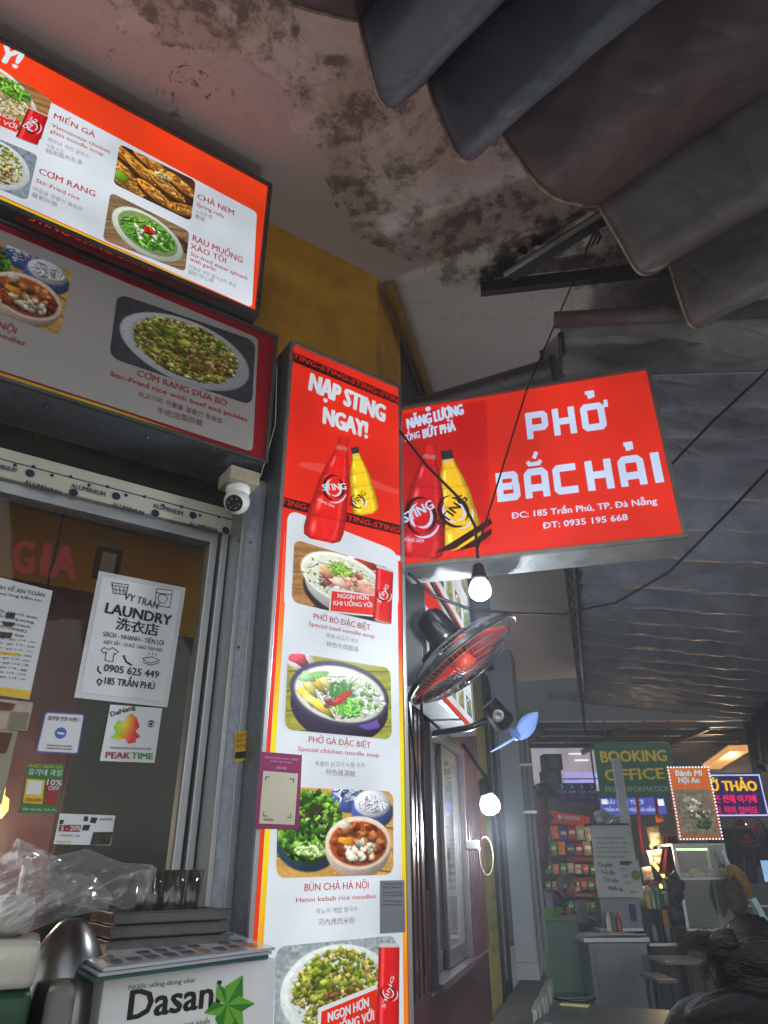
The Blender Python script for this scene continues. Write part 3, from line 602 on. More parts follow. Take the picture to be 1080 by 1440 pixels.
for s_, a, b, h, m_, bo in [('CƠM RANG DƯA BÒ', (192, 529), (318, 572), 9, TR, .015), ('Stir-Fried rice with beef and pickles', (154, 529), (347, 594), 7, TR, .015), ('쇠고기와 피클을 곁들인 볶음밥', (193, 557), (312, 596), 8, TG, 0), ('牛肉泡菜炒飯', (220, 581), (285, 600), 9.5, TG, 0),
    ('BÚN CHẢ HÀ NỘI', (-110, 421), (21, 470), 10, TR, .015), ('Hanoi kebab rice noodles', (-135, 428), (34, 487), 7.5, TR, .015)]:
    text('lettering', P2, s_, a, b, h, m_, t, .004, bo)
pd = printed('unlit_print', 0, .8, .35)
art('food_picture', P2, [(165, 413), (359, 480), (354, 571), (153, 503)], f_rice(.1, (.75, .77, .8), (.25, .26, .28)), pd, t, .003, .07)
art('food_picture', P2, [(-75, 310), (102, 383), (83, 473), (-95, 405)], f_buncha(), pd, t, .003, .07)
kx = P2.uv(60, 560)
for k in range(7): p_ = P2.W(R[1]-.1-.32*k, R[2]+.0, -.06); MB().lathe(p_-Vector((0, 0, .006)), (0, 0, 1), [(0, .004), (.004, .007), (.006, .007)], 8).out('rivet', FRAME(), t)

# ---- tall lit menu sign
R = (PS.uv(358, 1164)[0]+.0, PS.uv(569, 900)[0], .62, PS.uv(480, 510)[1])
t = thing('menu_sign', 'tall narrow lightbox with bottles on red and noodle soups on white', 'sign', PS.W(R[0], R[2], -.1))
lightbox(t, PS, R, .16, L_WHITE(), ALU(), .014, GALV())
qa, qb, qc, qd = PS.uv(405, 488), PS.uv(559, 559), PS.uv(562, 775), PS.uv(390, 738); flat('red_panel', PS, [(R[0]+.0142, R[3]-.0142), (R[1]-.0142, R[3]-.0142), (R[1]-.0142, qc[1]-.02), (R[0]+.0142, qd[1]-.02)], L_RED(), t, .001, px=False)
mbx = PS.uv; u0, u1 = R[0]+.014, R[1]-.014
def strip(ua, ub, cols, v0, v1, nm):
    n = len(cols); v = []; c = []
    for i, cc in enumerate(cols):
        z = v1+(v0-v1)*i/(n-1)
        for u_ in (ua, ub): v.append(PS.W(u_, z, .0018)); c.append(lin(cc))
    return mesh(nm, v, [(2*i, 2*i+1, 2*i+3, 2*i+2) for i in range(n-1)], L_PRINT(), t, cols=c)
Rd, Or, Ye = (.93, .17, .07), (.95, .5, .08), (.95, .88, .1)
v1_ = PS.uv(395, 745)[1]
strip(u0, u0+.018, [Rd, Rd, (.9, .25, .08), Rd, Rd], R[2]+.014, v1_, 'border_stripe'); strip(u0+.0185, u0+.036, [Rd, Or, Ye, Ye, Or, Or, Ye], R[2]+.014, v1_, 'border_stripe')
strip(u1-.016, u1, [Rd, Rd, Ye, Ye, Or, Or, Ye], R[2]+.014, v1_, 'border_stripe')
flat('white_panel', PS, [(404, 716), (559, 776), (560, 860), (398, 860)], L_WHITE(), t, .003, .05)
flat('black_band', PS, [(403.5, 492), (559.5, 559), (560, 570), (403, 506)], L_DARK(), t, .0045)
text('lettering', PS, 'STING-STING-STING-STIN', (404, 501), (558, 567), 7, L_RED(), t, .006, .01, .3)
flat('black_band', PS, [(391, 698), (561.5, 739), (562, 753), (390, 712)], L_DARK(), t, .0045)
text('lettering', PS, 'TING-STING-STING-STING', (393, 709), (560, 750), 8, L_RED(), t, .006, .01, .3)
text('lettering', PS, 'NẠP STING', (434, 549), (539, 594), 25, W_, t, .005, .06, .05); text('lettering', PS, 'NGAY!', (454, 596), (515, 617), 24, W_, t, .005, .06, .05)
flat('red_glow_streak', PS, [(420, 650), (470, 655), (560, 690), (560, 697), (500, 680), (420, 657)], glow('backlit_pink', (.95, .3, .25), .95), t, .0055)
bottle(PS, (497, 630), (514, 724), 19, (.95, .78, .1), (.2, .18, .18), t, L_PRINT(), .007)
bottle(PS, (482, 616), (450, 762), 29, (.85, .1, .08), (.8, .12, .1), t, L_PRINT(), .009)
swirl(PS, 468, 688, 15, W_, L_DARK(), t, .0105, -.2); text('lettering', PS, 'STING', (452, 692), (485, 690), 9, W_, t, .0125, .03, .1); text('lettering', PS, 'HỒNG SÂM', (444, 706), (467, 716), 4, W_, t, .0125, .0)
swirl(PS, 502, 706, 9, W_, L_DARK(), t, .0085, -.9); text('lettering', PS, 'STING', (494, 716), (513, 696), 7, L_DARK(), t, .0098, .02)
art('food_picture', PS, [(413, 759), (548, 800), (548, 880), (409, 847)], f_beef(), L_PRINT(), t, .005)
art('food_picture', PS, [(404, 917), (548, 940), (550, 1040), (399, 1026)], f_chicken(), L_PRINT(), t, .005)
art('food_picture', PS, [(390, 1106), (552, 1113), (552, 1230), (387, 1235)], f_buncha(), L_PRINT(), t, .005)
art('food_picture', PS, [(387, 1331), (556, 1315), (558, 1450), (383, 1475)], f_rice(.3, (.88, .92, .9), (.6, .65, .66), 700), L_PRINT(), t, .005)
flat('white_caption', PS, [(463, 827), (525, 838), (523, 868), (461, 861)], W_, t, .0065); flat('red_caption', PS, [(465, 832), (525, 839), (523, 866), (463, 860)], L_RED(), t, .008)
text('lettering', PS, 'NGON HƠN', (473, 842), (516, 845), 6.5, W_, t, .0095, .03, .15); text('lettering', PS, 'KHI UỐNG VỚI', (467, 852), (521, 855), 6.5, W_, t, .0095, .03, .15)
can(PS, [(527, 796), (551, 803), (548, 880), (523, 873)], t, .0105)
flat('white_caption', PS, [(446, 1417), (528, 1384), (528, 1480), (444, 1480)], W_, t, .0065); flat('red_caption', PS, [(450, 1422), (528, 1390), (528, 1480), (447, 1480)], L_RED(), t, .008)
text('lettering', PS, 'NGON HƠN', (459, 1437), (516, 1415), 14, W_, t, .0095, .04, .15); text('lettering', PS, 'KHI UỐNG VỚI', (448, 1461), (523, 1433), 14, W_, t, .0095, .04, .15)
can(PS, [(530, 1326), (559, 1326), (558, 1465), (526, 1465)], t, .0105)
for s_, a, b, h, m_, bo in [('PHỞ BÒ ĐẶC BIỆT', (440, 871), (520, 887), 8.5, RT, .012), ('Special beef noodle soup', (433, 880), (526, 898), 6, RT, .01), ('특제 쇠고기 국수', (458, 897), (503, 905), 7, GT, 0), ('特色牛肉麵湯', (458, 909), (503, 917), 8, GT, 0),
    ('PHỞ GÀ ĐẶC BIỆT', (433, 1044), (520, 1052), 9, RT, .012), ('Special chicken noodle soup', (418, 1056), (532, 1065), 6.5, RT, .01), ('특별한 닭고기 누들 수프', (442, 1077), (512, 1079), 7, GT, 0), ('特色雞湯麵', (457, 1089), (498, 1092), 8.5, GT, 0),
    ('BÚN CHẢ HÀ NỘI', (427, 1253), (517, 1249), 10.5, RT, .012), ('Hanoi kebab rice noodles', (415, 1269), (527, 1263), 7, RT, .01), ('하노이 케밥 쌀국수', (443, 1285), (502, 1281), 8, GT, 0), ('河內烤肉米粉', (446, 1301), (498, 1298), 10, GT, 0)]:
    text('lettering', PS, s_, a, b, h, m_, t, .005, bo)
# payment card and grey notice stuck on it (codes left out)
PK = mat('magenta_card', (.5, .1, .33), .35, 0, .08, 5, 0); CR = mat('cream_paper', (.72, .7, .62), .5, 0, .06, 5, 0)
pq = PS.off(.02); o = thing('payment_card', 'magenta payment card on the left edge of the tall menu sign', 'card', pq.hit(391, 1166))
r_ = rect_of(pq, [(366, 1057), (425, 1061), (420, 1167), (359, 1165)]); slab('card', pq, *r_, -.003, 0, PK, o, .001)
flat('paper', pq, [(370, 1084), (419, 1088), (414, 1160), (364, 1158)], CR, o, .001)
LP = mat('pale_pink_ink', (.8, .6, .72), .5); text('lettering', pq, 'THANH TOÁN MOMO - VNPAY', (372, 1066), (419, 1070), 3, LP, o, .001, 0); text('lettering', pq, 'SCAN QR CODE', (380, 1071), (410, 1074), 2.6, LP, o, .001, 0)
text('lettering', pq, 'mo mo', (389, 1081), (403, 1082), 5, LP, o, .001, .02); text('lettering', pq, 'VNPAY', (370, 1154), (385, 1155), 4, REDINK(), o, .002, .01)
for (x, y, dx, dy) in [(373, 1092, 1, 1), (413, 1095, -1, 1), (370, 1148, 1, -1), (409, 1150, -1, -1)]:
    flat('corner_mark', pq, [(x, y), (x+6*dx, y), (x+6*dx, y+dy), (x+dx, y+dy), (x+dx, y+6*dy), (x, y+6*dy)], INK(), o, .002)
o = thing('notice', 'small grey notice with fine print on the right edge of the tall menu sign', 'notice', pq.hit(553, 1312))
slab('card', pq, *rect_of(pq, [(535, 1238), (569, 1238), (570, 1311), (534, 1313)]), -.002, 0, mat('grey_card', (.45, .46, .5), .4), o, .001)
for k, (s_, y) in enumerate([('Khách quý thanh toán', 1244), ('Pay here', 1249), ('Quét mã khi thanh', 1256), ('toán tại quầy', 1260), ('Thank you very', 1268), ('much', 1273)]): text('lettering', pq, s_, (538, y), (566, y), 3, INK(), o, .001, 0)

# ---- galvanised post left of the tall sign, with yellow sticker
PP = Pl(AZA, D=2.12)
o = thing('post', 'galvanised steel post between the shop window and the tall sign', 'post', PP.W(PP.uv(340, 1100)[0], 0))
uL, uR = PP.uv(329, 900)[0], PS.uv(368, 1000)[0]+.03
slab('column', PP, uL, uR, 0, P2.uv(380, 655)[1]-.02, -.12, 0, mat('spangled_steel', (.62, .65, .7), .5, .25, .22, 45, .05, dirt=.15), o, .004)
slab('edge_trim', PP, uL-.012, uL+.004, 0, P2.uv(380, 655)[1]-.02, -.1, .006, ALU(), o, .002); slab('edge_trim', PP, uR-.05, uR-.03, 0, P2.uv(380, 655)[1]-.02, 0, .006, ALU(), o, .002)
for y in (760, 910, 1100, 1252):
    p_ = PP.hit(335, y); MB().lathe(p_, NA, [(0, .005), (.003, .005), (.005, .003)], 8).out('rivet', FRAME(), o)
    p_ = PP.hit(352, y+3); MB().lathe(p_, NA, [(0, .005), (.003, .005), (.005, .003)], 8).out('rivet', FRAME(), o)
pq = PP.off(.008); o = thing('sticker', 'yellow bus service sticker on the galvanised post', 'sticker', pq.hit(343, 1070))
flat('paper', pq, [(331, 1030), (358, 1026), (354, 1068), (329, 1072)], mat('yellow_paper', (.82, .68, .12), .5, 0, .06), o, 0)
for s_, a, b in [('XE ĐI LIMOUSINE', (333, 1037), (357, 1033)), ('HUẾ - HỘI AN', (332, 1044), (356, 1041)), ('0777 555 885', (332, 1052), (355, 1050))]: text('lettering', pq, s_, a, b, 4.5, REDINK(), o, .001, .01)
flat('picture', pq, [(331, 1058), (355, 1055), (354, 1065), (330, 1067)], INK(), o, .001)
# ---- camera under the sign
px_ = Pl(AZA, D=2.0)
o = thing('security_camera', 'white dome camera on a dirty junction box under the unlit sign', 'camera', px_.hit(340, 700))
BX = mat('dirty_beige_plastic', (.62, .58, .5), .6, 0, .15, 18, .1, dirt=.5); cb = px_.hit(341, 672)-NA*.03
MB().box(cb, A_*.055, NA*.055, Vector((0, 0, .026)), .006).out('junction_box', BX, o)
cc = cb-Vector((0, 0, .08)); smooth_by(MB().lathe(cb-Vector((0, 0, .02)), (0, 0, -1), [(0, .04), (.02, .043), (.03, .04), (.04, .028), (.05, .03)], 24).out('mount', WHITEP(), o))
dd = (CAM-cc).normalized()*.8+NA*.1-A_*.35-Vector((0, 0, .35)); dd.normalize()
smooth_by(MB().lathe(cc, dd, [(-.045*math.cos(a), .045*math.sin(a)) for a in np.linspace(.05, 2.45, 14)], 28).out('ball', mat('white_plastic', (.8, .8, .78), .35, 0, .05), o), 60)
smooth_by(MB().lathe(cc+dd*.034, dd, [(0, .03), (.006, .029), (.007, .02), (.003, .002)], 24).out('lens', mat('black_lens', (.02, .02, .04), .08, 0, .1, 5, 0, 1), o))
for k in range(6): a = k*math.pi/3; e1 = dd.orthogonal().normalized(); e2 = dd.cross(e1); MB().lathe(cc+dd*.0415+(e1*math.cos(a)+e2*math.sin(a))*.018, dd, [(0, .003), (.002, .003), (.003, .001)], 8).out('diode', mat('grey_diode', (.4, .4, .5), .2), o)
MB().tube([cb+A_*.05, cb+A_*.08+Vector((0, 0, .05)), P2.W(P2.uv(384, 600)[0], P2.uv(384, 600)[1], .02), P2.W(P2.uv(386, 520)[0], P2.uv(386, 520)[1], .02)], .002, 6).out('cable', BX, o)

# ---- shop window on the left
zb, zt = 1.05, PG.uv(322, 751)[1]
o = thing('shop_window', 'aluminium framed shop window with printed protective tape along its top', 'window', PG.W(0, zb))
ua, ub = -2.6, PG.uv(331, 800)[0]
hu = PG.uv(300, 725)[1]
slab('head_frame', PG, ua, ub, zt, PG.uv(330, 718)[1], -.06, .0, mat('protective_tape', (.7, .69, .64), .45, 0, .05, 5, .03), o, .002)
slab('head_groove', PG, ua, ub, zt+.058, zt+.061, .0, .003, FRAME(), o, 0)
NV = mat('navy_ink', (.08, .08, .25), .5)
for k, (a, b) in enumerate([((-18, 656), (22, 665)), ((33, 681), (84, 697)), ((99, 686), (147, 699)), ((157, 713), (201, 726)), ((214, 714), (256, 726)), ((265, 740), (304, 750)), ((-90, 660), (-40, 675))]):
    text('lettering', PG, 'ALUMINIUM', a, b, 7, NV, o, .004, .02)
for k, (x, y) in enumerate([(42, 666), (103, 693), (163, 698), (218, 722), (271, 725), (317, 746)]):
    p_ = PG.hit(x, y); MB().lathe(p_, NA, [(.003, .014), (.0042, .013)], 14).out('round_mark', NV, o)
for k in range(14):
    x = -5+26*k; y = 644+x*.27+(k % 2)*5; p_ = PG.hit(x, y); MB().lathe(p_, NA, [(.003, .006), (.0042, .005)], 10).out('round_mark', NV, o)
for (xa, xb, l0, l1) in [(320, 331, -.06, .01), (309, 318, -.06, .0), (296, 306, -.08, -.02)]:
    q0, q1 = PG.uv(xa, 790)[0], PG.uv(xb, 790)[0]; slab('jamb', PG, q0, q1, zb, zt, l0, l1, ALU(), o, .003)
slab('sash_top', PG, ua, PG.uv(296, 790)[0], zt-.04, zt, -.08, -.02, ALU(), o, .003)
slab('sill', PG, ua, ub, zb-.04, zb, -.1, .02, ALU(), o, .003)
slab('pane', PG, ua, PG.uv(300, 790)[0], zb, zt-.03, -.045, -.039, glass('window_glass', (.9, .92, .9), .0, .03, .004, 1.28), o, 0)
slab('panel_below', PG, ua, ub, 0, zb-.04, -.1, .0, mat('maroon_panel_dull', (.25, .08, .09), .4, 0, .1), o, 0)
o = thing('transom_panel', 'dark recessed panel between the sign underside and the taped frame', 'panel', PG.W(-1, 2.5))
slab('board', PG, ua, uL+.4, PG.uv(330, 718)[1]+.002, 3.2, -.18, -.14, mat('dark_board', (.22, .21, .19), .7, 0, .2, 3, .1), o, 0)
hk = PG.off(-.1); p_ = hk.hit(50, 600); MB().tube([p_, p_-Vector((0, 0, .05)), p_-Vector((0, 0, .065))+A_*.015, p_-Vector((0, 0, .05))+A_*.03], .003, 6).out('hook', BLACK(), o)

# ---- the room behind the glass
def inner(D): return Pl(AZA, D=D)
PI_ = inner(3.9); o = thing('wall', 'yellow wall with grey lower half inside the shop behind the glass', 'wall', PI_.W(-.5, 0))
zm = PI_.uv(260, 895)[1]
slab('upper_plaster', PI_, -6, 2.5, zm, 4.3, -.1, 0, mat('inner_yellow', (.8, .66, .22), .7, 0, .12, 2), o, 0); slab('lower_plaster', PI_, -6, 2.5, 0, zm, -.1, 0, mat('inner_grey', (.33, .37, .34), .6), o, 0)
PR = inner(2.75); o = thing('cabinet', 'tall reddish brown cabinet behind the shop glass', 'cabinet', PR.W(PR.uv(60, 1000)[0], 0))
RB = mat('red_brown_wood', (.3, .085, .065), .35, 0, .2, 6, .05, stretch=(1, 1, .15), coat=.3)
uc2 = PR.uv(134, 900)[0]; zt2 = PR.uv(70, 822)[1]
slab('side', PR, uc2-1.5, uc2, 0, zt2, -.4, 0, RB, o, .005)
for k in range(3): slab('door', PR, uc2-.02-.48*(k+1)+.02, uc2-.02-.48*k, .1, zt2-.05, .0, .018, RB, o, .006); 
for k in range(3): slab('handle', PR, uc2-.1-.48*k, uc2-.085-.48*k, 1.4, 1.6, .018, .04, ALU(), o, .003)
bi = PR.W(uc2-.25, 1.75, .35); o = thing('bulb', 'small warm lamp burning inside the shop near the cabinet', 'bulb', bi); MB().lathe(bi, (0, 0, -1), [(-.05, .012), (-.03, .014), (-.02, .028), (.01, .032), (.03, .02), (.035, 0)], 16).out('globe', glow('warm_bulb', (1, .75, .4), 4), o, True); MB().tube([bi+Vector((0, 0, .05)), Vector((bi.x, bi.y, 3.35))], .004, 6).out('cord', BLACK(), o)
ld = bpy.data.lights.new('warm_lamp', 'POINT'); ld.energy = 10*LK; ld.color = (1, .8, .55); ld.shadow_soft_size = .05; lo = bpy.data.objects.new('warm_lamp', ld); COL.objects.link(lo); lo.parent = o; lo.location = (0, 0, -.08)
pf = inner(3.6); o = thing('picture_frame', 'small dark framed certificate hanging behind the glass', 'picture', pf.hit(152, 815))
r_ = rect_of(pf, [(136, 768), (173, 772), (167, 818), (130, 812)]); slab('frame', pf, *r_, -.02, 0, BLACK(), o, .003)
slab('sheet', pf, r_[0]+.03, r_[1]-.03, r_[2]+.03, r_[3]-.03, 0, .003, OW, o, 0)
zpoly('shop_ceiling', [W0-NA*.3, PI_.W(2.5, 0)-NA*.0, PI_.W(2.5, 0)-NA*.2, W0-NA*2.5], 3.35, 3.45, mat('room_ceiling', (.55, .5, .42), .8), 'structure')
# ---- stickers and papers on the glass
pg = PG.off(-.036)
def paper(name, label, cat, q, mt, lift=.0015, r=.0):
    o = thing(name, label, cat, pg.hit((q[2][0]+q[3][0])/2, (q[2][1]+q[3][1])/2)); flat('sheet', pg, q, mt, o, lift, r); return o
RG = mat('red_sticker', (.55, .1, .13), .45, 0, .1, 8, 0)
o = thing('lettering_sticker', 'big red capital letters stuck high on the shop glass', 'sticker', pg.hit(60, 815)); RG2 = mat('faded_red_sticker', (.45, .05, .07), .5, 0, .2, 12); text('lettering', pg, 'G', (18, 805), (46, 806), 46, RG2, o, .002, .045); text('lettering', pg, 'I', (57, 808), (64, 809), 46, RG2, o, .002, .05); text('lettering', pg, 'A', (72, 812), (104, 815), 48, RG2, o, .002, .045)
PL_ = mat('laminated_paper', (.72, .73, .75), .25, 0, .04, 3, .05, .5, coat=.4); PLi = mat('laminated_inner', (.78, .79, .81), .3, 0, .03, 3, 0)
o = paper('laundry_notice', 'laminated white laundry poster, the largest sheet on the shop glass', 'poster', [(139, 803), (261, 827), (235, 995), (104, 981)], PL_)
flat('inner_sheet', pg, [(144, 811), (254, 832), (230, 987), (112, 974)], PLi, o, .003)
for s_, a, b, h, bo in [('VY TRAN', (173, 843), (221, 857), 10.5, .02), ('LAUNDRY', (147, 862), (239, 880), 15, .05), ('洗衣店', (162, 884), (221, 894), 17, .03), ('SẠCH - NHANH - TIỆN LỢI', (144, 895), (229, 908), 7, .015), ('GIẶT SẤY - ỦI ĐỒ  GIAO TẬN NƠI', (145, 905), (227, 917), 5, .01), ('0905 625 449', (145, 944), (222, 954), 10.5, .03), ('185 TRẦN PHÚ', (146, 962), (216, 970), 10, .03)]:
    text('lettering', pg, s_, a, b, h, INK(), o, .0045, bo)
def icon(polys, mt, parent, pl=pg, lift=.0045, w_=.0012):
    mb = MB()
    for pth, cl in polys:
        for qd in stroke([pl.uv(*p) for p in pth], w_, cl): mb.add([pl.W(q.x, q.y, lift) for q in qd], [(0, 1, 2, 3)])
    mb.out('icon', mt, parent)
icon([([(157, 820), (180, 823), (177, 837), (159, 835)], True), ([(156, 823), (180, 827)], False), ([(159, 829), (178, 832)], False), ([(162, 825), (163, 835)], False), ([(168, 826), (168, 836)], False), ([(174, 827), (173, 837)], False)], INK(), o)
icon([([(220, 828), (242, 831), (238, 855), (217, 851)], True), ([(218, 834), (241, 837)], False), ([(225, 836), (232, 837), (235, 843), (231, 849), (225, 848), (221, 842)], True)], INK(), o)
icon([([(146, 911), (153, 914), (158, 911), (166, 917), (162, 921), (160, 919), (158, 931), (147, 929), (149, 917), (145, 919), (142, 915)], True)], INK(), o)
icon([([(201, 926), (213, 924), (224, 929), (211, 933), (201, 928)], True), ([(200, 931), (211, 936), (224, 932)], False), ([(208, 921), (210, 918)], False), ([(213, 922), (215, 918)], False), ([(218, 923), (219, 919)], False)], INK(), o)
icon([([(173, 922), (177, 931), (185, 936)], False)], INK(), o, w_=.003); icon([([(138, 937), (137, 943), (142, 948)], False)], INK(), o, w_=.0025); icon([([(139, 955), (143, 958), (139, 964), (136, 958)], True)], INK(), o, w_=.002)
o = paper('sticker', 'square white sticker with a rainbow jigsaw shape under the laundry poster', 'sticker', [(155, 991), (228, 996), (217, 1073), (140, 1070)], PLi)
rb = printed('sticker_print', 0, 1, .4)
blob = [(160, 1023), (166, 1013), (175, 1016), (176, 1010), (184, 1003), (192, 1010), (196, 1022), (190, 1028), (197, 1036), (190, 1040), (191, 1044), (180, 1046), (176, 1038), (165, 1041), (156, 1036), (163, 1031)]
bm_u = [pg.uv(*p) for p in blob]; x0, x1 = min(p[0] for p in bm_u), max(p[0] for p in bm_u)
def rainbow(x): return [(.45, .75, .15), (.85, .8, .15), (.9, .45, .12), (.85, .12, .15), (.8, .1, .25)][int(min(4, max(0, x*5)))]
ob = flat('jigsaw', pg, blob, rb, o, .003); a_ = ob.data.color_attributes.new('Col', 'FLOAT_COLOR', 'POINT')
for i, p in enumerate(bm_u): a_.data[i].color = lin(rainbow((p[0]-x0)/(x1-x0)))
text('lettering', pg, 'DaNang', (156, 1008), (190, 997), 7, INK(), o, .003, .03); text('lettering', pg, 'PEAK', (148, 1066), (182, 1067), 9, RG, o, .003, .05); text('lettering', pg, 'TIME', (184, 1067), (214, 1068), 9, mat('green_sticker_ink', (.25, .55, .2), .5), o, .003, .05)
text('lettering', pg, 'RESERVATION TIME OUT THE', (155, 1053), (212, 1055), 3, INK(), o, .003, .01)
c_ = pg.uv(212, 1018); MB().lathe(pg.W(c_[0], c_[1], .003), NA, [(0, .011), (.0005, .011)], 20).out('round_badge', INK(), o); text('lettering', pg, 'Ch', (207, 1021), (217, 1022), 6, WHITEP(), o, .005, .02)
o = paper('sticker', 'white card sticker with a blue round emblem on the shop glass', 'sticker', [(63, 1001), (119, 1004), (110, 1061), (50, 1058)], mat('blue_edge', (.3, .36, .62), .4), .001, .008); flat('sheet', pg, [(65, 1003), (117, 1006), (108, 1059), (52, 1056)], PLi, o, .0025, .007)
c_ = pg.uv(85, 1031); MB().lathe(pg.W(c_[0], c_[1], .003), NA, [(0, .016), (.0005, .016)], 20).out('round_emblem', mat('blue_ink', (.2, .35, .65), .4), o); flat('emblem_dash', pg, [(80, 1029), (90, 1031), (90, 1034), (80, 1032)], PLi, o, .0045)
text('lettering', pg, '흡연을 안한 브랜드', (67, 1012), (111, 1015), 6, NV, o, .004, .02); text('lettering', pg, 'Premium brand certified', (66, 1049), (100, 1051), 3, NV, o, .004, .01); text('lettering', pg, 'member of the association', (64, 1053), (101, 1055), 3, NV, o, .004, .01)
GRS = mat('green_card', (.15, .42, .2), .5, 0, .08)
o = paper('discount_card', 'green discount card offering ten percent off on the shop glass', 'card', [(39, 1073), (91, 1074), (80, 1144), (26, 1143)], GRS)
flat('yellow_box', pg, [(37, 1095), (63, 1097), (59, 1131), (32, 1129)], mat('yellow_paper', (.82, .68, .12)), o, .003); flat('white_box', pg, [(39, 1098), (60, 1099), (57, 1118), (36, 1117)], PLi, o, .004)
text('lettering', pg, '유가네 과일', (39, 1089), (86, 1091), 9, PLi, o, .003, .02); text('lettering', pg, 'PHIẾU GIẢM GIÁ', (40, 1079), (88, 1081), 4, mat('yellow_paper', (.82, .68, .12)), o, .003, .01)
c_ = pg.uv(75, 1107); MB().lathe(pg.W(c_[0], c_[1], .003), NA, [(0, .022), (.0005, .022)], 20).out('red_disc', RG, o); text('lettering', pg, '10%', (65, 1104), (86, 1105), 8, PLi, o, .006, .03); text('lettering', pg, 'OFF', (67, 1111), (82, 1112), 6, PLi, o, .006, .03)
flat('red_tag', pg, [(64, 1117), (82, 1118), (78, 1133), (62, 1130)], RG, o, .003)
text('lettering', pg, 'Gần chợ Hàn, Trần Phú', (31, 1139), (79, 1141), 3.5, PLi, o, .003, .0); text('lettering', pg, 'TẶNG KÈM', (34, 1127), (57, 1128), 5, RG, o, .004, .02)
o = paper('business_card', 'white and black card with red number band near the bottom of the glass', 'card', [(84, 1144), (162, 1147), (155, 1189), (75, 1187)], PLi)
flat('red_band', pg, [(83, 1160), (114, 1160), (112, 1170), (82, 1169)], RG, o, .003); text('lettering', pg, '5 - 20%', (85, 1168), (112, 1168), 7, PLi, o, .004, .03); flat('dark_picture', pg, [(131, 1170), (158, 1170), (154, 1188), (126, 1188)], mat('dark_picture', (.2, .17, .14), .5, 0, .9, 60), o, .003)
for q in ([(118, 1148), (124, 1148), (123, 1155), (117, 1155)], [(128, 1149), (137, 1150), (134, 1158), (126, 1157)], [(117, 1160), (127, 1160), (124, 1168), (115, 1168)], [(84, 1153), (90, 1153), (88, 1159), (83, 1159)]): flat('dark_mark', pg, q, INK(), o, .003)
text('lettering', pg, 'HANA', (140, 1154), (158, 1154), 4, INK(), o, .003, .01); flat('yellow_line', pg, [(79, 1182), (100, 1183), (99, 1185), (79, 1184)], mat('yellow_paper', (.82, .68, .12)), o, .003); text('lettering', pg, 'MASSAGE - SPA', (84, 1176), (112, 1177), 3, INK(), o, .003, 0)
o = paper('notice', 'large creased white notice in a plastic sleeve at the left edge of the glass', 'notice', [(-60, 797), (74, 831), (41, 984), (-95, 965)], PL_)
for k in range(7): text('lettering', pg, ['QUY ĐỊNH VỀ AN TOÀN', 'Khách hàng vui lòng kiểm tra', 'tư trang trước khi rời quán', 'Không hút thuốc trong phòng', 'Xin cảm ơn quý khách', 'NOTICE TO CUSTOMERS', 'Please check your bill'][k], (-40-k*4, 822+k*6.5+(0 if k < 2 else 16)), (62-k*5, 840+k*6.5+(0 if k < 2 else 18)), 4 if k else 6, INK(), o, .003, .01)
for k in range(9): text('lettering', pg, 'phòng cháy chữa cháy - gọi 114 - '+'abcdefghi'[k]*3, (-60-k*3, 890+k*6.5), (50-k*2.0, 905+k*6.5), 3, INK(), o, .003, 0)
flat('yellow_strip', pg, [(-90, 955), (44, 972), (41, 983), (-94, 965)], mat('yellow_paper', (.82, .68, .12)), o, .003); flat('yellow_strip', pg, [(-20, 913), (30, 920), (29, 924), (-20, 917)], mat('yellow_paper', (.82, .68, .12)), o, .003)
for q in ([(8, 862), (22, 862), (20, 870), (7, 870)], [(5, 874), (20, 876), (18, 882), (4, 880)], [(0, 889), (18, 890), (15, 898), (-2, 897)]): flat('dark_picture', pg, q, mat('dark_picture', (.2, .17, .14)), o, .0035)
o = paper('leaflet', 'leaflet with food pictures below the creased notice', 'leaflet', [(-30, 980), (47, 988), (38, 1028), (-38, 1022)], mat('pinkish_paper', (.66, .58, .55), .5, 0, .2, 30), .001, .006); flat('tan_patch', pg, [(15, 1001), (41, 1002), (36, 1026), (10, 1025)], mat('tan_patch', (.48, .45, .36), .6), o, .003); flat('brown_patch', pg, [(-10, 985), (22, 990), (16, 1000), (-12, 998)], mat('brown_patch', (.35, .2, .14), .6, 0, .5, 40), o, .003)
o = paper('leaflet', 'long faded price leaflet hanging lowest at the left edge of the glass', 'leaflet', [(-30, 1023), (25, 1028), (2, 1132), (-50, 1128)], mat('faded_paper', (.55, .53, .45), .6, 0, .12, 12)); flat('brown_patch', pg, [(-20, 1028), (18, 1031), (8, 1060), (-25, 1058)], mat('brown_patch', (.35, .2, .14)), o, .003)

# ================================================================== projecting sign
uu0, vv0 = PB.uv(564, 700); R = (.0, (PB.uv(914, 516)[0]+PB.uv(966, 752)[0])/2, (PB.uv(966, 752)[1]+PB.uv(568, 805)[1])/2, (PB.uv(914, 516)[1]+PB.uv(563, 572)[1])/2)
BF = printed('projecting_film', .95, .3)
o = thing('projecting_sign', 'lit red projecting shop sign with big white lettering and two bottles', 'sign', PB.W(0, R[2], -.08))
lightbox(o, PB, R, .17, glow('projecting_red', (.88, .17, .09), .95), mat('worn_sign_trim', (.42, .4, .38), .5, .5, .2, 14, .1, dirt=.4), .016, ALU())
BW = glow('cool_white_letters', (.78, .84, .95), 1.0)
flat('dark_red_panel', PB, [(566, 583), (684, 563), (690, 764), (571, 783)], glow('backlit_deep_red', (.8, .1, .07), .92), o, .001)
block_word(PB, [('P', 0, .275), ('H', .335, .275), (('O', 'ohook'), .68, .29)], (742, 619), (858, 603), 38, BW, o, .004)
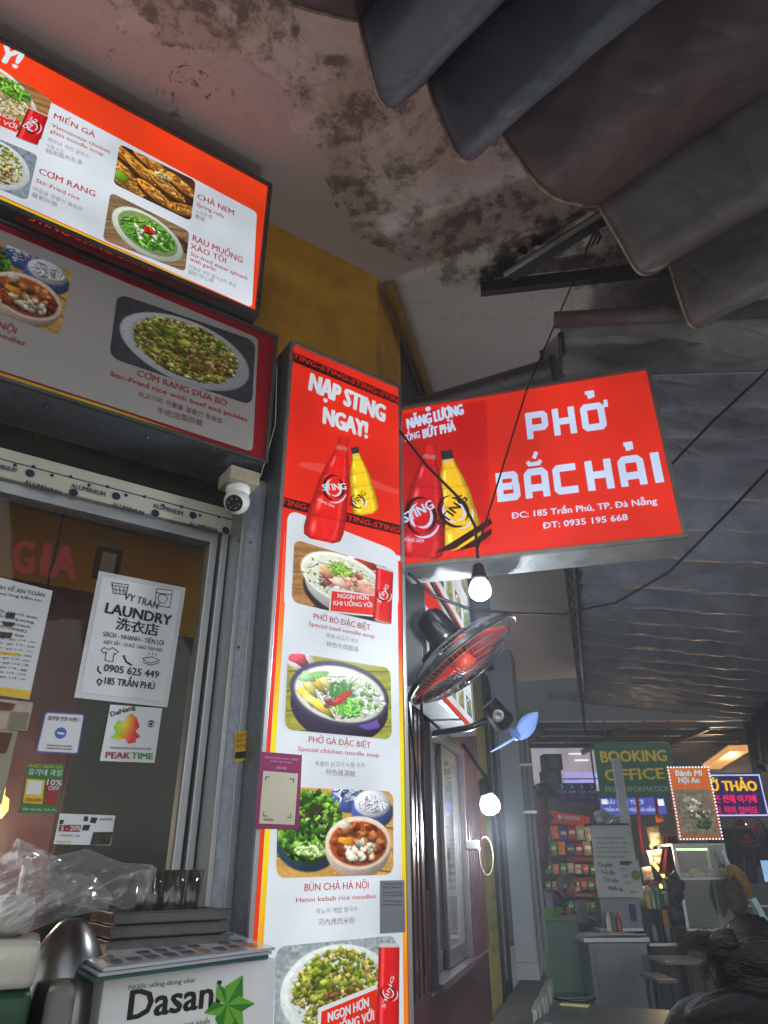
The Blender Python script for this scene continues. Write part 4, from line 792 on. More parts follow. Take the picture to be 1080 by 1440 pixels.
block_word(PB, [('B', 0, .145), (('A', 'breve'), .175, .15), ('C', .353, .145), ('H', .55, .155), (('A', 'hook'), .742, .15), ('I', .935, .05)], (700, 707), (938, 678), 42, BW, o, .004)
text('lettering', PB, 'ĐC: 185 Trần Phú, TP. Đà Nẵng', (720, 730), (924, 709), 9, BW, o, .004, .03); text('lettering', PB, 'ĐT: 0935 195 668', (764, 744), (883, 732), 9, BW, o, .004, .03)
text('lettering', PB, 'NĂNG LƯỢNG', (574, 604), (652, 583), 15, BW, o, .004, .06, .05); text('lettering', PB, 'SỐNG', (570, 622), (591, 616), 10, BW, o, .004, .04, .05); text('lettering', PB, 'BỨT PHÁ', (596, 617), (641, 606), 13, BW, o, .004, .06, .05)
c_ = PB.uv(602, 571); MB().lathe(PB.W(c_[0], c_[1]-.018, .004), PB.n, [(0, .012), (.0005, .012)], 16).out('round_badge', BW, o)
bottle(PB, (628, 634), (652, 772), 31, (.93, .72, .1), (.15, .16, .15), o, L_PRINT(), .004)
bottle(PB, (606, 626), (592, 786), 33, (.75, .07, .1), (.8, .12, .12), o, L_PRINT(), .006)
flat('black_band', PB, [(611, 779), (690, 730), (693, 737), (640, 773)], L_DARK(), o, .008); flat('black_band', PB, [(640, 777), (692, 744), (692, 752), (668, 770)], L_DARK(), o, .008)
swirl(PB, 594, 727, 22, BW, L_DARK(), o, .0085, -.2); text('lettering', PB, 'STING', (571, 737), (612, 716), 14, BW, o, .0115, .04); text('lettering', PB, 'HỒNG SÂM', (567, 762), (596, 765), 5, BW, o, .0115, .01)
swirl(PB, 640, 720, 20, BW, L_DARK(), o, .0085, -.8); text('lettering', PB, 'STING', (624, 744), (659, 704), 13, L_DARK(), o, .0115, .03)
for x in (597, 640): slab('top_clip', PB, PB.uv(x, 565)[0], PB.uv(x+20, 562)[0], R[3], R[3]+.02, -.09, -.06, BLACK(), o, .002)

# ---- round duct / rolled awning tube behind the sign
d0, d1 = on_z(560, 592, 3.66), on_z(783, 527, 3.66); dz = (d1-d0).normalized()
DU = mat('ribbed_duct', (.4, .41, .42), .38, .85, .3, 25, .3, dirt=.3, stretch=(1, 1, 1))
o = thing('duct', 'round metal duct running above and behind the projecting sign', 'duct', d0)
pr = []; L_ = (d1-d0).length
for i in range(60):
    h = L_*i/59; pr += [(h, .088), (h+L_/118, .085)]
MB().lathe(d0, dz, pr, 28).out('tube', DU, o, True); MB().lathe(d1-dz*.01, dz, [(0, .088), (0, .098), (.02, .098), (.02, .07), (.02, 0)], 28).out('end_flange', BLACK(), o)
# ---- black steel bracket under the soffit
BR = mat('black_steel_angle', (.08, .08, .1), .5, .3, .3, 20, .1)
o = thing('bracket', 'black welded steel angle bracket fixed below the stained ceiling', 'bracket', on_z(700, 405, 4.2))
def bar(mb, a, b, wv, hv): mb.box((a+b)/2, (b-a)/2, wv, hv); return mb
zb_ = ZS-.08
a, b = on_z(676, 410, zb_), on_z(960, 378, zb_); dr = (b-a).normalized(); sd = Vector((-dr.y, dr.x, 0))
bar(MB(), a, b, sd*.035, Vector((0, 0, .004))).out('angle_flange', BR, o); bar(MB(), a-sd*.035, b-sd*.035, sd*.003, Vector((0, 0, .035))).out('angle_web', BR, o)
a, b = on_z(716, 388, zb_-.02), on_z(850, 305, zb_-.02); dr = (b-a).normalized(); sd = Vector((-dr.y, dr.x, 0))
bar(MB(), a, b, sd*.045, Vector((0, 0, .004))).out('angle_flange', BR, o)
bar(MB(), a-sd*.05-Vector((0, 0, .03)), b-sd*.05-Vector((0, 0, .03)), sd*.008, Vector((0, 0, .008))).out('pale_edge_bar', mat('pale_worn_paint', (.62, .6, .55), .6, .2, .2, 20, .1, dirt=.3), o)
hm = MB()
for (x, y, r) in [(712, 372, .05), (756, 338, .045), (735, 352, .03), (690, 392, .03)]:
    c = on_z(x, y, ZS-.004); v = [c+Vector((math.cos(k*.7)*r*RNG.uniform(.5, 1.2), math.sin(k*.7)*r*RNG.uniform(.5, 1.2), 0)) for k in range(9)]; hm.add(v, [tuple(range(9))[::-1]])
ho = hm.out('burnt_hole', mat('charred', (.03, .02, .02), .95), None); tag(ho, 'charred jagged holes in the ceiling plaster beside the black bracket', 'hole')
t_ = MB(); a = on_z(838, 318, zb_-.06)
for k in range(3): t_.tube([a, a+Vector((.02*k-.02, .02, -.05)), a+Vector((.03*k-.05, .05, -.1+.02*k))], .006, 6)
tag(t_.out('rope_knot', BLACK(), None), 'dark knotted rope tied to the end of the bracket', 'rope')

# ---- pleated awning over the camera
TP = [mat('awning_cloth_'+n_, c, .55, 0, .32, 4, .35, .4, dirt=.35, dirtc=(.05, .04, .04)) for n_, c in (('blue', (.38, .40, .45)), ('brown', (.37, .32, .31)), ('grey', (.4, .39, .38)))]  # the blue cloth colour holds the bluish street light on two pleats
[crease(q_, 2.6, .06, .42, .75) for q_ in TP]; PE = Pl(AZA, D=1.0); hdir = Vector((math.sin(math.radians(135.7)), math.cos(math.radians(135.7)), 0))
o = thing('awning', 'folded pleated canvas awning with rusty piped hems hanging overhead', 'awning', PE.W(.6, 3.6))
HEM = mat('rusty_piping', (.62, .54, .48), .7, 0, .5, 30, .2, dirt=.7, dirtc=(.12, .05, .02))
folds = [([(330, -60), (395, -4), (420, 9), (460, 20), (505, 28), (530, 5)], 1), ([(496, -20), (505, 28), (515, 75), (527, 125), (536, 145), (547, 153), (556, 151), (572, 138), (610, 105)], 0),
         ([(595, 70), (602, 118), (617, 162), (633, 200), (641, 216), (654, 226), (668, 221), (690, 200), (712, 178)], 0), ([(688, 140), (704, 184), (728, 222), (755, 258), (783, 279), (810, 286), (840, 289), (856, 272)], 1),
         ([(828, 240), (842, 289), (858, 318), (878, 352), (893, 378), (908, 386), (930, 378), (955, 362)], 2), ([(925, 330), (944, 382), (954, 415), (964, 443), (972, 458), (984, 460), (1010, 450), (1080, 418)], 2)]
for i, (px__, mi) in enumerate(folds):
    Q0 = [PE.hit(*q) for q in px__]; P0 = []
    for a in range(len(Q0)-1):
        pa, pb, pc_, pd_ = Q0[max(0, a-1)], Q0[a], Q0[a+1], Q0[min(len(Q0)-1, a+2)]
        for b in range(5): t = b/5; P0.append(.5*((2*pb)+(pc_-pa)*t+(2*pa-5*pb+4*pc_-pd_)*t*t+(3*pb-pa-3*pc_+pd_)*t**3))
    P0.append(Q0[-1]); n_ = len(P0); vs = []; K = 90; fs = []; tipj = max(range(n_), key=lambda j: -P0[j].z)
    for k in range(K+1):
        s_ = 3.6*k/K
        for j, p in enumerate(P0):
            jj = j/5; dt = abs(j-tipj)/n_; e_ = min(1, s_*3); wob = .010*math.sin(s_*5+jj*.8+i)*e_+e_*(.0055*abs(math.sin(s_*9+jj*1.9+i*2))+.004*abs(math.sin(s_*17-jj*2.7+i))+.0025*math.sin(s_*37+jj*5+i*3))*(1.5-dt)+RNG.normal(0, .0005); rise = .08*min(1, s_*.8)*(j == n_-1)+.10*(j == 0)*min(1, s_)
            vs.append(p+hdir*s_+Vector((0, 0, wob+rise)))
    for k in range(K):
        for j in range(n_-1): a = k*n_+j; fs.append((a, a+1, a+n_+1, a+n_))
    q = mesh('pleat', vs, fs, TP[mi], o, True); md = q.modifiers.new('t', 'SOLIDIFY'); md.thickness = .002
    MB().tube(P0, .006, 6).out('hem', HEM, o, True)
    for j in (): MB().tube([P0[min(j, n_-1)], PE.W(PE.uv(*px__[min(j, n_-1)])[0], 4.0)+hdir*.1], .002, 4).out('cord', BLACK(), o) if False else None
tp = MB(); a = PE.hit(330, -60)+Vector((0, 0, .5)); b = PE.hit(1250, 560)
v = [PE.W(PE.uv(330, -60)[0]-.3, 4.15)+hdir*.05, PE.W(PE.uv(1100, 450)[0]+.6, 4.15)+hdir*.05, PE.W(PE.uv(1100, 450)[0]+.6, 4.15)+hdir*5, PE.W(PE.uv(330, -60)[0]-.3, 4.15)+hdir*5]
MB().add(v, [(0, 1, 2, 3)]).out('top_sheet', mat('black_tarp', (.05, .05, .055), .7), o)

# ---- long pleated awning along the lane
TAN = math.tan(math.radians(10)); OA = .87; ZA = 3.6
def aw(sc, off, dzz=0): return CO+C_*sc+NC*off+Vector((0, 0, ZA-TAN*(off-OA)+dzz))
def aw_hit(px, py):
    d = ray(px, py); n_ = C_.cross(NC+Vector((0, 0, -TAN))).normalized(); p0 = aw(0, OA); t = (p0-CAM).dot(n_)/d.dot(n_); p = CAM+d*t; return ((p-CO).dot(C_), (p-CO).dot(NC))
OE = None
for k in range(40):
    off = 2+.05*k; q = proj(aw(7.5, off)); q2 = proj(aw(4, off))
    # the outer hem passes through the photo point (1080, 968)
    xx = q[0]+(q2[0]-q[0])*(968-q[1])/(q2[1]-q[1])
    if OE is None and xx > 1080: OE = off
OE = OE or 3.0
ribs = [aw_hit(985, y)[0] for y in (522, 563, 604, 634, 687, 731, 776, 822)]; step = .42
while ribs[-1] < 7.0: ribs.append(ribs[-1]+step*RNG.uniform(.85, 1.15))
CL = mat('tarpaulin', (.46, .46, .5), .38, 0, .3, 5, .4, .5, dirt=.35, dirtc=(.03, .03, .035)); CL2 = mat('tarpaulin_soiled', (.4, .39, .38), .5, 0, .4, 5, .5, .4, dirt=.5, dirtc=(.02, .02, .02))
crease(CL, 3.2, .06, .4, .3); crease(CL2, 3.2, .07, .5, .3)
o = thing('awning', 'long grey tarpaulin awning with crosswise pleats stretching down the lane', 'awning', aw(4, OA)-Vector((0, 0, .1)))
NU = 44
def sheet(name, s0, s1, mt, sag, crease, NV_=9):
    vs = []; fs = []
    for j in range(NV_+1):
        t = j/NV_; tt = t**2.3
        for i in range(NU+1):
            off = OA+(OE+1.6-OA)*(i/NU)**1.25 if i else OA
            off = min(off, OE) if s0 > 3.2 else off
            ph = 2.2*off+s0*9.7; wr = crease*(math.sin(off*9+ph+t*3)*.5+math.sin(off*21+ph*1.7-t*4)*.3+RNG.normal(0, .22))*math.sin(math.pi*t)
            vs.append(aw(s0+(s1-s0)*t, off, -sag*math.sin(math.pi*tt)+wr-.012*(t > .98)))
    for j in range(NV_):
        for i in range(NU): a = j*(NU+1)+i; fs.append((a, a+NU+1, a+NU+2, a+1))
    return mesh(name, vs, fs, mt, o, True)
sheet('front_panel', aw_hit(790, 452)[0], ribs[0], CL2, .04, .03, 18)
for a, b in zip(ribs[:-1], ribs[1:]): sheet('pleat', a, b, CL, min(.12, .3*(b-a)+.015), .017)
RB_ = mat('pale_seam', (.62, .62, .64), .5, 0, .2, 20, .1)
for r_ in ribs: MB().tube([aw(r_, OA, -.012), aw(r_, min(OE, OE), -.012)] if r_ > 3.2 else [aw(r_, OA, -.012), aw(r_, OE+1.6, -.012)], .006, 6).out('seam', RB_, o)
MB().tube([aw(aw_hit(786, 450)[0], OA-.02, 0), aw(aw_hit(786, 450)[0]-.0, OA+.8, 0)], .035, 12).out('front_roller', mat('stained_roller', (.33, .3, .28), .6, .2, .4, 16, .2, dirt=.5), o, True)
MB().tube([aw(ribs[0]-.3, OA, -.01), aw(ribs[-1], OA, -.01)], .012, 6).out('edge_rail', BLACK(), o)
MB().tube([aw(3.2, OE, -.01), aw(ribs[-1], OE, -.01)], .016, 8).out('outer_rail', RB_, o)
# hanging side curtain below the outer rail
CV_ = mat('curtain_tarp', (.13, .13, .15), .4, 0, .3, 6, .2, .6); vs = []; fs = []; n1 = 70
sA, sB = 4.6, 7.6
for j in range(9):
    for i in range(n1+1):
        s_ = sA+(sB-sA)*i/n1; dp = .62+.05*math.sin(s_*7); w_ = .045*math.sin(s_*26)+.02*math.sin(s_*61+j*.3)
        vs.append(aw(s_, OE+w_*(.3+j/8), -.02-dp*j/8))
for j in range(8):
    for i in range(n1): a = j*(n1+1)+i; fs.append((a, a+1, a+n1+2, a+n1+1))
mesh('side_curtain', vs, fs, CV_, o, True)
vs = [aw(ribs[-1], OA-.5, 0), aw(ribs[-1], OE, 0), aw(ribs[-1], OE, -.1), aw(ribs[-1], OA-.5, -.12)]; mesh('end_valance', vs, [(0, 1, 2, 3)], CL2, o)
# dark cladding in the gap between the soffit and the awning
o = thing('cladding', 'dark corrugated sheet closing the gap above the long awning', 'panel', CO+NC*.84+C_*.9+Vector((0, 0, 3.6)))
cm = MB()
for k in range(60):
    s0 = .85+k*.13; cm.box(CO+C_*(s0+.05)+NC*(.8+.012*(k % 2))+Vector((0, 0, 3.85)), C_*.065, NC*.01, Vector((0, 0, .55)))
cm.out('sheet', mat('dark_cladding', (.16, .16, .17), .6, .2), o)

# ================================================================== wall down the lane
MAR = mat('maroon_panel', (.27, .13, .16), .3, 0, .18, 2.2, .05, .5, coat=.35, stretch=(1, 1, .3)); MAR2 = mat('maroon_panel_lower', (.27, .1, .13), .35, 0, .15, 3, .03, .5)
uY0, uY1 = PC.uv(691, 1401)[0], PC.uv(711, 1429)[0]; wl, wr = PC.uv(605, 1300)[0], PC.uv(660, 1340)[0]; wb = PC.uv(606, 1401)[1]+.01; wt = 2.22
o = thing('wall', 'maroon panelled shop wall receding behind the tall sign', 'wall', CO+C_*1.3)
slab('lower_panel', PC, 0, uY0, 0, wb, -.1, 0, MAR2, o, 0); slab('left_panel', PC, 0, wl, wb+.003, 3.3, -.1, 0, MAR, o, 0); slab('right_panel', PC, wr, uY0, wb+.003, 3.3, -.1, 0, MAR, o, 0); slab('upper_panel', PC, wl, wr, wt, 3.3, -.1, 0, MAR, o, 0)
slab('corner_plaster', PC, 0, .5, 3.303, ZS, -.1, 0, YEL, o, 0); slab('plaster_above', PC, .5, 4.3, 3.303, ZS, -.1, 0, mat('grimy_grey_plaster', (.3, .28, .27), .8, 0, .2, 3, .2, dirt=.4), o, 0)
slab('joint_strip', PC, wl-.02, uY0, wb-.012, wb, .0, .008, ALU(), o, .002)
for k in range(11): slab('panel_rib', PC, wr+.07+.07*k, wr+.078+.07*k, wb+.01, 3.25, 0, .006, MAR, o, .002)
for k in range(9): slab('panel_rib', PC, .1+.085*k, .108+.085*k, wb+.01, 3.25, 0, .006, MAR, o, .002)
slab('red_edge', PC, uY0-.03, uY0, 1.55, 2.2, .007, .012, mat('bright_red_tape', (.7, .08, .1), .4), o, .001)
for z in (1.0, 1.6, 2.1): 
    for u_ in (.45, wl-.05, wr+.12, uY0-.05): MB().lathe(PC.W(u_, z, 0), NC, [(0, .008), (.004, .006)], 8).out('screw', BLACK(), o)
STC = mat('pale_stencil', (.55, .4, .42), .5); text('lettering', PC, '185', (579, 1375), (593, 1357), 16, STC, o, .002, .0); text('lettering', PC, 'CỬA SỐ', (670, 1318), (683, 1306), 12, STC, o, .002, .0)
ALU2 = mat('mauve_grey_frame', (.25, .23, .24), .35, .2, .15, 8, .05, .5, coat=.2)
o = thing('sliding_window', 'aluminium sliding window in the maroon wall below the food menus', 'window', PC.W((wl+wr)/2, wb)); GW = glass('dark_window_glass', (.35, .38, .38), .06, .04, .05)
slab('sill', PC, wl-.01, wr+.02, wb, wb+.03, -.08, .05, ALU2, o, .002); slab('head', PC, wl, wr, wt-.04, wt, -.08, .03, ALU2, o, .002)
for (a, b, l0, l1) in [(0, .045, -.08, .03), (.955, 1, -.08, .03)]: slab('jamb', PC, wl+(wr-wl)*a, wl+(wr-wl)*b, wb+.03, wt-.04, l0, l1, ALU2, o, .003)
for nm, a, b, l in [('sash', .05, .5, -.03), ('sash', .42, .95, .0)]:
    ua_, ub_ = wl+(wr-wl)*a, wl+(wr-wl)*b; s_ = slab(nm, PC, ua_, ua_+.05, wb+.035, wt-.045, l-.02, l, ALU2, o, .003)
    for rr in [(ub_-.05, ub_, wb+.035, wt-.045), (ua_+.05, ub_-.05, wb+.035, wb+.11), (ua_+.05, ub_-.05, wt-.1, wt-.045)]: slab('rail', PC, *rr, l-.02, l-.001, ALU2, s_, .002)
    slab('pane', PC, ua_+.05, ub_-.05, wb+.11, wt-.1, l-.014, l-.009, GW, s_, 0)
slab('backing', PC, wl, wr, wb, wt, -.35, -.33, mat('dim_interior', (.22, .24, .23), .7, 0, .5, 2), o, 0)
for k in range(4): MB().tube([PC.W(wl+.2+.2*k, wt, -.2), PC.W(wl+.22+.2*k, wt-.6, -.2), PC.W(wl+.2+.2*k, wb+.2, -.2)], .012, 6).out('curtain_cord', mat('pale_cloth', (.4, .42, .42), .8), o)
o = thing('painted_wall', 'yellow painted strip of wall with faded stencilled text beyond the maroon panels', 'wall', PC.W((uY0+uY1)/2, 0))
slab('plaster', PC, uY0+.003, uY1, 0, 3.3, -.1, -.01, mat('faded_yellow_paint', (.55, .52, .25), .7, 0, .2, 6, .1, dirt=.4), o, 0)
for k, y in enumerate((1160, 1195, 1230, 1270, 1310, 1340)): text('lettering', PC.off(-.01), ['THẾ GIỚI', 'SỮA CHUA', 'NƯỚC MÍA', 'CƠM', 'BÚN BÒ', 'MÌ QUẢNG'][k], (681+k*2.2, y), (692+k*2.7, y-7), 8, mat('faded_ink', (.35, .33, .2), .7), o, .002, .01)
uG = PC.uv(727, 1378)[0]; o = thing('door', 'dark brown wooden shutter between the yellow strip and the pale pillar', 'door', PC.W(uY1+.3, 0))
slab('shutter', PC, uY1+.003, uY1+1.6, 0, 3.3, -.2, -.12, mat('dark_brown_wood', (.2, .16, .14), .6, 0, .3, 5, .1, stretch=(1, 1, .1)), o, 0)
for k in range(5): slab('batten', PC, uY1+.05+.3*k, uY1+.09+.3*k, 0, 3.3, -.12, -.10, mat('dark_brown_wood2', (.16, .13, .12), .6), o, .004)
# pillar: front face squared to the lane
pd_ = 6.9; bl_, br_ = at(727, 1378, pd_), at(759, 1378, pd_); zpb = bl_.z; dx_ = (br_-bl_); dx_.z = 0; wdt = dx_.length; fx = PB.u
o = thing('pillar', 'pale grey rendered pillar standing on the concrete step', 'pillar', (bl_+br_)/2)
pc_ = Vector(((bl_+br_).x/2, (bl_+br_).y/2, 0)); PG_ = mat('pale_render', (.6, .63, .65), .8, 0, .08, 3, .15, dirt=.15)
MB().box(pc_+C_*.2+Vector((0, 0, (zpb+.12+3.5)/2)), fx*wdt/2, C_*.2, Vector((0, 0, (3.5-zpb-.12)/2)), .006).out('shaft', PG_, o)
MB().box(pc_+C_*.2+Vector((0, 0, zpb+.06)), fx*(wdt/2+.004), C_*.205, Vector((0, 0, .06)), .004).out('plinth', PG_, o)
for k, x in enumerate((-wdt/2-.09, wdt/2+.03, wdt/2+.075)): MB().tube([pc_+fx*x-C_*.02+Vector((0, 0, zpb+.1*k)), pc_+fx*x-C_*.02+Vector((0, 0, 2.9))], .018, 8).out('pipe', mat('drain_pipe', (.45, .46, .44), .5, 0, .2, 10, .1, dirt=.3), o)
for z in (2.0, 2.4, 2.75): MB().box(pc_+fx*(wdt/2+.05)-C_*.03+Vector((0, 0, z)), fx*.06, C_*.01, Vector((0, 0, .012))).out('clip', ALU(), o)
o = thing('step', 'raised concrete step with a broken white edge at the foot of the pillar', 'step', pc_); zst = zpb-.004
stl = [PC.W(uY1-.8, 0), at(752, 1440, 5.6), at(772, 1380, 7.0), at(765, 1372, 7.6), PC.W(uY1+2.5, 0)]
n_ = len(stl); vs = [(p.x, p.y, 0) for p in stl]+[(p.x, p.y, zst) for p in stl]; mesh('slab', vs, [tuple(range(n_))[::-1], tuple(range(n_, 2*n_))]+[(i, (i+1) % n_, n_+(i+1) % n_, n_+i) for i in range(n_)], mat('concrete_step', (.38, .37, .35), .8, 0, .2, 4, .3, dirt=.3), o)
cr_ = [stl[1], stl[2]]; eb = MB()
for k in range(12):
    p = cr_[0].lerp(cr_[1], (k+.5)/12); eb.box(Vector((p.x, p.y, zst-.055))+fx*RNG.uniform(.0, .012), fx*RNG.uniform(.02, .028), C_*.075, Vector((0, 0, .058+RNG.uniform(0, .006))), .006)
eb.out('broken_edge', mat('white_plaster_edge', (.62, .63, .62), .85, 0, .15, 12, .4), o)

# ---- lit menus on the lane wall
pm = PC.off(.16)
o = thing('menu_sign', 'upper lit white menu on the lane wall behind the big fan', 'sign', pm.W(.9, 2.75)); R = (.14, 1.52, 2.75, 3.32)
lightbox(o, pm, R, .13, L_WHITE(), ALU(), .012)
flat('red_border', pm, [(.155, 2.763), (1.508, 2.763), (1.508, 2.80), (.155, 2.80)], L_RED(), o, .001, px=False)
for k in range(5):
    for j in range(2):
        u_ = .2+.27*k; v_ = 2.84+.24*j; ci = (k+j*2) % 3
        a4 = [(u_, v_+.13), (u_+.2, v_+.13), (u_+.2, v_), (u_, v_)]; im = f_generic(ci)[::2, ::2]; q4 = [proj(pm.W(*a)) for a in a4]; art('food_picture', pm, q4, im, L_PRINT(), o, .003)
        for s_, dz2 in (('PHỞ XÀO BÒ', .15), ('Stir-fried noodles', .175)): q0, q1 = proj(pm.W(u_, v_+dz2)), proj(pm.W(u_+.2, v_+dz2)); text('lettering', pm, s_, q0, q1, 2.0, RT, o, .003, .01)
o = thing('menu_sign', 'lower lit menu on the lane wall with red left part, under the fan', 'sign', pm.W(.9, 2.235)); R = (.14, 1.44, 2.235, 2.73)
lightbox(o, pm, R, .13, L_WHITE(), ALU(), .012)
flat('red_panel', pm, [(.155, 2.25), (.62, 2.25), (.62, 2.715), (.155, 2.715)], L_RED(), o, .001, px=False); flat('red_border', pm, [(.62, 2.25), (1.425, 2.25), (1.425, 2.285), (.62, 2.285)], L_RED(), o, .001, px=False)
flat('white_panel', pm, [(.2, 2.27), (.56, 2.27), (.56, 2.6), (.2, 2.6)], L_WHITE(), o, .002, px=False)
for k, (u_, v_) in enumerate([(.23, 2.42), (.23, 2.3), (.7, 2.5), (.95, 2.5), (1.2, 2.5), (.7, 2.32), (.95, 2.32), (1.2, 2.32)]):
    q4 = [proj(pm.W(*a)) for a in [(u_, v_+.1), (u_+.17, v_+.1), (u_+.17, v_), (u_, v_)]]; art('food_picture', pm, q4, f_generic(k)[::2, ::2], L_PRINT(), o, .004)
    q0, q1 = proj(pm.W(u_, v_+.12)), proj(pm.W(u_+.17, v_+.12)); text('lettering', pm, 'MÌ XÀO BÒ', q0, q1, 2.0, RT, o, .004, .01)
MB().tube([pm.W(.3, 2.2, -.05), pm.W(.5, 1.9, -.1), pm.W(.55, 1.5, -.1)], .006, 6).out('cable', BLACK(), o)

# ---- cables, hanging lamp
CB = mat('black_cable', (.05, .05, .05), .5)
def cable(label, pts, r=.004, group=None, sag=0):
    P = [Vector(p) for p in pts]; Q = []
    for a, b in zip(P[:-1], P[1:]):
        for k in range(8): t = k/8; Q.append(a.lerp(b, t)-Vector((0, 0, sag*4*t*(1-t))))
    Q.append(P[-1]); ob = MB().tube(Q, r, 6).out('cable', CB, None, True); tag(ob, label, 'cable', group); return ob
bp_ = at(675, 830, 2.15)
bt = at(671, 788, 2.15)
cable('thin cable running from the bracket down to the bare bulb across the sign', [on_z(838, 322, zb_-.03), at(740, 550, 2.3), at(672, 770, 2.15)], .0035)
cable('black cable from the tall sign corner down to the bare bulb', [at(562, 606, 2.2), at(600, 655, 2.15), at(650, 705, 2.13), at(668, 740, 2.13), at(672, 785, 2.15)], .005)
cable('black cable rising to the right beside the projecting sign', [at(930, 668, 2.9), at(1000, 595, 2.8), at(1110, 492, 2.7)], .006)
cable('lower black cable sagging from the right across the lane', [at(1110, 630, 2.9), at(1020, 725, 3.0), at(940, 805, 3.1), at(865, 848, 3.2), at(790, 864, 3.3), at(716, 862, 3.4)], .006)
cable('dark cable beneath the projecting sign going behind the fan', [at(574, 806, 2.42), at(610, 838, 2.45), at(662, 857, 2.5), at(720, 862, 2.7)], .006)
cable('cable dangling down the maroon wall beside the tall sign', [PC.W(.35, 2.3, .03), PC.W(.5, 1.9, .04), PC.W(.55, 1.6, .03), PC.W(.62, 1.2, .02)], .005)
def bulb(label, c, r, strength, watts, cord_to=None, col=(.93, .97, 1), axis=(0, 0, -1), long=1.0):
    o = thing('bulb', label, 'bulb', Vector(c)); ax = Vector(axis).normalized()
    pr = [(-r*1.1*long, r*.5), (-r*.75*long, r*.8), (-r*.2, r*1.0), (r*.25, r*1.0), (r*.6, r*.85), (r*.85, r*.5), (r*.95, 0)]
    g_ = MB().lathe(c, ax, pr, 28, None).out('globe', glow('lamp_glass_%g' % strength, col, strength, .8), o, True)
    smooth_by(MB().lathe(c, ax, [(-r*2.6, r*.3), (-r*2.4, r*.5), (-r*1.8, r*.6), (-r*1.1*long, r*.8), (-r*1.0*long, r*.55)], 20).out('socket', mat('black_socket', (.06, .06, .07), .4), o))
    ld = bpy.data.lights.new('lamp', 'POINT'); ld.energy = watts*1.5*LK; ld.color = (.86, .94, 1.0); ld.shadow_soft_size = r*1.1; lo = bpy.data.objects.new('lamp', ld); COL.objects.link(lo); lo.parent = o; lo.location = ax*(r*2.4)
    return o
bulb('bare glowing bulb on a black socket hanging under the projecting sign', bp_, .036, 6, 14)
b2 = PC.hit(690, 1130)+NC*.28; b2 = at(689, 1132, 4.0)
bulb('glowing bulb fixed to the lane wall beside the yellow strip', b2, .052, 10, 36, axis=(.25, -.1, -1), long=.9)
o = thing('lamp_bracket', 'white wire loop and socket holding the lane wall bulb', 'bracket', b2-NC*.2)
MB().tube([b2+Vector((0, 0, .12)), b2+Vector((-.05, .03, .2)), b2+Vector((-.12, .06, .32))], .01, 6).out('arm', BLACK(), o, True)
lp = [b2+Vector((-.03+.035*math.cos(a), .05, -.24+.09*math.sin(a))) for a in np.linspace(2.2, -3.6, 18)]; MB().tube(lp, .0028, 6).out('wire_loop', mat('olive_wire', (.3, .3, .2), .6), o, True)
MB().box(b2+Vector((-.1, .05, -.19)), NC*.035, C_*.03, Vector((0, 0, .022)), .006).out('junction_box', mat('grey_box', (.5, .5, .5), .5), o)

# ---- the big caged fan
def circle(c, e1, e2, r, n_=48): return [c+(e1*math.cos(2*math.pi*k/n_)+e2*math.sin(2*math.pi*k/n_))*r for k in range(n_+1)]
def fan_frame(nf): nf = nf.normalized(); e1 = nf.orthogonal().normalized(); return nf, e1, nf.cross(e1)
fc = at(651, 928, 2.72); view = (fc-CAM).normalized()
nf = (_R*.60-_U*.74)*.92-view*.38; nf, e1, e2 = fan_frame(nf); RF = .262
o = thing('wall_fan', 'big black caged wall fan with orange blades under the glowing bulb', 'fan', fc)
BKP = mat('glossy_black_plastic', (.05, .05, .06), .25, 0, .2, 6, .02, .6, coat=.4); CG = mat('cage_wire', (.42, .42, .44), .4, .3, .1)
gm = MB()
for r, h in [(.05, .075), (.085, .073), (.12, .068), (.155, .06), (.19, .048), (.225, .03), (.25, .012)]: gm.tube(circle(fc+nf*h, e1, e2, r), .0012, 4, False)
for k in range(72):
    a = 2*math.pi*k/72; d_ = e1*math.cos(a)+e2*math.sin(a); gm.tube([fc+nf*h+d_*r for r, h in [(.045, .075), (.12, .068), (.19, .048), (.24, .02), (RF, 0)]], .0009, 3, False)
gm.out('front_grille', CG, o)
gm = MB()
for r, h in [(.08, -.075), (.12, -.072), (.16, -.064), (.2, -.05), (.24, -.025)]: gm.tube(circle(fc+nf*h, e1, e2, r), .0015, 4, False)
for k in range(80):
    a = 2*math.pi*k/80; d_ = e1*math.cos(a)+e2*math.sin(a); gm.tube([fc+nf*h+d_*r for r, h in [(.06, -.076), (.12, -.072), (.2, -.05), (.245, -.022), (RF, 0)]], .0014, 3, False)
gm.out('rear_grille', CG, o)
smooth_by(MB().lathe(fc, nf, [(-.012, RF-.004), (-.010, RF+.005), (.008, RF+.005), (.010, RF-.003), (-.011, RF-.005), (-.012, RF-.004)], 64).out('rim', BKP, o))
MB().lathe(fc, nf, [(.076, .045), (.082, .043), (.084, .03), (.084, 0)], 24).out('badge', BKP, o, True)
MB().lathe(fc, nf, [(-.02, .05), (.03, .048), (.045, .035), (.05, 0)], 24).out('hub', mat('orange_plastic', (.85, .25, .08), .35, 0, .1), o, True)
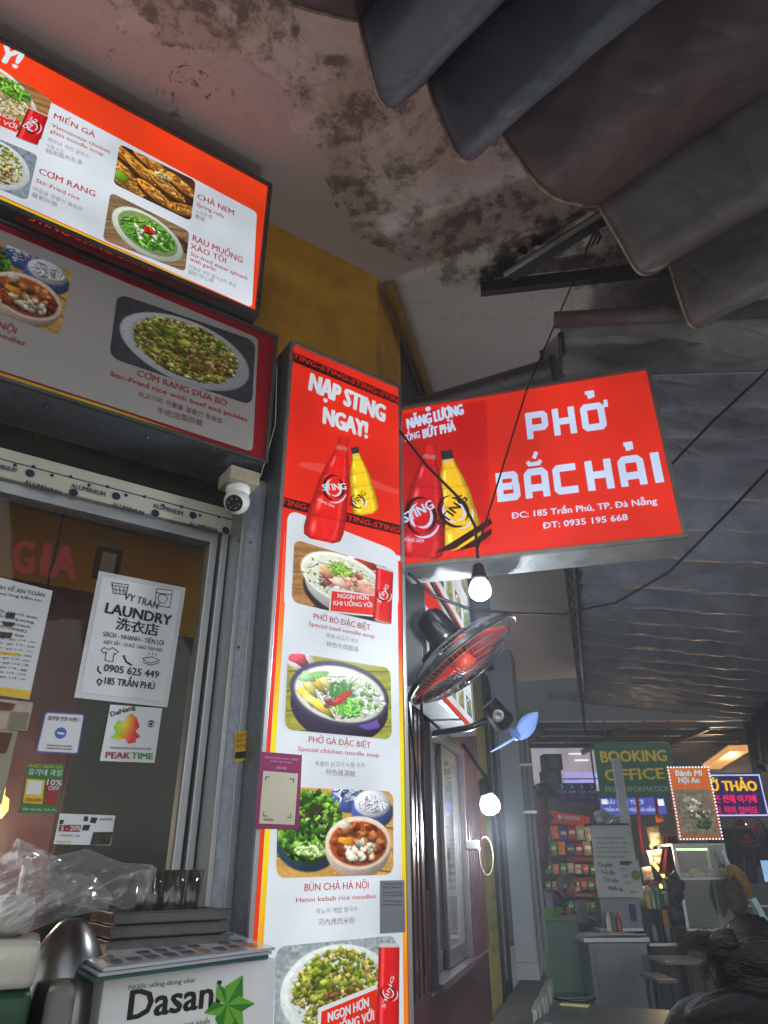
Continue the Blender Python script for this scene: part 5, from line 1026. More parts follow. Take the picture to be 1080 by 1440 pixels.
def blade(ang, mt, twist=.5, r0=.045, r1=.235, w0=.5, w1=.95, par=None, c=fc, n_=nf, ea=e1, eb=e2, nm='blade'):
    vs = []; fs = []; nr, na = 9, 9
    for i in range(nr):
        t = i/(nr-1); r = r0+(r1-r0)*t; w_ = (w0+(w1-w0)*math.sin(min(1, t*1.2)*math.pi/2))*(1 if t < .85 else 1-(t-.85)*2.2)
        for j in range(na):
            q = j/(na-1)-.5; a = ang+q*w_+t*.25; vs.append(c+(ea*math.cos(a)+eb*math.sin(a))*r+n_*(-q*twist*.09+.01*math.cos(q*3)))
    for i in range(nr-1):
        for j in range(na-1): a = i*na+j; fs.append((a, a+1, a+na+1, a+na))
    b = mesh(nm, vs, fs, mt, par, True); md = b.modifiers.new('s', 'SOLIDIFY'); md.thickness = .003; return b
OB = mat('translucent_orange', (1, .3, .12), .35, 0, .12, 5, 0, .5)
def translucent(M_, c, f):
    nt = M_.node_tree; p = nt.nodes['Principled BSDF']; tl = nt.nodes.new('ShaderNodeBsdfTranslucent'); tl.inputs[0].default_value = lin(c); mx = nt.nodes.new('ShaderNodeMixShader'); mx.inputs[0].default_value = f
    nt.links.new(p.outputs[0], mx.inputs[1]); nt.links.new(tl.outputs[0], mx.inputs[2]); nt.links.new(mx.outputs[0], nt.nodes['Material Output'].inputs[0])
translucent(OB, (1, .42, .2), .7)
for k in range(3): blade(.55+k*2.094, OB, .7, w0=.8, w1=1.45, par=o)
mo = fc-nf*.09
smooth_by(MB().lathe(mo, -nf, [(-.03, .03), (-.01, .055), (.02, .066), (.11, .062), (.135, .055), (.15, .035), (.152, 0)], 28).out('motor', BKP, o))
arm_end = PC.off(.02).hit(585, 960)
MB().tube([mo-nf*.08, mo-nf*.1-Vector((0, 0, .12)), (mo-nf*.1).lerp(Vector((CO+C_*.45).to_tuple()[:2]+(mo.z-.15,)), .6), Vector((CO+C_*.4).to_tuple()[:2]+(mo.z-.15,))], .022, 10).out('arm', BKP, o, True)
MB().box(Vector((CO+C_*.4+NC*.015).to_tuple()[:2]+(mo.z-.15,)), NC*.015, C_*.06, Vector((0, 0, .1)), .005).out('mounting_plate', BKP, o)
# ---- second fan, open, blue blades
f2 = at(727, 1036, 3.6); v2 = (f2-CAM).normalized(); n2 = (_R*.62-_U*.70)*.95-v2*.2; n2, g1, g2 = fan_frame(n2)
o = thing('wall_fan', 'smaller black wall fan without a cage, with pale blue blades', 'fan', f2); BB = mat('pale_blue_plastic', (.68, .78, .96), .35, 0, .08, 5, 0); translucent(BB, (.75, .84, 1), .5)
MB().lathe(f2, n2, [(-.05, .01), (-.02, .02), (.01, .018), (.02, 0)], 16).out('hub', BB, o, True)
for nm_, tip, wpx, tw in (('blade', (756, 1002), 10.5, .25), ('blade', (690, 1058), 4.0, .6)):
    a = at(728, 1036, 3.6); b = at(*tip, 3.62); ax_ = b-a; wd_ = (_R*.62+_U*.72)*(wpx*.0044); wd_ = wd_-ax_*(wd_.dot(ax_)/ax_.dot(ax_)); vs = []; fs = []
    if wpx > 8: wd_ = (_R*.62-_U*.78)*(wpx*.0044)
    for i in range(13):
        t = i/12; h_ = math.sin(math.pi*min(1, .12+.88*t))**.75 if t < .97 else .12
        for j in range(5): q = j/2-1; vs.append(a+ax_*t+wd_*q*h_-v2*(.025*q*h_*tw*4+.01*t))
    for i in range(12):
        for j in range(4): k_ = i*5+j; fs.append((k_, k_+1, k_+6, k_+5))
    bb = mesh(nm_, vs, fs, BB, o, True); md = bb.modifiers.new('s', 'SOLIDIFY'); md.thickness = .003
m2 = f2-n2*.13; smooth_by(MB().lathe(m2, n2, [(-.08, .03), (-.075, .05), (.04, .056), (.06, .045), (.07, .02)], 20).out('motor', BLACK(), o)); MB().lathe(m2, (-v2), [(.06, .03), (.068, .028), (.07, .018), (.066, 0)], 18).out('knob', ALU(), o)
MB().tube([m2, m2-NC*.15+Vector((0, 0, -.05)), m2-NC*.42+Vector((0, 0, -.08))], .018, 8).out('arm', BKP, o, True)
# ---- yellow pipe in the corner under the soffit
p0, p1 = on_z(533, 400, ZS-.05)+NC*.05, on_z(590, 560, ZS-.05)+NC*.05
o = MB().tube([p0+C_*.03, p0+C_*.03+(C_*1.3)], .028, 12).out('pipe', mat('yellow_pipe', (.7, .55, .2), .5, 0, .15, 9, .1, dirt=.3), None, True); tag(o, 'yellow painted pipe running along the top corner beyond the tall sign', 'pipe')

# ================================================================== far end of the lane
def BG(y): return Pl(math.pi/2, p=(0, y, 0))
def pxbox(name, pl, x0, y0, x1, y1, l0, l1, mt, parent, bev=.003):
    a, b = pl.uv(x0, (y0+y1)/2), pl.uv(x1, (y0+y1)/2); t_, b_ = pl.uv((x0+x1)/2, y0), pl.uv((x0+x1)/2, y1)
    return slab(name, pl, a[0], b[0], b_[1], t_[1], l0, l1, mt, parent, bev)
def at_pl(pl, x, y): p = pl.hit(x, y); return p
DK = mat('dark_facade', (.16, .15, .15), .8, 0, .3, 1.5, .1, dirt=.3)
bw = BG(17.5); o = thing('building', 'dark building front closing the far end of the lane', 'building', (4, 17.7, 0))
slab('wall', bw, -12, 22, 0, 9, -.3, 0, DK, o, 0)
for k in range(8): slab('shutter', bw, -3+2.2*k, -1.1+2.2*k, .1, 2.6, 0, .04, mat('grey_shutter', (.22, .22, .23), .6, .2, .3, 3, .1), o, .01)
pr_ = Pl(AZC-math.radians(0), p=CO+NC*6.6); o = thing('building', 'dark shop row on the right side of the lane', 'building', CO+NC*6.8+C_*7)
bm_ = MB().box(CO+NC*6.9+C_*9+Vector((0, 0, 2.6)), NC*.2, C_*6.5, Vector((0, 0, 2.6))).out('wall', DK, o)
for k in range(5): MB().box(CO+NC*6.66+C_*(4+2.4*k)+Vector((0, 0, 1.3)), NC*.03, C_*.9, Vector((0, 0, 1.25)), .01).out('shutter', mat('grey_shutter', (.22, .22, .23)), o)
# lit upper room
pl = BG(14); o = thing('lit_room', 'pale lit upstairs room seen left of the green sign', 'building', pl.hit(800, 1103)-Vector((0, 0, .0)))
WL = glow('room_wall_glow', (.74, .7, .74), .75); LV = glow('lavender_glow', (.72, .7, .98), .9)  # back wall itself glows, standing in for light inside the room
pxbox('back_wall', pl, 750, 1042, 842, 1112, -.1, 0, WL, o); pxbox('window_glow', pl, 794, 1086, 842, 1103, 0, .02, LV, o)
for y in (1059, 1068): pxbox('ceiling_lamp', pl, 799+y-1059, y, 818+y-1059, y+2.5, .01, .03, glow('white_lamp', (.98, .98, 1), 1.1), o)
pxbox('rail', pl, 790, 1095, 850, 1096.5, .05, .08, BLACK(), o); pxbox('post', pl, 831, 1042, 833, 1112, .05, .08, BLACK(), o)
for k, (x, y) in enumerate([(765, 1060), (764, 1083)]):
    pl = BG(12); o = thing('speaker', ['upper', 'lower'][k]+' black box of the stacked pair left of the lit room', 'speaker', pl.hit(x+13, y+22)); pxbox('cabinet', pl, x, y, x+26, y+22, -.3, 0, BLACK(), o, .01)
    c_ = pl.uv(x+13, y+11); MB().lathe(pl.W(c_[0], c_[1], 0), pl.n, [(0, .09), (.01, .09), (.004, .07), (-.0, .03), (.006, 0)], 20).out('cone', mat('grey_cone', (.2, .2, .22), .5), o)
pl = BG(11.2); o = thing('banner', 'dark blue printed banner with repeated red and white marks', 'banner', pl.hit(812, 1127)); NB = mat('navy_banner', (.13, .18, .36), .6)
pxbox('cloth', pl, 782, 1101, 838, 1128, -.01, 0, NB, o); RM = mat('banner_red', (.6, .12, .2), .6); BWH = mat('banner_white', (.6, .65, .75), .6)
for k in range(4):
    text('lettering', pl, ')', (788+14*k, 1108), (792+14*k, 1108), 5, BWH, o, .002, .03); text('lettering', pl, 'TIGER', (786+14*k, 1115), (796+14*k, 1115), 3, BWH, o, .002); text('lettering', pl, 'S', (789+14*k, 1124), (793+14*k, 1124), 7, RM, o, .002, .03)
o = thing('hanging_cloth', 'dull maroon cloth bundle hanging right of the pillar pipes', 'cloth', BG(8.6).hit(757, 1180))
mb = MB(); pl = BG(8.6); P_ = [pl.hit(763, y)+Vector((.02*math.sin(y), 0, 0)) for y in (1120, 1140, 1160, 1180, 1200, 1222)]; mb.tube(P_, [.03, .07, .1, .09, .11, .05], 12).out('cloth', mat('maroon_cloth', (.3, .12, .13), .9, 0, .3, 8, .4), o, True)
# booking office sign
pl = BG(10.8); o = thing('booking_sign', 'green hanging sign with yellow capital lettering at the lane end', 'sign', pl.hit(893, 1121)); r_ = rect_of(pl, [(834, 1044), (946, 1044), (952, 1121), (846, 1122)])
slab('board', pl, *r_, -.04, 0, mat('dark_green_board', (.1, .34, .23), .5, 0, .1, 3), o, .004); YT = mat('yellow_lettering', (.8, .68, .15), .5)
text('lettering', pl, 'BOOKING', (846, 1072), (938, 1070), 16, YT, o, .003, .045); text('lettering', pl, 'OFFICE', (852, 1098), (935, 1095), 16, YT, o, .003, .045); text('lettering', pl, 'FREE INFORMATION', (852, 1114), (944, 1113), 8, mat('grey_lettering', (.6, .65, .62), .5), o, .003, .01)
for x in (850, 940): MB().tube([pl.hit(x, 1044), pl.hit(x, 1010)], .012, 6).out('hanger', BLACK(), o)
pl = BG(12.3); o = thing('led_sign', 'blue and violet lit strip sign below the green sign', 'sign', pl.hit(890, 1144)); pxbox('face', pl, 846, 1121, 936, 1145, -.08, 0, glow('violet_blue', (.32, .35, .8), .8), o)
text('lettering', pl, 'HẢI SẢN TƯƠI', (852, 1131), (905, 1131), 6, BW, o, .003, .03); text('lettering', pl, 'TRẦN PHÚ - THỰC HÀ NẴNG', (850, 1141), (925, 1141), 5, BW, o, .003, .03)
pxbox('lamp', pl, 925, 1124, 933, 1133, 0, .02, glow('white_lamp', (.98, .98, 1)), o); pxbox('lamp', pl, 846, 1124, 854, 1131, 0, .02, glow('white_lamp', (.98, .98, 1)), o)
# orion banner
pl = BG(9.9); o = thing('banner', 'red pennant shaped banner with white lettering over the snack rack', 'banner', pl.hit(800, 1160))
flat('cloth', pl, [(772, 1140), (781, 1141), (830, 1149), (828, 1162), (784, 1158), (774, 1158), (779, 1150)], mat('coral_banner', (.68, .17, .12), .6), o, 0); text('lettering', pl, 'ORION', (792, 1152), (814, 1154), 6, BWH, o, .004, .03)
c_ = pl.uv(787, 1149); MB().lathe(pl.W(c_[0], c_[1], .003), pl.n, [(0, .028), (.001, .028)], 14).out('round_mark', BWH, o)
# snack rack
pl = BG(10.4); o = thing('rack', 'grocery rack with red edged shelves right of the pillar', 'rack', pl.hit(795, 1300)); zf = pl.uv(790, 1300)[1]
RK = mat('red_shelf_edge', (.5, .07, .08), .5); DM = mat('dark_metal', (.12, .12, .13), .5, .3)
pxbox('back_panel', pl, 752, 1135, 850, 1312, -.3, -.26, mat('rack_back', (.2, .19, .19), .7, 0, .4, 5), o)
for y in (1206, 1234, 1255, 1285): 
    pxbox('shelf', pl, 756, y-1, 846, y+.5, -.26, .1, DM, o); pxbox('shelf_edge', pl, 795, y, 846, y+6, .1, .11, RK, o)
for k, y in enumerate((1260, 1290)): text('lettering', pl.off(.11), 'KEM NGON THEO NGON', (799, y), (833, y+1), 3, BWH, o, .002)
for x in (756, 846): pxbox('upright', pl, x, 1150, x+2.5, 1330, -.02, .02, DM, o)
PC_ = [('green', (.25, .5, .12)), ('yellow', (.75, .62, .15)), ('pink', (.7, .35, .42)), ('red', (.6, .1, .1)), ('white', (.7, .7, .68)), ('blue', (.15, .25, .5)), ('cream', (.65, .58, .42)), ('orange', (.75, .4, .1)), ('silver', (.5, .52, .54))]
def packet(pl, x, y, w_, h, ci, label, group, tilt=0, l=.14):
    nm, c = PC_[ci]; ctr = pl.hit(x, y); sx = (pl.uv(x+w_/2, y)[0]-pl.uv(x-w_/2, y)[0])/2; sz = (pl.uv(x, y-h/2)[1]-pl.uv(x, y+h/2)[1])/2; vs = []; fs = []; n = 6
    for sgn in (1, -1):
        for j in range(n+1):
            for i in range(n+1):
                u_, v_ = i/n*2-1, j/n*2-1; d = .3*min(sx, sz)*max(0, (1-u_*u_))**.5*max(0, (1-v_*v_))**.5*(1+RNG.normal(0, .15)); q = Vector((u_*sx*(1-.06*(1-abs(v_))), v_*sz)); q.rotate(Matrix.Rotation(tilt, 2)); vs.append(ctr+pl.u*q.x+pl.v*q.y+pl.n*(l+sgn*d))
    m_ = (n+1)**2
    for s_ in (0, 1):
        for j in range(n):
            for i in range(n): a = s_*m_+j*(n+1)+i; f = (a, a+1, a+n+2, a+n+1); fs.append(f if s_ == 0 else f[::-1])
    t = thing('snack_packet', label, 'packet', ctr-Vector((0, 0, sz)), group)
    mesh('pouch', vs, fs, mat('foil_'+nm, c, .3, .15, .35, 22, .1), t, True)
    q4 = [(-.7, .35), (.7, .35), (.7, -.1), (-.7, -.1)]; b = [ctr+pl.u*(a*sx)+pl.v*(c_*sz)+pl.n*(l+.32*min(sx, sz)) for a, c_ in q4]; mesh('label_patch', b, [(0, 1, 2, 3)], mat('foil_'+PC_[(ci*3+4) % 9][0], PC_[(ci*3+4) % 9][1], .3, .15, .35, 22, .1), t)
rows = [('top hanging', 1172, 7, 11, 19, 765), ('second hanging', 1194, 7, 11, 19, 763), ('upper shelf', 1222, 8, 9.5, 15, 768), ('middle shelf', 1246, 8, 9, 13, 768), ('lower shelf', 1275, 8, 9.5, 14, 768)]
orow = ['leftmost', 'second', 'third', 'fourth', 'fifth', 'sixth', 'seventh', 'rightmost']
for ri, (rn, y, n, w_, h, x0) in enumerate(rows):
    for k in range(n):
        ci = [0, 1, 4, 3, 7, 8, 2, 6, 5][(k*4+ri*5) % 9] if ri < 2 else ([0, 2, 0, 6, 4, 2, 0, 2] if ri < 4 else [0, 6, 4, 0, 8, 6, 0, 4])[k]
        packet(pl, x0+k*(w_+.9), y+RNG.normal(0, 1), w_*RNG.uniform(.85, 1.05), h*RNG.uniform(.85, 1.1), ci, f'{PC_[ci][0]} snack packet, {orow[k] if k < n-1 else "last"} from the left in the {rn} row', 'snack packets on the grocery rack', RNG.normal(0, .08))
# fluorescent strip light over the rack (the pale streak there)
# steel cupboard, boards on it
pl = BG(8.6); ST = mat('stainless_steel', (.36, .38, .41), .35, .85, .2, 3, .03, dirt=.2, stretch=(1, 1, .3))
o = thing('steel_counter', 'stainless steel cupboard with the paper menus standing on it', 'counter', pl.hit(868, 1416)); zc = pl.uv(868, 1318)[1]; a, b = pl.uv(831, 1360)[0], pl.uv(914, 1360)[0]
slab('body', pl, a, b, 0, zc-.05, -.6, 0, ST, o, .006); slab('top', pl, a-.05, b+.03, zc-.045, zc, -.62, .04, ALU(), o, .006); slab('top_rail', pl, a-.03, b+.01, zc+.02, zc+.03, -.02, .03, ALU(), o, .003)
slab('door_panel', pl, a+.06, b-.06, .15, zc-.12, 0, .008, ST, o, .004)
o = thing('box', 'grey metal box under the paper menus on the steel counter', 'box', pl.hit(875, 1310)); pxbox('case', pl, 848, 1262, 905, 1308, -.3, -.06, ST, o, .008); pxbox('lid_edge', pl, 846, 1306, 907, 1310, -.3, -.04, ALU(), o, .003); pxbox('dark_panel', pl, 888, 1272, 897, 1296, -.06, -.05, NB, o)
pf_ = pl.off(.03); o = thing('notice_board', 'upper white printed sheet board standing behind the drinks menu', 'board', pf_.hit(862, 1212)); r_ = rect_of(pf_, [(832, 1160), (888, 1161), (894, 1212), (835, 1212)])
slab('sheet', pf_, *r_, -.03, 0, mat('old_white_card', (.62, .64, .64), .5, 0, .06, 6), o, .002); slab('top_edge', pf_, r_[0]-.03, r_[1]-.02, r_[3], r_[3]+.02, -.15, .01, BLACK(), o, .002)
for k in range(5): text('lettering', pf_, ['MÃ THANH TOÁN', 'Quét mã tại đây', 'Chuyển khoản ngân hàng', 'NGUYEN THI HOA', 'Vietcombank 0041'][k], (838+(k % 2)*3, 1180+k*6.5), (878+(k*5) % 9, 1180+k*6.5), 3, INK(), o, .002, 0)
pd2 = pl.off(.07); o = thing('menu_board', 'lower white drinks menu board with handwritten style lettering', 'board', pd2.hit(868, 1265)); slab('sheet', pd2, *rect_of(pd2, [(836, 1209), (900, 1211), (904, 1263), (841, 1261)]), -.02, 0, mat('old_white_card', (.62, .64, .64)), o, .002)
for s_, a, b in [('Cà phê', (841, 1218), (861, 1219)), ('Trà tắc', (845, 1229), (865, 1230)), ('Trà sữa', (849, 1239), (869, 1241)), ('Nước ép', (856, 1251), (876, 1253))]: text('lettering', pd2, s_, a, b, 5.5, INK(), o, .002, .04)
for k, (x, y) in enumerate([(872, 1224), (875, 1234), (879, 1243), (886, 1256)]): text('lettering', pd2, ['15k', '20k', '25k', '30k'][k], (x, y), (x+10, y), 4, mat('grey_lettering', (.6, .65, .62)) if False else INK(), o, .002, 0)
c_ = pd2.uv(894, 1231); MB().lathe(pd2.W(c_[0], c_[1], .002), pl.n, [(0, .05), (.001, .05)], 16).out('picture', mat('olive_print', (.4, .42, .15), .5, 0, .6, 40), o); flat('picture', pd2, [(872, 1211), (890, 1211), (884, 1217), (872, 1216)], INK(), o, .002)
pw_ = pl.off(.0); o = thing('plank', 'tall plain white board standing upright in front of the green sign', 'board', pw_.hit(875, 1160)); slab('board', pw_, *rect_of(pw_, [(863, 1066), (875, 1066), (887, 1160), (873, 1160)]), -.05, -.02, mat('plain_white_board', (.66, .68, .72), .5), o, .003)
for k, (x, lb) in enumerate([(896, 'left'), (922, 'right')]):
    p = BG(9.6); ob = MB().tube([p.hit(x, 1120), p.hit(x+4, 1165), p.hit(x+8, 1200)], .02, 6).out('red_strap', mat('red_strap', (.6, .1, .1), .6), None, True); tag(ob, f'{lb} red strap hanging below the green sign', 'strap')
# green cupboard, basin, cup, bending person
pl = BG(9.0); GC = mat('faded_green_paint', (.27, .38, .33), .6, 0, .12, 3, .1, dirt=.2)
o = thing('cupboard', 'faded green wooden cupboard right of the pillar', 'cupboard', pl.hit(792, 1400)); zg = pl.uv(790, 1291)[1]; a, b = pl.uv(768, 1345)[0], pl.uv(817, 1345)[0]
slab('body', pl, a, b, .0, zg-.03, -.45, 0, GC, o, .005); slab('top', pl, a-.02, b+.01, zg-.028, zg, -.47, .02, GC, o, .004); slab('door', pl, a+.03, b-.03, .1, zg-.08, 0, .012, GC, o, .004)
pb_ = pl.hit(779, 1290)-Vector((0, -.15, 0)); pb_.z = zg
tag(smooth_by(MB().lathe(pb_, (0, 0, 1), [(0, .1), (.085, .145), (.09, .15), (.088, .135), (.01, .09), (.008, 0)], 28).out('basin', mat('lime_plastic', (.35, .55, .12), .35, 0, .08), None)), 'lime green plastic basin on the green cupboard', 'basin')
pc2 = pb_+Vector((.01, .02, .01)); tag(smooth_by(MB().lathe(pc2, (0, 0, 1), [(0, .055), (.2, .06), (.235, .062), (.23, .056), (.02, .05), (.02, 0)], 24).out('cup', ST, None)), 'tall steel cup standing in the green basin', 'cup')
def skin(name, pts, rad, edges, mt, parent, sub=2):
    me = bpy.data.meshes.new('s'); org = wloc(parent); me.from_pydata([Vector(p)-org for p in pts], edges, []); ob = bpy.data.objects.new('s', me); COL.objects.link(ob)
    md = ob.modifiers.new('k', 'SKIN')
    if not me.skin_vertices: bpy.context.view_layer.update()
    for v, r in zip(me.skin_vertices[0].data, rad): v.radius = (r, r) if not isinstance(r, tuple) else r; v.use_root = False
    me.skin_vertices[0].data[0].use_root = True
    s2 = ob.modifiers.new('u', 'SUBSURF'); s2.levels = sub; s2.render_levels = sub; md.use_smooth_shade = True
    dg = bpy.context.evaluated_depsgraph_get(); m2 = bpy.data.meshes.new_from_object(ob.evaluated_get(dg)); bpy.data.objects.remove(ob)
    m2.name = name; m2.materials.clear(); m2.materials.append(mt); m2.polygons.foreach_set('use_smooth', [True]*len(m2.polygons))
    o2 = bpy.data.objects.new(name, m2); COL.objects.link(o2); o2.parent = parent; return o2
SKN = mat('skin', (.55, .36, .27), .5, 0, .08, 12, .02); HAIR = mat('black_hair', (.035, .028, .026), .45, 0, .5, 60, .35, .5, stretch=(1, 1, .15))
def head(c, fwd, up, mt_s, parent, r=.1, hair=True, nm='hair'):
    """head with brow, nose, chin, ears; fwd = where the face points"""
    f = Vector(fwd).normalized(); u_ = (Vector(up)-f*Vector(up).dot(f)).normalized(); s_ = f.cross(u_)
    bm = bmesh.new(); bmesh.ops.create_uvsphere(bm, u_segments=28, v_segments=20, radius=1)
    vs = []
    for v in bm.verts:
        x, y, z = v.co; X = x*.76; Y = y*.95; Z = z*1.12
        if z < -.1: k = min(1, (-z-.1)/.9); X *= 1-.35*k; Y = Y*(1-.25*k)+.12*k
        if y > .75 and abs(x) < .2 and -.35 < z < .12: Y += .2*(1-abs(x)/.2)*(1-abs(z+.15)/.3)*1.0
        if y > .6 and .12 < z < .25 and .12 < abs(x) < .5: Y -= .05
        if y > .7 and -.58 < z < -.48 and abs(x) < .28: Y -= .04
        vs.append(c+s_*X*r+f*Y*r+u_*Z*r)
    bm.verts.index_update(); fs = [tuple(v.index for v in q.verts) for q in bm.faces]; bm.free(); h = mesh('head', vs, fs, mt_s, parent, True)
    for sg in (-1, 1):
        MB().lathe(c+s_*sg*.78*r-u_*.05*r, s_*sg, [(-.05*r, .16*r), (.06*r, .22*r), (.1*r, .15*r), (.08*r, 0)], 10).out('ear', mt_s, h, True)
        MB().lathe(c+s_*sg*.3*r+f*.83*r+u_*.14*r, f, [(0, .12*r), (.04*r, .09*r), (.06*r, 0)], 10).out('eye', INK(), h, True)
    MB().box(c+f*.88*r-u_*.52*r, s_*.26*r, f*.05*r, u_*.03*r).out('mouth', mat('lips', (.42, .18, .16), .5), h)
    if hair:
        bm = bmesh.new(); bmesh.ops.create_uvsphere(bm, u_segments=30, v_segments=22, radius=1); vs = []; keep = []
        for v in bm.verts:
            x, y, z = v.co; q = 1+.03*math.sin(x*23+z*9)+.02*math.sin(y*31); vs.append(c+s_*x*.84*r*q+f*(y*1.02-.06)*r*q+u_*(z*1.17+.04)*r*q)
        bm.verts.index_update(); fs = [tuple(v.index for v in q.verts) for q in bm.faces if not (q.calc_center_median().y > .35 and q.calc_center_median().z < .45) and q.calc_center_median().z > -.7]; bm.free(); mesh(nm, vs, fs, HAIR, parent, True)
    return h
pl = BG(9.5); hc = pl.hit(797, 1246); hip = pl.hit(768, 1300)+Vector((0, .25, 0)); hip.z = .95
o = thing('person', 'person in dark clothes bending over the green basin, face turned down', 'person', (hip.x, hip.y, 0)); DC = mat('dark_cloth', (.09, .09, .11), .85, 0, .25, 10, .2)
nk = hc+Vector((-.11, .04, -.1)); ch = hc.lerp(hip, .35)+Vector((-.12, .03, .03)); sh1, sh2 = ch+Vector((.0, -.18, .0)), ch+Vector((-.03, .18, .03)); hd1 = pl.hit(795, 1288)+Vector((0, -.2, 0)); hd1.z = zg+.07; hd2 = hd1+Vector((-.12, .12, .0)); el1 = (sh1+hd1)/2+Vector((.06, -.05, -.05)); el2 = (sh2+hd2)/2+Vector((.05, .1, -.05))
kn1, kn2 = hip+Vector((.03, -.1, -.45)), hip+Vector((-.02, .12, -.45)); ft1, ft2 = Vector((kn1.x-.02, kn1.y, .06)), Vector((kn2.x-.04, kn2.y, .06))
skin('body', [hip, ch, nk, sh1, el1, hd1, sh2, el2, hd2, kn1, ft1, kn2, ft2, ft1+Vector((.16, -.03, -.02)), ft2+Vector((.16, -.03, -.02))], [.15, .15, .06, .07, .05, .03, .07, .05, .03, .08, .05, .08, .05, .035, .035], [(0, 1), (1, 2), (1, 3), (3, 4), (4, 5), (1, 6), (6, 7), (7, 8), (0, 9), (9, 10), (0, 11), (11, 12), (10, 13), (12, 14)], DC, o)
skin('forearm', [el1+Vector((0, -.005, 0)), hd1, hd1+Vector((.01, 0, -.06)), hd1+Vector((.03, -.01, -.1)), hd1+Vector((.0, -.02, -.1)), hd1+Vector((-.02, .0, -.09))], [.052, .034, .03, .01, .01, .01], [(0, 1), (1, 2), (2, 3), (2, 4), (2, 5)], SKN, o, 1)
head(hc, (.75, -.3, -.55), (.4, -.1, .9), SKN, o, .115)
pl = BG(10.2); hc = pl.hit(921, 1239); o = thing('person', 'woman in yellow clothes looking down behind the stall goods', 'person', (hc.x, hc.y, 0)); YC = mat('yellow_cloth', (.72, .5, .1), .8, 0, .15, 9, .2)
b0 = Vector((hc.x, hc.y+.05, .5)); chx = Vector((hc.x, hc.y+.04, hc.z-.32))
skin('body', [b0, chx, hc-Vector((0, -.02, .12)), chx+Vector((-.17, 0, .08)), chx+Vector((-.26, -.05, -.15)), chx+Vector((-.12, -.25, -.25)), chx+Vector((.17, 0, .08)), chx+Vector((.26, -.05, -.15)), chx+Vector((.1, -.25, -.25))], [.15, .15, .05, .065, .05, .035, .065, .05, .035], [(0, 1), (1, 2), (1, 3), (3, 4), (4, 5), (1, 6), (6, 7), (7, 8)], YC, o)
head(hc, (-.1, -.85, -.5), (0, -.3, .9), SKN, o, .105)

# banh mi sign on the glass case
pl = BG(8.8); pb2 = pl.off(.02); o = thing('stall_sign', 'orange lit sandwich stall sign edged with small lamps on the glass case', 'sign', pb2.hit(984, 1180)); q_ = [(940, 1079), (997, 1079), (1014, 1180), (955, 1180)]; r_ = rect_of(pb2, q_)
slab('board', pb2, *r_, -.06, 0, mat('orange_sign_body', (.5, .25, .1), .5), o, .003)
V, U = np.mgrid[0:40, 0:24]; im = np.array((.86, .43, .16))*(1-.25*(V/39))[..., None]+np.zeros((40, 24, 3)); art('face', pb2, [proj(pb2.W(*a)) for a in [(r_[0], r_[3]), (r_[1], r_[3]), (r_[1], r_[2]), (r_[0], r_[2])]], im, L_PRINT(), o, .002, 0)
art('food_picture', pb2, [proj(pb2.W(r_[0]+(r_[1]-r_[0])*a, r_[2]+(r_[3]-r_[2])*b)) for a, b in [(.06, .68), (.94, .68), (.94, .06), (.06, .06)]], f_banhmi(), L_PRINT(), o, .004, .04)
BLU = glow('pale_blue_letters', (.7, .92, .98), .95); text('lettering', pb2, 'Bánh Mì', (950, 1091), (987, 1091), 8, BLU, o, .005, .04, .2); text('lettering', pb2, 'Hội An', (954, 1101), (983, 1101), 8, BLU, o, .005, .04, .2)
def dots(pl, r, n, m_, mt, parent, rr=.011):
    g_ = MB(); 
    for i in range(n):
        for v_ in (r[2], r[3]): g_.lathe(pl.W(r[0]+(r[1]-r[0])*i/(n-1), v_, .01), pl.n, [(0, rr), (.012, rr*.6), (.014, 0)], 6)
    for i in range(1, m_):
        for u_ in (r[0], r[1]): g_.lathe(pl.W(u_, r[2]+(r[3]-r[2])*i/m_, .01), pl.n, [(0, rr), (.012, rr*.6), (.014, 0)], 6)
    return g_.out('led_dots', mt, parent)
dots(pb2, r_, 14, 22, glow('led_white', (.9, .95, 1), 1.6), o)
o = thing('glass_case', 'aluminium and glass food case with trays under the orange sign', 'display case', pl.hit(995, 1310)); a, b = pl.uv(956, 1250)[0], pl.uv(1032, 1250)[0]; z1, z0 = pl.uv(990, 1186)[1], pl.uv(990, 1306)[1]; zmid = pl.uv(990, 1234)[1]
for (x0_, x1_) in ((a, a+.035), (b-.035, b)):
    for l_ in (-.5, -.03): slab('post', pl, x0_, x1_, z0, z1, l_, l_+.03, ALU(), o, .003)
for z in (z0, zmid, z1): slab('shelf', pl, a, b, z-.025, z, -.5, .005, ALU(), o, .003)
slab('lower_glass', pl, a+.035, b-.035, z0, zmid-.025, -.015, -.01, glass('case_glass', (.6, .62, .58), .04, .08, .06), o, 0); slab('upper_glass', pl, a+.035, b-.035, zmid, z1-.025, -.015, -.01, glass('case_glass_up', (.85, .88, .84), .03, .05, .1), o, 0)
slab('back', pl, a, b, z0, z1, -.52, -.5, mat('case_back', (.2, .22, .2), .5, 0, .2, 4), o, 0); slab('tube_lamp', pl, a+.1, b-.1, z1-.07, z1-.045, -.3, -.26, glow('case_tube', (.85, 1, .8), 3), o, .003)
slab('base', pl, a-.05, b+.05, .0, z0-.03, -.55, .02, mat('brown_stall_wood', (.25, .19, .15), .7, 0, .2, 5, .1), o, .005)
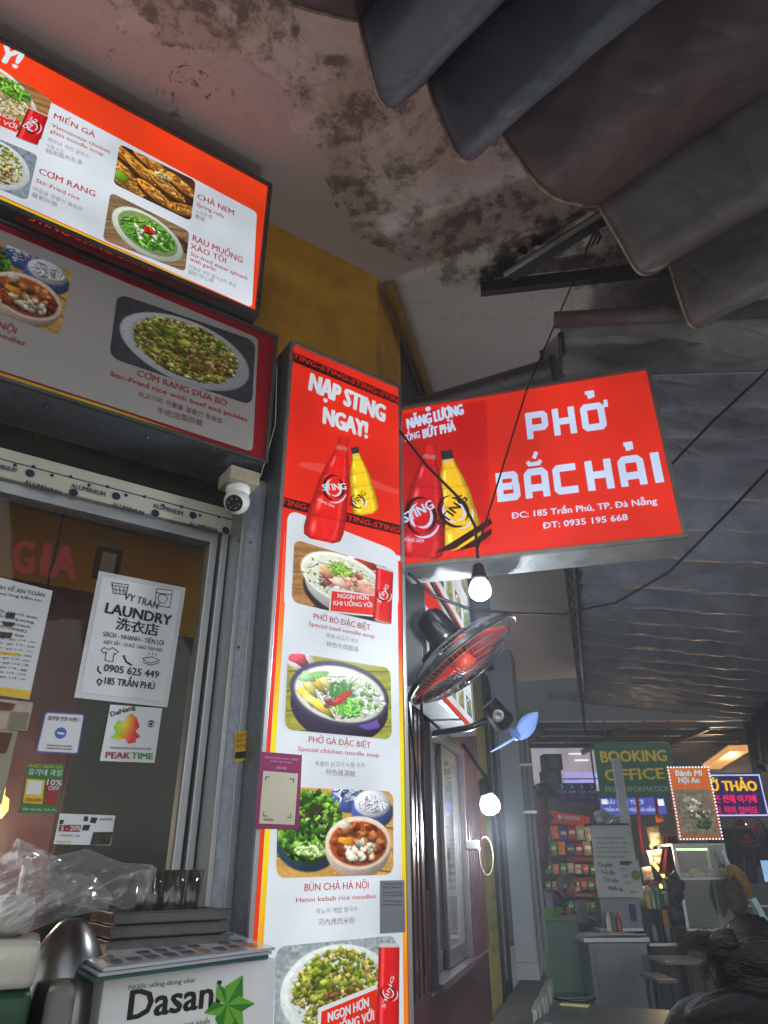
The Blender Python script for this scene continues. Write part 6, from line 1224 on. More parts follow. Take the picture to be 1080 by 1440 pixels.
for k, (u_, c, nm) in enumerate([(.12, (.12, .25, .45), 'blue'), (.3, (.75, .65, .1), 'yellow'), (.48, (.6, .35, .2), 'brown'), (.62, (.65, .6, .45), 'cream')]):
    c0 = pl.W(a+u_, zmid+.003, -.25); t = thing('food_tray', f'{nm} heap of food in a tray inside the glass case', 'tray', c0, 'food trays in the glass case'); MB().box(c0+Vector((0, 0, .02)), (.075, 0, 0), (0, .12, 0), (0, 0, .02), .005).out('tray', ALU(), t)
    MB().lathe(c0+Vector((0, 0, .035)), (0, 0, 1), [(0, .07), (.03, .062), (.05, .03), (.055, 0)], 12).out('food', mat('food_'+nm, c, .6, 0, .4, 30, .3), t, True)
# neon sign right
pl = BG(10.3); o = thing('led_sign', 'dark blue LED dotted sign with yellow and pink lettering at the right edge', 'sign', pl.hit(1040, 1150)); r_ = rect_of(pl, [(985, 1087), (1072, 1087), (1081, 1150), (990, 1150)])
slab('board', pl, *r_, -.06, 0, glow('led_board_blue', (.2, .14, .38), .7), o, .004); dots(pl, (r_[0]+.03, r_[1]-.03, r_[2]+.03, r_[3]-.03), 34, 22, glow('led_lavender', (.8, .82, 1), 1.3), o, .012)
YL = glow('led_yellow', (1, .78, .05), 1.1); PKL = glow('led_pink', (1, .05, .42), 1.0); text('lettering', pl, 'HỞ THẢO', (988, 1112), (1065, 1112), 14, YL, o, .006, .06); text('lettering', pl, '좋은 전해 여기에', (996, 1128), (1064, 1128), 11, PKL, o, .006, .045); text('lettering', pl, '한국 적이 있어요', (998, 1144), (1066, 1144), 11, PKL, o, .006, .045)
# hanging plastic bags and string lights
WARM = glow('warm_string_lamp', (1, .72, .35), 4)
pl = BG(9.4)
for k, (x, y, w_, h, ci) in enumerate([(915, 1176, 18, 26, 6), (918, 1205, 24, 20, 4), (905, 1228, 14, 18, 4), (922, 1152, 12, 10, 7)]):
    packet(pl, x, y, w_, h, ci, ['cream patterned bag hanging highest left of the red cloth', 'crumpled white bag lit by warm lamps left of the red cloth', 'small white bag low beside the drinks menu', 'orange packet hanging above the patterned bag'][k], 'bags hanging at the stall', .1)
o = thing('string_lights', 'short string of warm small lamps among the hanging bags', 'lights', pl.hit(915, 1235)); sp_ = [pl.hit(x, y)+Vector((0, -.2, 0)) for x, y in [(902, 1160), (908, 1190), (912, 1215), (918, 1222), (924, 1230), (921, 1245), (926, 1262)]]
MB().tube(sp_, .005, 5).out('wire', CB, o)
for k, p in enumerate(sp_[1:]+[(sp_[2]+sp_[3])/2, (sp_[3]+sp_[4])/2]): MB().lathe(p, (0, 0, -1), [(-.02, .008), (0, .02), (.02, .018), (.03, 0)], 10).out('lamp', WARM, o, True)
ld = bpy.data.lights.new('string_lamp', 'POINT'); ld.energy = 16*LK; ld.color = (1, .72, .4); ld.shadow_soft_size = .12; lo = bpy.data.objects.new('string_lamp', ld); COL.objects.link(lo); lo.parent = o; lo.location = Vector((0, -.25, .3))
o = thing('cloth', 'dark red cloth hanging between the bags and the glass case', 'cloth', BG(9.1).hit(945, 1232)); pl = BG(9.1); vs = []; fs = []
for j in range(8):
    for i in range(13):
        x0_, x1_ = 934-j*1.2, 950+j*2.2; y = 1176+j*7.6; p = pl.hit(x0_+(x1_-x0_)*i/12, y); vs.append(p+Vector((0, .05*math.sin(i*1.5), 0)))
for j in range(7):
    for i in range(12): a = j*13+i; fs.append((a, a+13, a+14, a+1))
mesh('cloth', vs, fs, mat('crimson_cloth', (.4, .05, .07), .8, 0, .2, 8, .3), o, True)
# small counter and goods between steel counter and glass case
pl = BG(8.9); o = thing('small_case', 'small dark framed glass cabinet right of the steel counter', 'display case', pl.hit(930, 1330)); a, b = pl.uv(908, 1300)[0], pl.uv(948, 1300)[0]; zt_, zb2 = pl.uv(930, 1279)[1], pl.uv(930, 1326)[1]
for x0_, x1_ in ((a, a+.03), (b-.03, b), ((a+b)/2-.01, (a+b)/2+.01)): slab('post', pl, x0_, x1_, zb2, zt_, -.03, 0, DM, o, .002)
slab('top', pl, a-.03, b+.02, zt_, zt_+.03, -.35, .03, DM, o, .003); slab('bottom', pl, a, b, zb2-.03, zb2, -.35, .02, ALU(), o, .003); slab('back', pl, a, b, zb2, zt_, -.35, -.32, mat('case_dim', (.3, .34, .35), .5, 0, .5, 9), o); slab('stand', pl, a+.02, b-.02, 0, zb2-.032, -.33, 0, DM, o, .003)
for k in range(5): MB().lathe(pl.W(a+.06+.075*k, zb2+.003, -.15), (0, 0, 1), [(0, .025), (.12, .027), (.14, .015), (.17, .012), (.17, 0)], 10).out('jar', mat(['jar_blue', 'jar_white'][k % 2], [(.15, .3, .5), (.6, .62, .62)][k % 2], .3), o, True)
GP = mat('clear_plastic_cup', (.6, .65, .65), .2, 0, .1)
for k in range(7):
    p = pl.W(a-.02+.07*k, zt_+.033, -.1-.06*(k % 2)); tag(smooth_by(MB().lathe(p, (0, 0, 1), [(0, .022), (.1+.02*(k % 3), .032), (.1+.02*(k % 3), 0)], 12).out('cup', [GP, mat('teal_plastic', (.15, .4, .45), .4), mat('white_tub', (.7, .7, .68), .4)][k % 3], None)), ['clear', 'teal', 'white'][k % 3]+f' plastic cup, {orow[k]} in the row on the small dark cabinet', 'cup', 'plastic cups on the small cabinet')
o = thing('crate', 'blue teal plastic crate behind the cups, under the red cloth', 'crate', pl.hit(942, 1275)); pxbox('crate_wall', pl, 924, 1250, 958, 1278, -.4, -.3, mat('teal_plastic', (.15, .4, .45)), o, .004)
for k in range(4): pxbox('rib', pl, 924+9*k, 1250, 926+9*k, 1278, -.3, -.28, mat('teal_plastic', (.15, .4, .45)), o)
# low white table and bench clutter
for k, (x, y, w_, h, c, lb, nm) in enumerate([(935, 1352, 60, 16, (.36, .37, .37), 'pale stall table edge with bright reflections below the glass case', 'table'), (925, 1378, 28, 10, (.3, .3, .3), 'dark low bench below the small cabinet', 'bench')]):
    pl2 = BG(8.0-k*.4); o = thing(nm, lb, nm, pl2.hit(x+w_/2, y+h)); za_ = pl2.uv(x, y)[1]; ua_, ub_ = pl2.uv(x, y)[0], pl2.uv(x+w_, y)[0]; slab('top', pl2, ua_, ub_, za_-.03, za_, -.5, 0, mat('bench_top%d' % k, c, .3, .3, .15, 5), o, .004)
    for u_ in (ua_+.03, ub_-.06):
        for l_ in (-.47, -.04): slab('leg', pl2, u_, u_+.03, 0, za_-.03, l_, l_+.03, DM, o, .002)
# far red fan, umbrella, white leaf board, people rail
pl = BG(10.9); f3 = pl.hit(1052, 1168); n3 = Vector((-.3, -.8, -.3)).normalized(); q1 = n3.orthogonal().normalized(); q2 = n3.cross(q1); o = thing('wall_fan', 'far dark fan with red blades below the LED sign', 'fan', f3)
g_ = MB()
for r in (.08, .14, .2): g_.tube(circle(f3+n3*.05, q1, q2, r, 24), .003, 4, False)
g_.out('grille', CG, o); MB().tube(circle(f3, q1, q2, .22, 30), .012, 6, False).out('rim', BKP, o)
for k in range(3): blade(.3+k*2.094, mat('dark_red_plastic', (.45, .1, .08), .4), .5, .03, .19, .5, .9, o, f3, n3, q1, q2)
MB().lathe(f3-n3*.15, n3, [(0, .05), (.12, .06), (.14, .04), (.15, 0)], 14).out('motor', BKP, o, True); MB().tube([f3-n3*.1, f3-n3*.1+Vector((.1, .3, 0)), f3+Vector((.2, 6.5, -.1))], .015, 6).out('arm', BKP, o)
pl = BG(8.7); a = pl.hit(1026, 1216); b = pl.hit(1052, 1262); ax = (b-a).normalized(); ll = (b-a).length
o = thing('umbrella', 'furled tan patterned umbrella leaning beside the glass case', 'umbrella', b); smooth_by(MB().lathe(a, ax, [(0, .03), (.05, .07), (ll*.4, .1), (ll*.8, .09), (ll, .04)], 18).out('canopy', mat('tan_umbrella', (.5, .35, .15), .7, 0, .5, 14, .3), o)); MB().tube([a-ax*.15, a], .012, 6).out('tip', WHITEP(), o); MB().tube([b, Vector((b.x+.35, b.y, .05))], .012, 6).out('shaft', ALU(), o)
a, b = pl.hit(1047, 1262)+Vector((0, -.2, 0)), pl.hit(1074, 1311)+Vector((0, -.2, 0)); dd_ = (b-a); nn = Vector((-dd_.z, 0, dd_.x)).normalized(); o = MB().box((a+b)/2, dd_/2, nn*.03, Vector((0, .008, 0)), .004).out('board', mat('pale_cyan_board', (.65, .78, .78), .4), None); tag(o, 'narrow pale cyan board leaning beyond the glass case', 'board')
pl = BG(9.6); o = thing('railing', 'grey pipe railing at the right edge of the lane', 'railing', pl.hit(1060, 1300)); 
for y in (1274, 1292): MB().tube([pl.hit(1035, y), pl.hit(1120, y+2)], .015, 6).out('rail', ALU(), o)
for x in (1040, 1065, 1090): p = pl.hit(x, 1274); MB().tube([p, Vector((p.x, p.y, 0))], .015, 6).out('post', ALU(), o)
o = thing('screen', 'small bright blue screen at the far right edge', 'screen', BG(9.0).hit(1078, 1230)); pxbox('face', BG(9.0), 1074, 1210, 1092, 1240, -.03, 0, glow('cyan_screen', (.6, .8, .95), .9), o)
# translucent roof sheets over the far stalls, with a warm lit box
o = thing('roof_canopy', 'translucent roof sheets on dark purlins over the far stalls', 'roof', Vector((4.5, 14, 3.55))); RS = [mat('roof_sheet%d' % k, c, .5, 0, .3, 3) for k, c in enumerate([(.75, .68, .6), (.8, .5, .25), (.7, .66, .66)])]
for i in range(6):
    for j in range(3): MB().box(Vector((2.9+.85*i, 12.3+1.7*j, 3.62)), (.40, 0, 0), (0, .82, 0), (0, 0, .006)).out('roof_sheet', RS[(i*2+j) % 3 if i > 1 else 0], o)
for j in range(8): MB().box(Vector((5, 11.5+.72*j, 3.56)), (2.7, 0, 0), (0, .03, 0), (0, 0, .04)).out('purlin', DM, o)
for i in range(5): MB().box(Vector((2.5+1.3*i, 14, 3.48)), (.03, 0, 0), (0, 2.7, 0), (0, 0, .04)).out('rafter', DM, o)
a, b = on_z(1000, 1078, 3.3), on_z(1040, 1052, 3.3); o = thing('light_box', 'long warm light box hanging under the translucent roof', 'lamp', (a+b)/2); dd_ = (b-a)/2; sd = Vector((-dd_.y, dd_.x, 0)).normalized()
MB().box((a+b)/2, dd_, sd*.16, Vector((0, 0, .05)), .01).out('case', glow('warm_box', (.95, .66, .38), 1.0), o); MB().box((a+b)/2+Vector((0, 0, .06)), dd_*1.02, sd*.17, Vector((0, 0, .012)), .004).out('lid', DM, o)
ld = bpy.data.lights.new('box_lamp', 'POINT'); ld.energy = 110*LK; ld.color = (1, .68, .38); ld.shadow_soft_size = .2; lo = bpy.data.objects.new('box_lamp', ld); COL.objects.link(lo); lo.parent = o; lo.location = Vector((-.1, -.3, -.3))
# metal table in the lane, round stool, step clutter
ta = [on_z(793, 1409, .78), on_z(950, 1421, .78)]; o = thing('table', 'mottled grey metal table standing low in the lane', 'table', (ta[0]+ta[1])/2-Vector((0, 0, .78))); tn = Vector((0, -1, 0)); tu = (ta[1]-ta[0]); tw = tu.length; tu.normalize(); tn = Vector((tu.y, -tu.x, 0)); cc_ = (ta[0]+ta[1])/2+tn*.35
MB().box(cc_-Vector((0, 0, .015)), tu*tw/2, tn*.35, Vector((0, 0, .015)), .004).out('top', mat('mottled_metal_top', (.28, .31, .3), .35, .3, .4, 26, .15, dirt=.4), o)
for i in (-1, 1):
    for j in (-1, 1): p = cc_+tu*(tw/2-.04)*i+tn*.31*j; MB().tube([p-Vector((0, 0, .03)), Vector((p.x, p.y, 0))], .016, 8).out('leg', DM, o)
p = on_z(808, 1413, .784); tag(MB().box(p, tu*.09, tn*.03, Vector((0, 0, .004)), .002).out('paper_strip', mat('yellow_white_paper', (.75, .75, .5), .5), None), 'yellow and white paper strip lying on the metal table', 'paper')
p = on_z(806, 1400, .45); o = thing('stool', 'dark round plastic stool behind the metal table', 'stool', Vector((p.x, p.y, 0))); MB().lathe(Vector((p.x, p.y, .42)), (0, 0, 1), [(0, .2), (.02, .22), (.035, .2), (.035, 0)], 28).out('seat', BKP, o, True)
for k in range(4): a_2 = k*math.pi/2+.6; MB().tube([Vector((p.x+.16*math.cos(a_2), p.y+.16*math.sin(a_2), .42)), Vector((p.x+.2*math.cos(a_2), p.y+.2*math.sin(a_2), 0))], .018, 8).out('leg', BKP, o)

# ---- clutter on and around the far stalls
def lump(px, py, d, rx, rz, mt, label, name, cat, group=None, seed=1, fl=.25):
    c = at(px, py, d); t = thing(name, label, cat, c-Vector((0, 0, rz)), group); rg = np.random.default_rng(seed); ph = rg.uniform(0, 6, 6); bm = bmesh.new(); bmesh.ops.create_uvsphere(bm, u_segments=20, v_segments=14, radius=1); vs = []
    for v in bm.verts:
        x, y, z = v.co; q = 1+fl*(.5*math.sin(x*5+ph[0]+z*3)+.4*math.sin(z*8+ph[1]+y*4)+.3*math.sin(y*11+x*9+ph[2])); vs.append(c+Vector((x*rx*q, y*rx*.6*q, z*rz*(1+fl*.4*math.sin(x*7+ph[3])))))
    bm.verts.index_update(); fs = [tuple(v.index for v in f.verts) for f in bm.faces]; bm.free(); mesh('film', vs, fs, mt, t, False); return t
CP = mat('cloudy_plastic', (.5, .52, .54), .25, 0, .4, 14, .3, .6); DKB = mat('dark_wrapped_goods', (.12, .1, .1), .35, .1, .6, 18, .4)
for k, (x, y, rx, rz, lb, mt_) in enumerate([(848, 1150, .1, .09, 'crumpled clear bag left on top of the printed sheet board', CP), (872, 1153, .09, .06, 'crumpled clear bag right on top of the printed sheet board', CP), (951, 1248, .09, .16, 'shiny wrapped bundle hanging just left of the glass case', DKB), (952, 1282, .08, .14, 'lower shiny wrapped bundle beside the glass case', DKB),
        (1036, 1262, .1, .2, 'dark wrapped bundle hanging just right of the glass case', DKB), (768, 1112, .14, .12, 'tangled dark bundle hanging under the black boxes', DKB), (762, 1148, .1, .12, 'dull bag hanging left of the red pennant', mat('dull_red_goods', (.32, .14, .13), .5, 0, .4, 12, .3)), (838, 1175, .06, .1, 'grey bag squeezed between rack and printed board', CP), (908, 1262, .09, .12, 'pale patterned bag behind the plastic cups', mat('pale_bag', (.62, .6, .48), .5, 0, .3, 20, .2)), (844, 1296, .08, .1, 'dark packet pile between rack and metal box', DKB)]):
    lump(x, y, 9.4 if x > 900 else 9.2, rx, rz, mt_, lb, 'bag', 'bag', None, k)
pl = BG(11.6)
for k in range(10):
    x = 1000+8.5*k; h = 60+18*math.sin(k*2.3); ob = thing('garment', 'dark garment hanging below the LED sign, '+['leftmost', 'second', 'third', 'fourth', 'fifth', 'sixth', 'seventh', 'eighth', 'ninth', 'rightmost'][k]+(' from the left' if 0 < k < 9 else ''), 'garment', pl.hit(x, 1180+h), 'garments hanging on the dark right stall'); vs = []; fs = []
    for j in range(7):
        for i in range(7): p = pl.hit(x+(i-3)*(1.6+.2*j), 1165+j*h/6); vs.append(p+Vector((0, .05*math.sin(i*1.9+k)-.02*j, 0)))
    for j in range(6):
        for i in range(6): a = j*7+i; fs.append((a, a+7, a+8, a+1))
    mesh('cloth', vs, fs, mat('garment_%d' % (k % 3), [(.07, .09, .13), (.1, .08, .09), (.06, .06, .08)][k % 3], .8, 0, .3, 6, .3), ob, True)
pl = BG(9.9)
for k, (x, c) in enumerate([(858, (.6, .6, .55)), (865, (.2, .3, .25)), (872, (.55, .2, .12)), (951, (.5, .5, .52)), (957, (.2, .35, .5)), (913, (.65, .6, .3)), (920, (.5, .55, .55)), (927, (.3, .45, .3))]):
    y = 1278 if x > 900 else 1310; p = (BG(8.85) if x > 900 else BG(8.5)).hit(x, y); tag(smooth_by(MB().lathe(p, (0, 0, 1), [(0, .028), (.1, .03), (.13, .022), (.15, .012), (.18, .012), (.18, 0)], 12).out('bottle', mat('bottle_%d' % k, c, .25, 0, .15, 9), None)), ['cream', 'dark green', 'brick red', 'silver', 'blue', 'yellow', 'pale grey', 'leaf green'][k]+' bottle standing '+('by the plastic cups' if x > 900 else 'on the steel counter edge'), 'bottle', 'small bottles on the stall tops')
for k, (x, y, w_, h, c, lb) in enumerate([(800, 1310, 30, 16, (.35, .3, .22), 'brown box on the floor of the grocery rack'), (925, 1345, 26, 22, (.16, .16, .17), 'dark box on the low bench under the small cabinet'), (822, 1268, 12, 30, (.3, .32, .33), 'grey carton standing between the rack and the metal box'), (905, 1345, 12, 50, (.12, .13, .14), 'tall black bin beside the steel counter')]):
    p2_ = BG(8.8 if x > 900 else 9.9); ob = thing('box' if k < 3 else 'bin', lb, 'box' if k < 3 else 'bin', p2_.hit(x, y+h)); pxbox('case', p2_, x-w_/2, y, x+w_/2, y+h, -.2, 0, mat('clutter_%d' % k, c, .6, 0, .3, 9, .1), ob, .006); pxbox('flap', p2_, x-w_/2+1, y-1, x+w_/2-1, y-.2, -.2, 0, mat('clutter_%d' % k, c), ob, .001)

# ================================================================== counter in front of the shop window
CZ = on_z(148, 1371, 1.0); 
PBx = Pl(math.radians(50), p=at(148, 1371, 1.62)); e_ = PBx.uv(148, 1371); zbox = e_[1]; bu = PBx.u; bn = PBx.n; bwid = PBx.uv(389, 1347)[0]-e_[0]; bdep = .27
zcnt = zbox-.27
o = thing('counter', 'steel counter in front of the shop window carrying the carton and trays', 'counter', PBx.W(e_[0]+.2, 0, -.2)); slab('top', PBx, e_[0]-1.3, e_[0]+bwid+.06, zcnt-.03, zcnt-.001, -.62, .05, ST, o, .004); slab('cabinet', PBx, e_[0]-1.28, e_[0]+bwid+.04, 0, zcnt-.032, -.6, .03, ST, o, .004)
CT = mat('white_carton', (.88, .88, .89), .6, 0, .04, 6, .04); o = thing('carton', 'white water bottle carton with green leaf star, holding the folded menus', 'carton', PBx.W(e_[0]+bwid/2, zcnt, -bdep/2))
slab('body', PBx, e_[0], e_[0]+bwid, zcnt, zbox, -bdep, 0, CT, o, .003); slab('tape', PBx, e_[0]-.0005, e_[0]+bwid, zbox, zbox+.0008, -bdep/2-.025, -bdep/2+.025, mat('clear_tape', (.55, .52, .42), .2), o, 0)
GRL = mat('leaf_green', (.2, .5, .1), .5, 0, .15, 8); GRL2 = mat('leaf_green_light', (.4, .68, .18), .5, 0, .1, 8); KB = mat('carton_black', (.06, .06, .07), .5)
text('lettering', PBx, 'Dasani', (179, 1434), (308, 1414), 41, KB, o, .001, .035); text('lettering', PBx, 'Nước uống đóng chai', (180, 1392), (273, 1381), 7, GRL, o, .001, .012); text('lettering', PBx, 'tinh khiết', (258, 1444), (295, 1439), 7, GRL, o, .001, .012)
def leaf(pl, c, tip, w_, mt, parent, lift=.002):
    c, tp_ = Vector(c), Vector(tip); d = tp_-c; n_ = Vector((-d.y, d.x))*w_; flat('leaf', pl, [tuple(c), tuple(c+d*.45+n_), tuple(tp_)], mt, parent, lift); flat('leaf', pl, [tuple(tp_), tuple(c+d*.45-n_), tuple(c)], GRL2 if mt == GRL else GRL, parent, lift+.0003)
for tipp in [(341, 1371), (358, 1411), (342, 1452), (312, 1458), (286, 1425), (305, 1382)]: leaf(PBx, (318, 1413), tipp, .3, GRL, o)
PL2 = Pl(math.radians(50)-math.pi/2, p=PBx.W(e_[0], 0, 0)); text('lettering', PL2, 'Dasani', (96, 1421), (121, 1432), 22, KB, o, .001, .035)
for tipp in [(133, 1400), (132, 1425), (128, 1446), (118, 1440), (118, 1420)]: leaf(PL2, (124, 1424), tipp, .3, GRL2, o)
# folded menus on the carton
zmn = zbox+.0025; mq = [on_z(85, 1333, zmn+.02), on_z(137, 1362, zmn+.02), on_z(381, 1332, zmn+.02), on_z(312, 1308, zmn+.02)]
for k in range(3):
    o = thing('menu_folder', ['lowest teal edged menu folder on the carton', 'middle laminated menu folder on the carton', 'top laminated menu sheet with rows of small food pictures'][k], 'menu', (mq[0]+mq[2])/2-Vector((0, 0, .018-.007*k)), 'menus lying on the carton')
    z_ = zmn+.007*k; of = Vector((.006*k-.004, .004*k, 0)); P = [Vector((p.x, p.y, 0))+of for p in mq]; v = [p+Vector((0, 0, z_)) for p in P]+[p+Vector((0, 0, z_+.0055)) for p in P]
    mesh('board', v, [(3, 2, 1, 0), (4, 5, 6, 7), (0, 1, 5, 4), (1, 2, 6, 5), (2, 3, 7, 6), (3, 0, 4, 7)], [mat('teal_folder', (.1, .32, .3), .4), mat('laminated_menu', (.68, .69, .72), .2, 0, .05, 5, .03, .5, coat=.4), mat('laminated_menu', (.68, .69, .72))][k], o)
top = [p+Vector((0, 0, z_+.006)) for p in P]
def mp(u_, v_): return top[0].lerp(top[3], v_).lerp(top[1].lerp(top[2], v_), u_)
def mp2(a, b): return top[0]+(top[1]-top[0])*a+(top[3]-top[0])*b+((top[2]-top[1])-(top[3]-top[0]))*a*b
PCs = [mat('print_'+n_, c, .4, 0, .5, 60) for n_, c in (('grey', (.25, .25, .27)), ('brown', (.35, .22, .12)), ('orange', (.6, .35, .12)))]
for r in range(4):
    for c in range(9):
        if RNG.random() < .12: continue
        a0, b0_ = .14+.2*r, .06+.1*c; qv = [mp2(a0, b0_), mp2(a0+.1, b0_), mp2(a0+.1, b0_+.07), mp2(a0, b0_+.07)]; mesh('picture', qv, [(0, 1, 2, 3)], PCs[(r*c+c) % 3 if c > 4 else 0], o)
        for kk in range(2): qv = [mp2(a0+.125+.03*kk, b0_), mp2(a0+.14+.03*kk, b0_), mp2(a0+.14+.03*kk, b0_+.06), mp2(a0+.125+.03*kk, b0_+.06)]; mesh('text_line', [q+Vector((0, 0, .0003)) for q in qv], [(0, 1, 2, 3)], mat('print_line', (.45, .45, .47), .5), o)
# steel trays
def ctr_px(x, y, z): return on_z(x, y, z)
zt0 = zcnt; tc_ = at(222, 1298, 1.95)
for k in range(3):
    z_ = tc_.z-.045+.026*k; c = Vector((tc_.x, tc_.y, z_)); o = MB(); a1, b1 = A_*(.135-.004*k), NA*.1
    o.box(c, a1, b1, Vector((0, 0, .0015)), .001)
    for s_ in (-1, 1): o.box(c+a1*s_+Vector((0, 0, .011)), A_*.003, b1*1.02, Vector((0, 0, .011)), .002); o.box(c+b1*s_+Vector((0, 0, .011)), a1*1.02, NA*.003, Vector((0, 0, .011)), .002)
    for s_ in (-1, 1): o.box(c+b1*1.06*s_+Vector((0, 0, .022)), a1*1.07, NA*.006, Vector((0, 0, .0015)), .001)
    ob = o.out('tray', mat('worn_steel_tray', (.33, .33, .34), .3, .9, .3, 6, .05, dirt=.2), None); tag(ob, ['bottom', 'middle', 'top'][k]+' steel tray in the stack before the window frame', 'tray', 'stacked steel trays')
o = thing('box', 'dark storage box under the stacked steel trays', 'box', Vector((tc_.x, tc_.y, zcnt))); hb_ = tc_.z-.047-zcnt
MB().box(Vector((tc_.x, tc_.y, zcnt+hb_/2)), A_*.12, NA*.09, Vector((0, 0, hb_/2)), .005).out('box', mat('dark_box', (.1, .1, .1), .6), o)
CGm = glass('drinking_glass', (.985, .99, .99), .02, .03, .03)
for k, (x, y) in enumerate([(240, 1274), (262, 1270), (207, 1280)]):
    c = at(x, y, 1.97+.05*(k % 2)); c.z = tc_.z-.045+.026*2+.003; g_ = MB()
    hgt = .1; g_.lathe(c, (0, 0, 1), [(0, .0), (0, .026), (.004, .028), (hgt, .036), (hgt, .0335), (.01, .025), (.008, 0)], 24)
    ob = g_.out('drinking_glass', CGm, None, True); tag(ob, ['fluted clear glass nearest the middle on the trays', 'fluted clear glass nearest the window frame on the trays', 'clear glass partly under the plastic bag'][k], 'glass', 'glasses on the trays')
# kettle
c = at(88, 1385, 1.72); c.z = zcnt+.0; o = thing('kettle', 'round stainless steel pot with a handle behind the white packs', 'pot', c); kz = at(88, 1292, 1.72).z-zcnt
smooth_by(MB().lathe(c, (0, 0, 1), [(0, .07), (.01, .082), (kz*.35, .086), (kz*.6, .082), (kz*.8, .07), (kz*.92, .045), (kz*.97, .03), (kz, .018), (kz, 0)], 36).out('body', mat('polished_steel', (.5, .5, .5), .3, 1, .1, 4, .01), o), 50)
MB().tube([c+bu*.075+Vector((0, 0, kz*.75)), c+bu*.13+Vector((0, 0, kz*.7)), c+bu*.135+Vector((0, 0, kz*.4)), c+bu*.085+Vector((0, 0, kz*.25))], .009, 8).out('handle', ALU(), o, True)
# napkin packs and crate
NP = mat('wrapped_tissue', (.68, .67, .63), .3, 0, .05, 10, .15, .5, coat=.4)
def soft_block(x0, x1, yt, yb, dist, dep, label, mt, nm='tissue_pack', cat='pack', group=None):
    a = at(x0, yt, dist); b = at(x1, yt, dist); zt_ = at((x0+x1)/2, yt, dist).z; zb_2 = at((x0+x1)/2, yb, dist).z; o = thing(nm, label, cat, (a+b)/2, group); o.location.z = zb_2
    d = (b-a); d.z = 0; dn = Vector((-d.y, d.x, 0)).normalized(); c = (a+b)/2; c.z = (zt_+zb_2)/2
    return MB().box(c+dn*dep/2, d/2, dn*dep/2, Vector((0, 0, (zt_-zb_2)/2)), .014).out('wrapped_block', mt, o, True), o
soft_block(-40, 53, 1262, 1316, 1.5, .14, 'upper white wrapped tissue pack at the left edge', NP, group='tissue packs')
soft_block(-30, 60, 1322, 1394, 1.46, .16, 'lower white wrapped tissue pack at the left edge', NP, group='tissue packs')
q, o = soft_block(-60, 46, 1396, 1500, 1.46, .2, 'dark green plastic crate under the white packs', mat('green_crate', (.03, .22, .13), .4, 0, .1), 'crate', 'crate')
soft_block(66, 108, 1392, 1500, 1.5, .16, 'plain grey cardboard box between the crate and the carton', mat('grey_cardboard', (.42, .42, .42), .7, 0, .1, 8, .1), 'box', 'box')
# crumpled clear bag
m = bpy.data.materials.new('crumpled_plastic'); m.use_nodes = True; nt = m.node_tree; nt.nodes.clear(); N = nt.nodes.new; L = nt.links.new
ou = N('ShaderNodeOutputMaterial'); tr = N('ShaderNodeBsdfTransparent'); tr.inputs[0].default_value = (.985, .985, .99, 1); gl_ = N('ShaderNodeBsdfGlossy'); gl_.inputs['Roughness'].default_value = .16; df = N('ShaderNodeBsdfDiffuse'); df.inputs[0].default_value = (.75, .77, .8, 1)
lw = N('ShaderNodeLayerWeight'); lw.inputs[0].default_value = .5; m1 = N('ShaderNodeMixShader'); m2_ = N('ShaderNodeMixShader'); m2_.inputs[0].default_value = .13; mr_ = N('ShaderNodeMapRange'); mr_.inputs[3].default_value = .03; mr_.inputs[4].default_value = .45; L(lw.outputs['Facing'], mr_.inputs[0]); L(mr_.outputs[0], m1.inputs[0])
L(tr.outputs[0], m2_.inputs[1]); L(df.outputs[0], m2_.inputs[2]); L(m2_.outputs[0], m1.inputs[1]); L(gl_.outputs[0], m1.inputs[2]); L(m1.outputs[0], ou.inputs[0])
def crumple(name, outline, dist, parent, seed, amp=.035, n=34):
    rg = np.random.default_rng(seed); vs = []; fs = []; cen = np.mean(outline, 0); k = len(outline); ph = rg.uniform(0, 6.28, (9, 4)); fr = rg.uniform(2.5, 13, (9, 2))
    rays = 44
    for j in range(n//2+1):
        t = j/(n//2)
        for i in range(rays):
            u_ = i/rays*k; a = np.array(outline[int(u_) % k]); b = np.array(outline[(int(u_)+1) % k]); p = cen+(a+(b-a)*(u_ % 1)-cen)*t
            s_ = 0
            for q in range(9): s_ += abs(math.sin(fr[q, 0]*p[0]*.008+fr[q, 1]*p[1]*.01+ph[q, 0]))*(-1)**q/(1+q*.25)
            vs.append(at(p[0], p[1], dist-.05*(1-t*t)+amp*.4*s_+rg.normal(0, .0012)))
    for j in range(n//2):
        for i in range(rays): a = j*rays+i; b = j*rays+(i+1) % rays; fs.append((a, b, b+rays, a+rays))
    return mesh(name, vs, fs, m, parent, True)
o = thing('plastic_bag', 'crumpled clear plastic bag draped over the white packs and pot', 'bag', at(100, 1310, 1.5))
crumple('film', [(24, 1178), (70, 1205), (115, 1195), (122, 1193), (170, 1213), (224, 1216), (205, 1262), (178, 1282), (165, 1272), (120, 1283), (60, 1303), (0, 1325), (-40, 1320), (-40, 1250), (0, 1225)], 1.5, o, 3)
crumple('film_fold', [(0, 1240), (60, 1225), (130, 1228), (160, 1262), (150, 1280), (80, 1292), (10, 1312), (-30, 1300)], 1.46, o, 8, .03)
crumple('film_corner', [(24, 1178), (88, 1208), (60, 1240), (0, 1262), (-20, 1230)], 1.52, o, 12, .02)

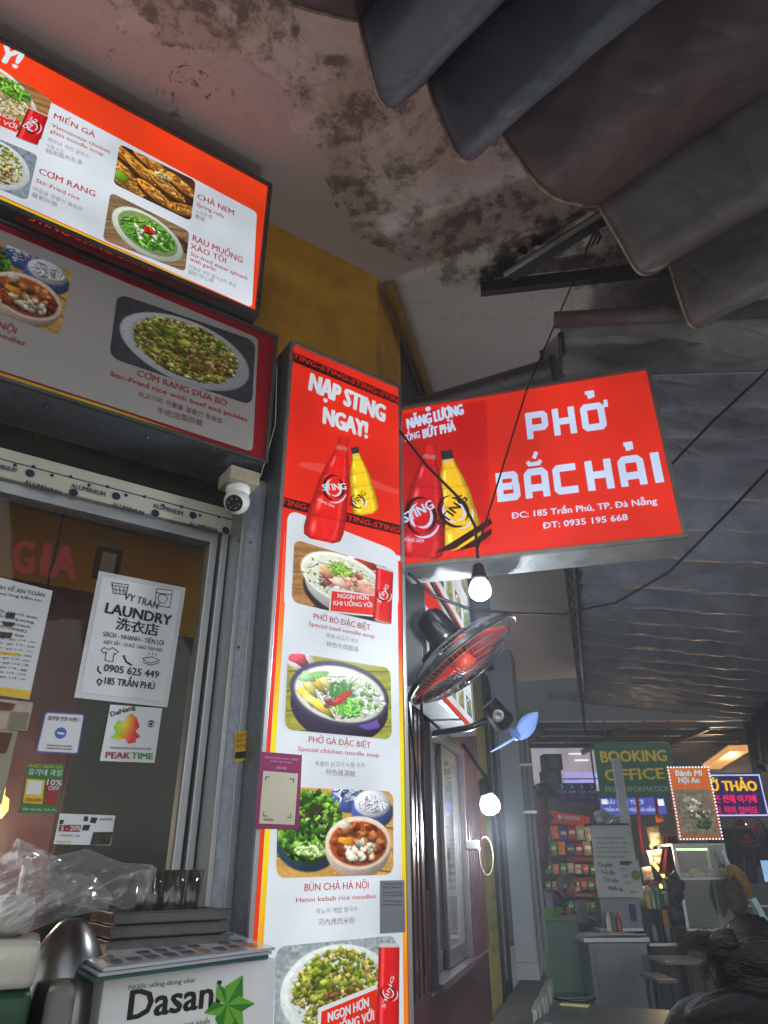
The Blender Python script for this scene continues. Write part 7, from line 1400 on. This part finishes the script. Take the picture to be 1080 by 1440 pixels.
# ================================================================== foreground person, seen from behind, bottom right
hc = at(1070, 1374, 2.05); o = thing('person', 'person with dark tied up hair and dark quilted clothes, close at the lower right', 'person', Vector((hc.x, hc.y, 0)))
fw = Vector((.75, .55, -.2)); bd = Vector((hc.x+.02, hc.y-.02, hc.z-.62)); chs = Vector((hc.x-.03, hc.y, hc.z-.30)); sL, sR = at(1000, 1424, 2.02), chs+Vector((.2, -.1, .1))
sL2 = at(965, 1452, 1.95)
HAIR = mat('black_hair_close', (.06, .045, .042), .5, 0, .5, 9, .0, .4); nt_ = HAIR.node_tree; tc_2 = nt_.nodes.new('ShaderNodeTexCoord'); mp_ = nt_.nodes.new('ShaderNodeMapping'); mp_.inputs['Scale'].default_value = (14, 90, 90); mp_.inputs['Rotation'].default_value = (.3, .5, .6); nz_ = nt_.nodes.new('ShaderNodeTexNoise'); nz_.inputs['Scale'].default_value = 2.2; nz_.inputs['Detail'].default_value = 5; bp2 = nt_.nodes.new('ShaderNodeBump'); bp2.inputs['Strength'].default_value = .6; bp2.inputs['Distance'].default_value = .01
nt_.links.new(tc_2.outputs['Object'], mp_.inputs[0]); nt_.links.new(mp_.outputs[0], nz_.inputs['Vector']); nt_.links.new(nz_.outputs[0], bp2.inputs['Height']); nt_.links.new(bp2.outputs[0], nt_.nodes['Principled BSDF'].inputs['Normal'])
QD = mat('quilted_dark', (.075, .075, .085), .8, 0, .4, 14, .7, .3)
skin('body', [bd-Vector((0, 0, .3)), bd, chs, hc-Vector((0, 0, .1)), sL, sL2, sL2+Vector((.1, .1, -.25)), sR, sR+Vector((.07, 0, -.28)), sR+Vector((.1, .2, -.45))], [.17, .16, .16, .06, .085, .075, .055, .09, .065, .045], [(0, 1), (1, 2), (2, 3), (2, 4), (4, 5), (5, 6), (2, 7), (7, 8), (8, 9)], QD, o)
head(hc, fw, (0, 0, 1), SKN, o, .1, nm='hair_cap')
hb = at(1021, 1337, 1.98); HB = mat('brown_hair', (.12, .075, .055), .5, 0, .4, 40, .2)
def clump(name, c, ax, ay, az, seed, mt=None, amp=.1):
    """a mass of hair: a closed lump combed into locks along ax"""
    bm = bmesh.new(); bmesh.ops.create_uvsphere(bm, u_segments=72, v_segments=36, radius=1); ax, ay, az = Vector(ax), Vector(ay), Vector(az); vs = []
    for v in bm.verts:
        x, y, z = v.co; a = math.atan2(y, z); q = 1+amp*(.5*math.sin(a*5+seed+x*2)+.35*math.sin(a*11+seed*2-x*3)+.15*math.sin(a*27+x*4)); vs.append(Vector(c)+ax*x+ay*y*q+az*z*q)
    bm.verts.index_update(); fs = [tuple(v.index for v in f.verts) for f in bm.faces]; bm.free(); return mesh(name, vs, fs, mt or HAIR, o, True)
def strands(name, roots, tips, n, mt, parent, seed, r=.0005, bow=(0, 0, .04), curl=.008):
    rg = np.random.default_rng(seed); g_ = MB()
    for k in range(n):
        a = Vector(roots(rg)); b = Vector(tips(rg)); md_ = a.lerp(b, .5)+Vector(bow)*rg.uniform(.5, 1.3)+Vector(rg.normal(0, curl, 3)); pts_ = [a.lerp(md_, t).lerp(md_.lerp(b, t), t) for t in (0, .2, .4, .6, .8, 1)]; g_.tube(pts_, [r, r, r, r*.8, r*.6, r*.3], 3, False)
    q = g_.out(name, mt, parent); q['kind'] = 'stuff'; return q
clump('hair_bun', hb, _R*.042-_U*.012, Vector((0, .045, 0)), _U*.046+_R*.01, 1.0)
clump('hair_crown', hc+Vector((-.01, -.0, .02)), _R*.085-_U*.055, Vector((.02, .1, 0)), _U*.088+_R*.05, 2.3, None, .05)
clump('hair_side', hc+Vector((.05, -.03, -.06)), (.02, .01, -.14), (.0, .09, 0), (.09, 0, .02), 4.1, None, .06)
clump('hood', at(1040, 1428, 1.98), _R*.12+_U*.02, Vector((0, .09, 0)), _U*.055-_R*.02, 6.0, QD, .07)
strands('flyaway_hair', lambda r: hb+_U*.01+_R*(-.02+r.normal(0, .012))+Vector(r.normal(0, .012, 3)), lambda r: at(958+r.normal(0, 9), 1330+r.normal(0, 7), 1.98+r.normal(0, .02)), 260, HB, o, 1, .00045, tuple(_U*.025))
strands('loose_hair', lambda r: hb+_R*(-.03)+_U*(-.01)+Vector(r.normal(0, .008, 3)), lambda r: at(993+r.normal(0, 3), 1374+r.normal(0, 5), 1.98), 60, HB, o, 3, .0005, tuple(_R*-.012))

# ================================================================== thin smoky air under the awnings
hzm = bpy.data.materials.new('haze_air'); hzm.use_nodes = True; nt = hzm.node_tree; nt.nodes.clear(); ou = nt.nodes.new('ShaderNodeOutputMaterial'); pv = nt.nodes.new('ShaderNodeVolumePrincipled')
pv.inputs['Color'].default_value = (.8, .88, 1, 1); pv.inputs['Density'].default_value = .013; pv.inputs['Anisotropy'].default_value = .3; nt.links.new(pv.outputs[0], ou.inputs['Volume'])
hz = MB().box((5, 8, 4.25), (45, 0, 0), (0, 45, 0), (0, 0, 5.25)).out('haze', hzm, None); kind(hz, 'stuff')
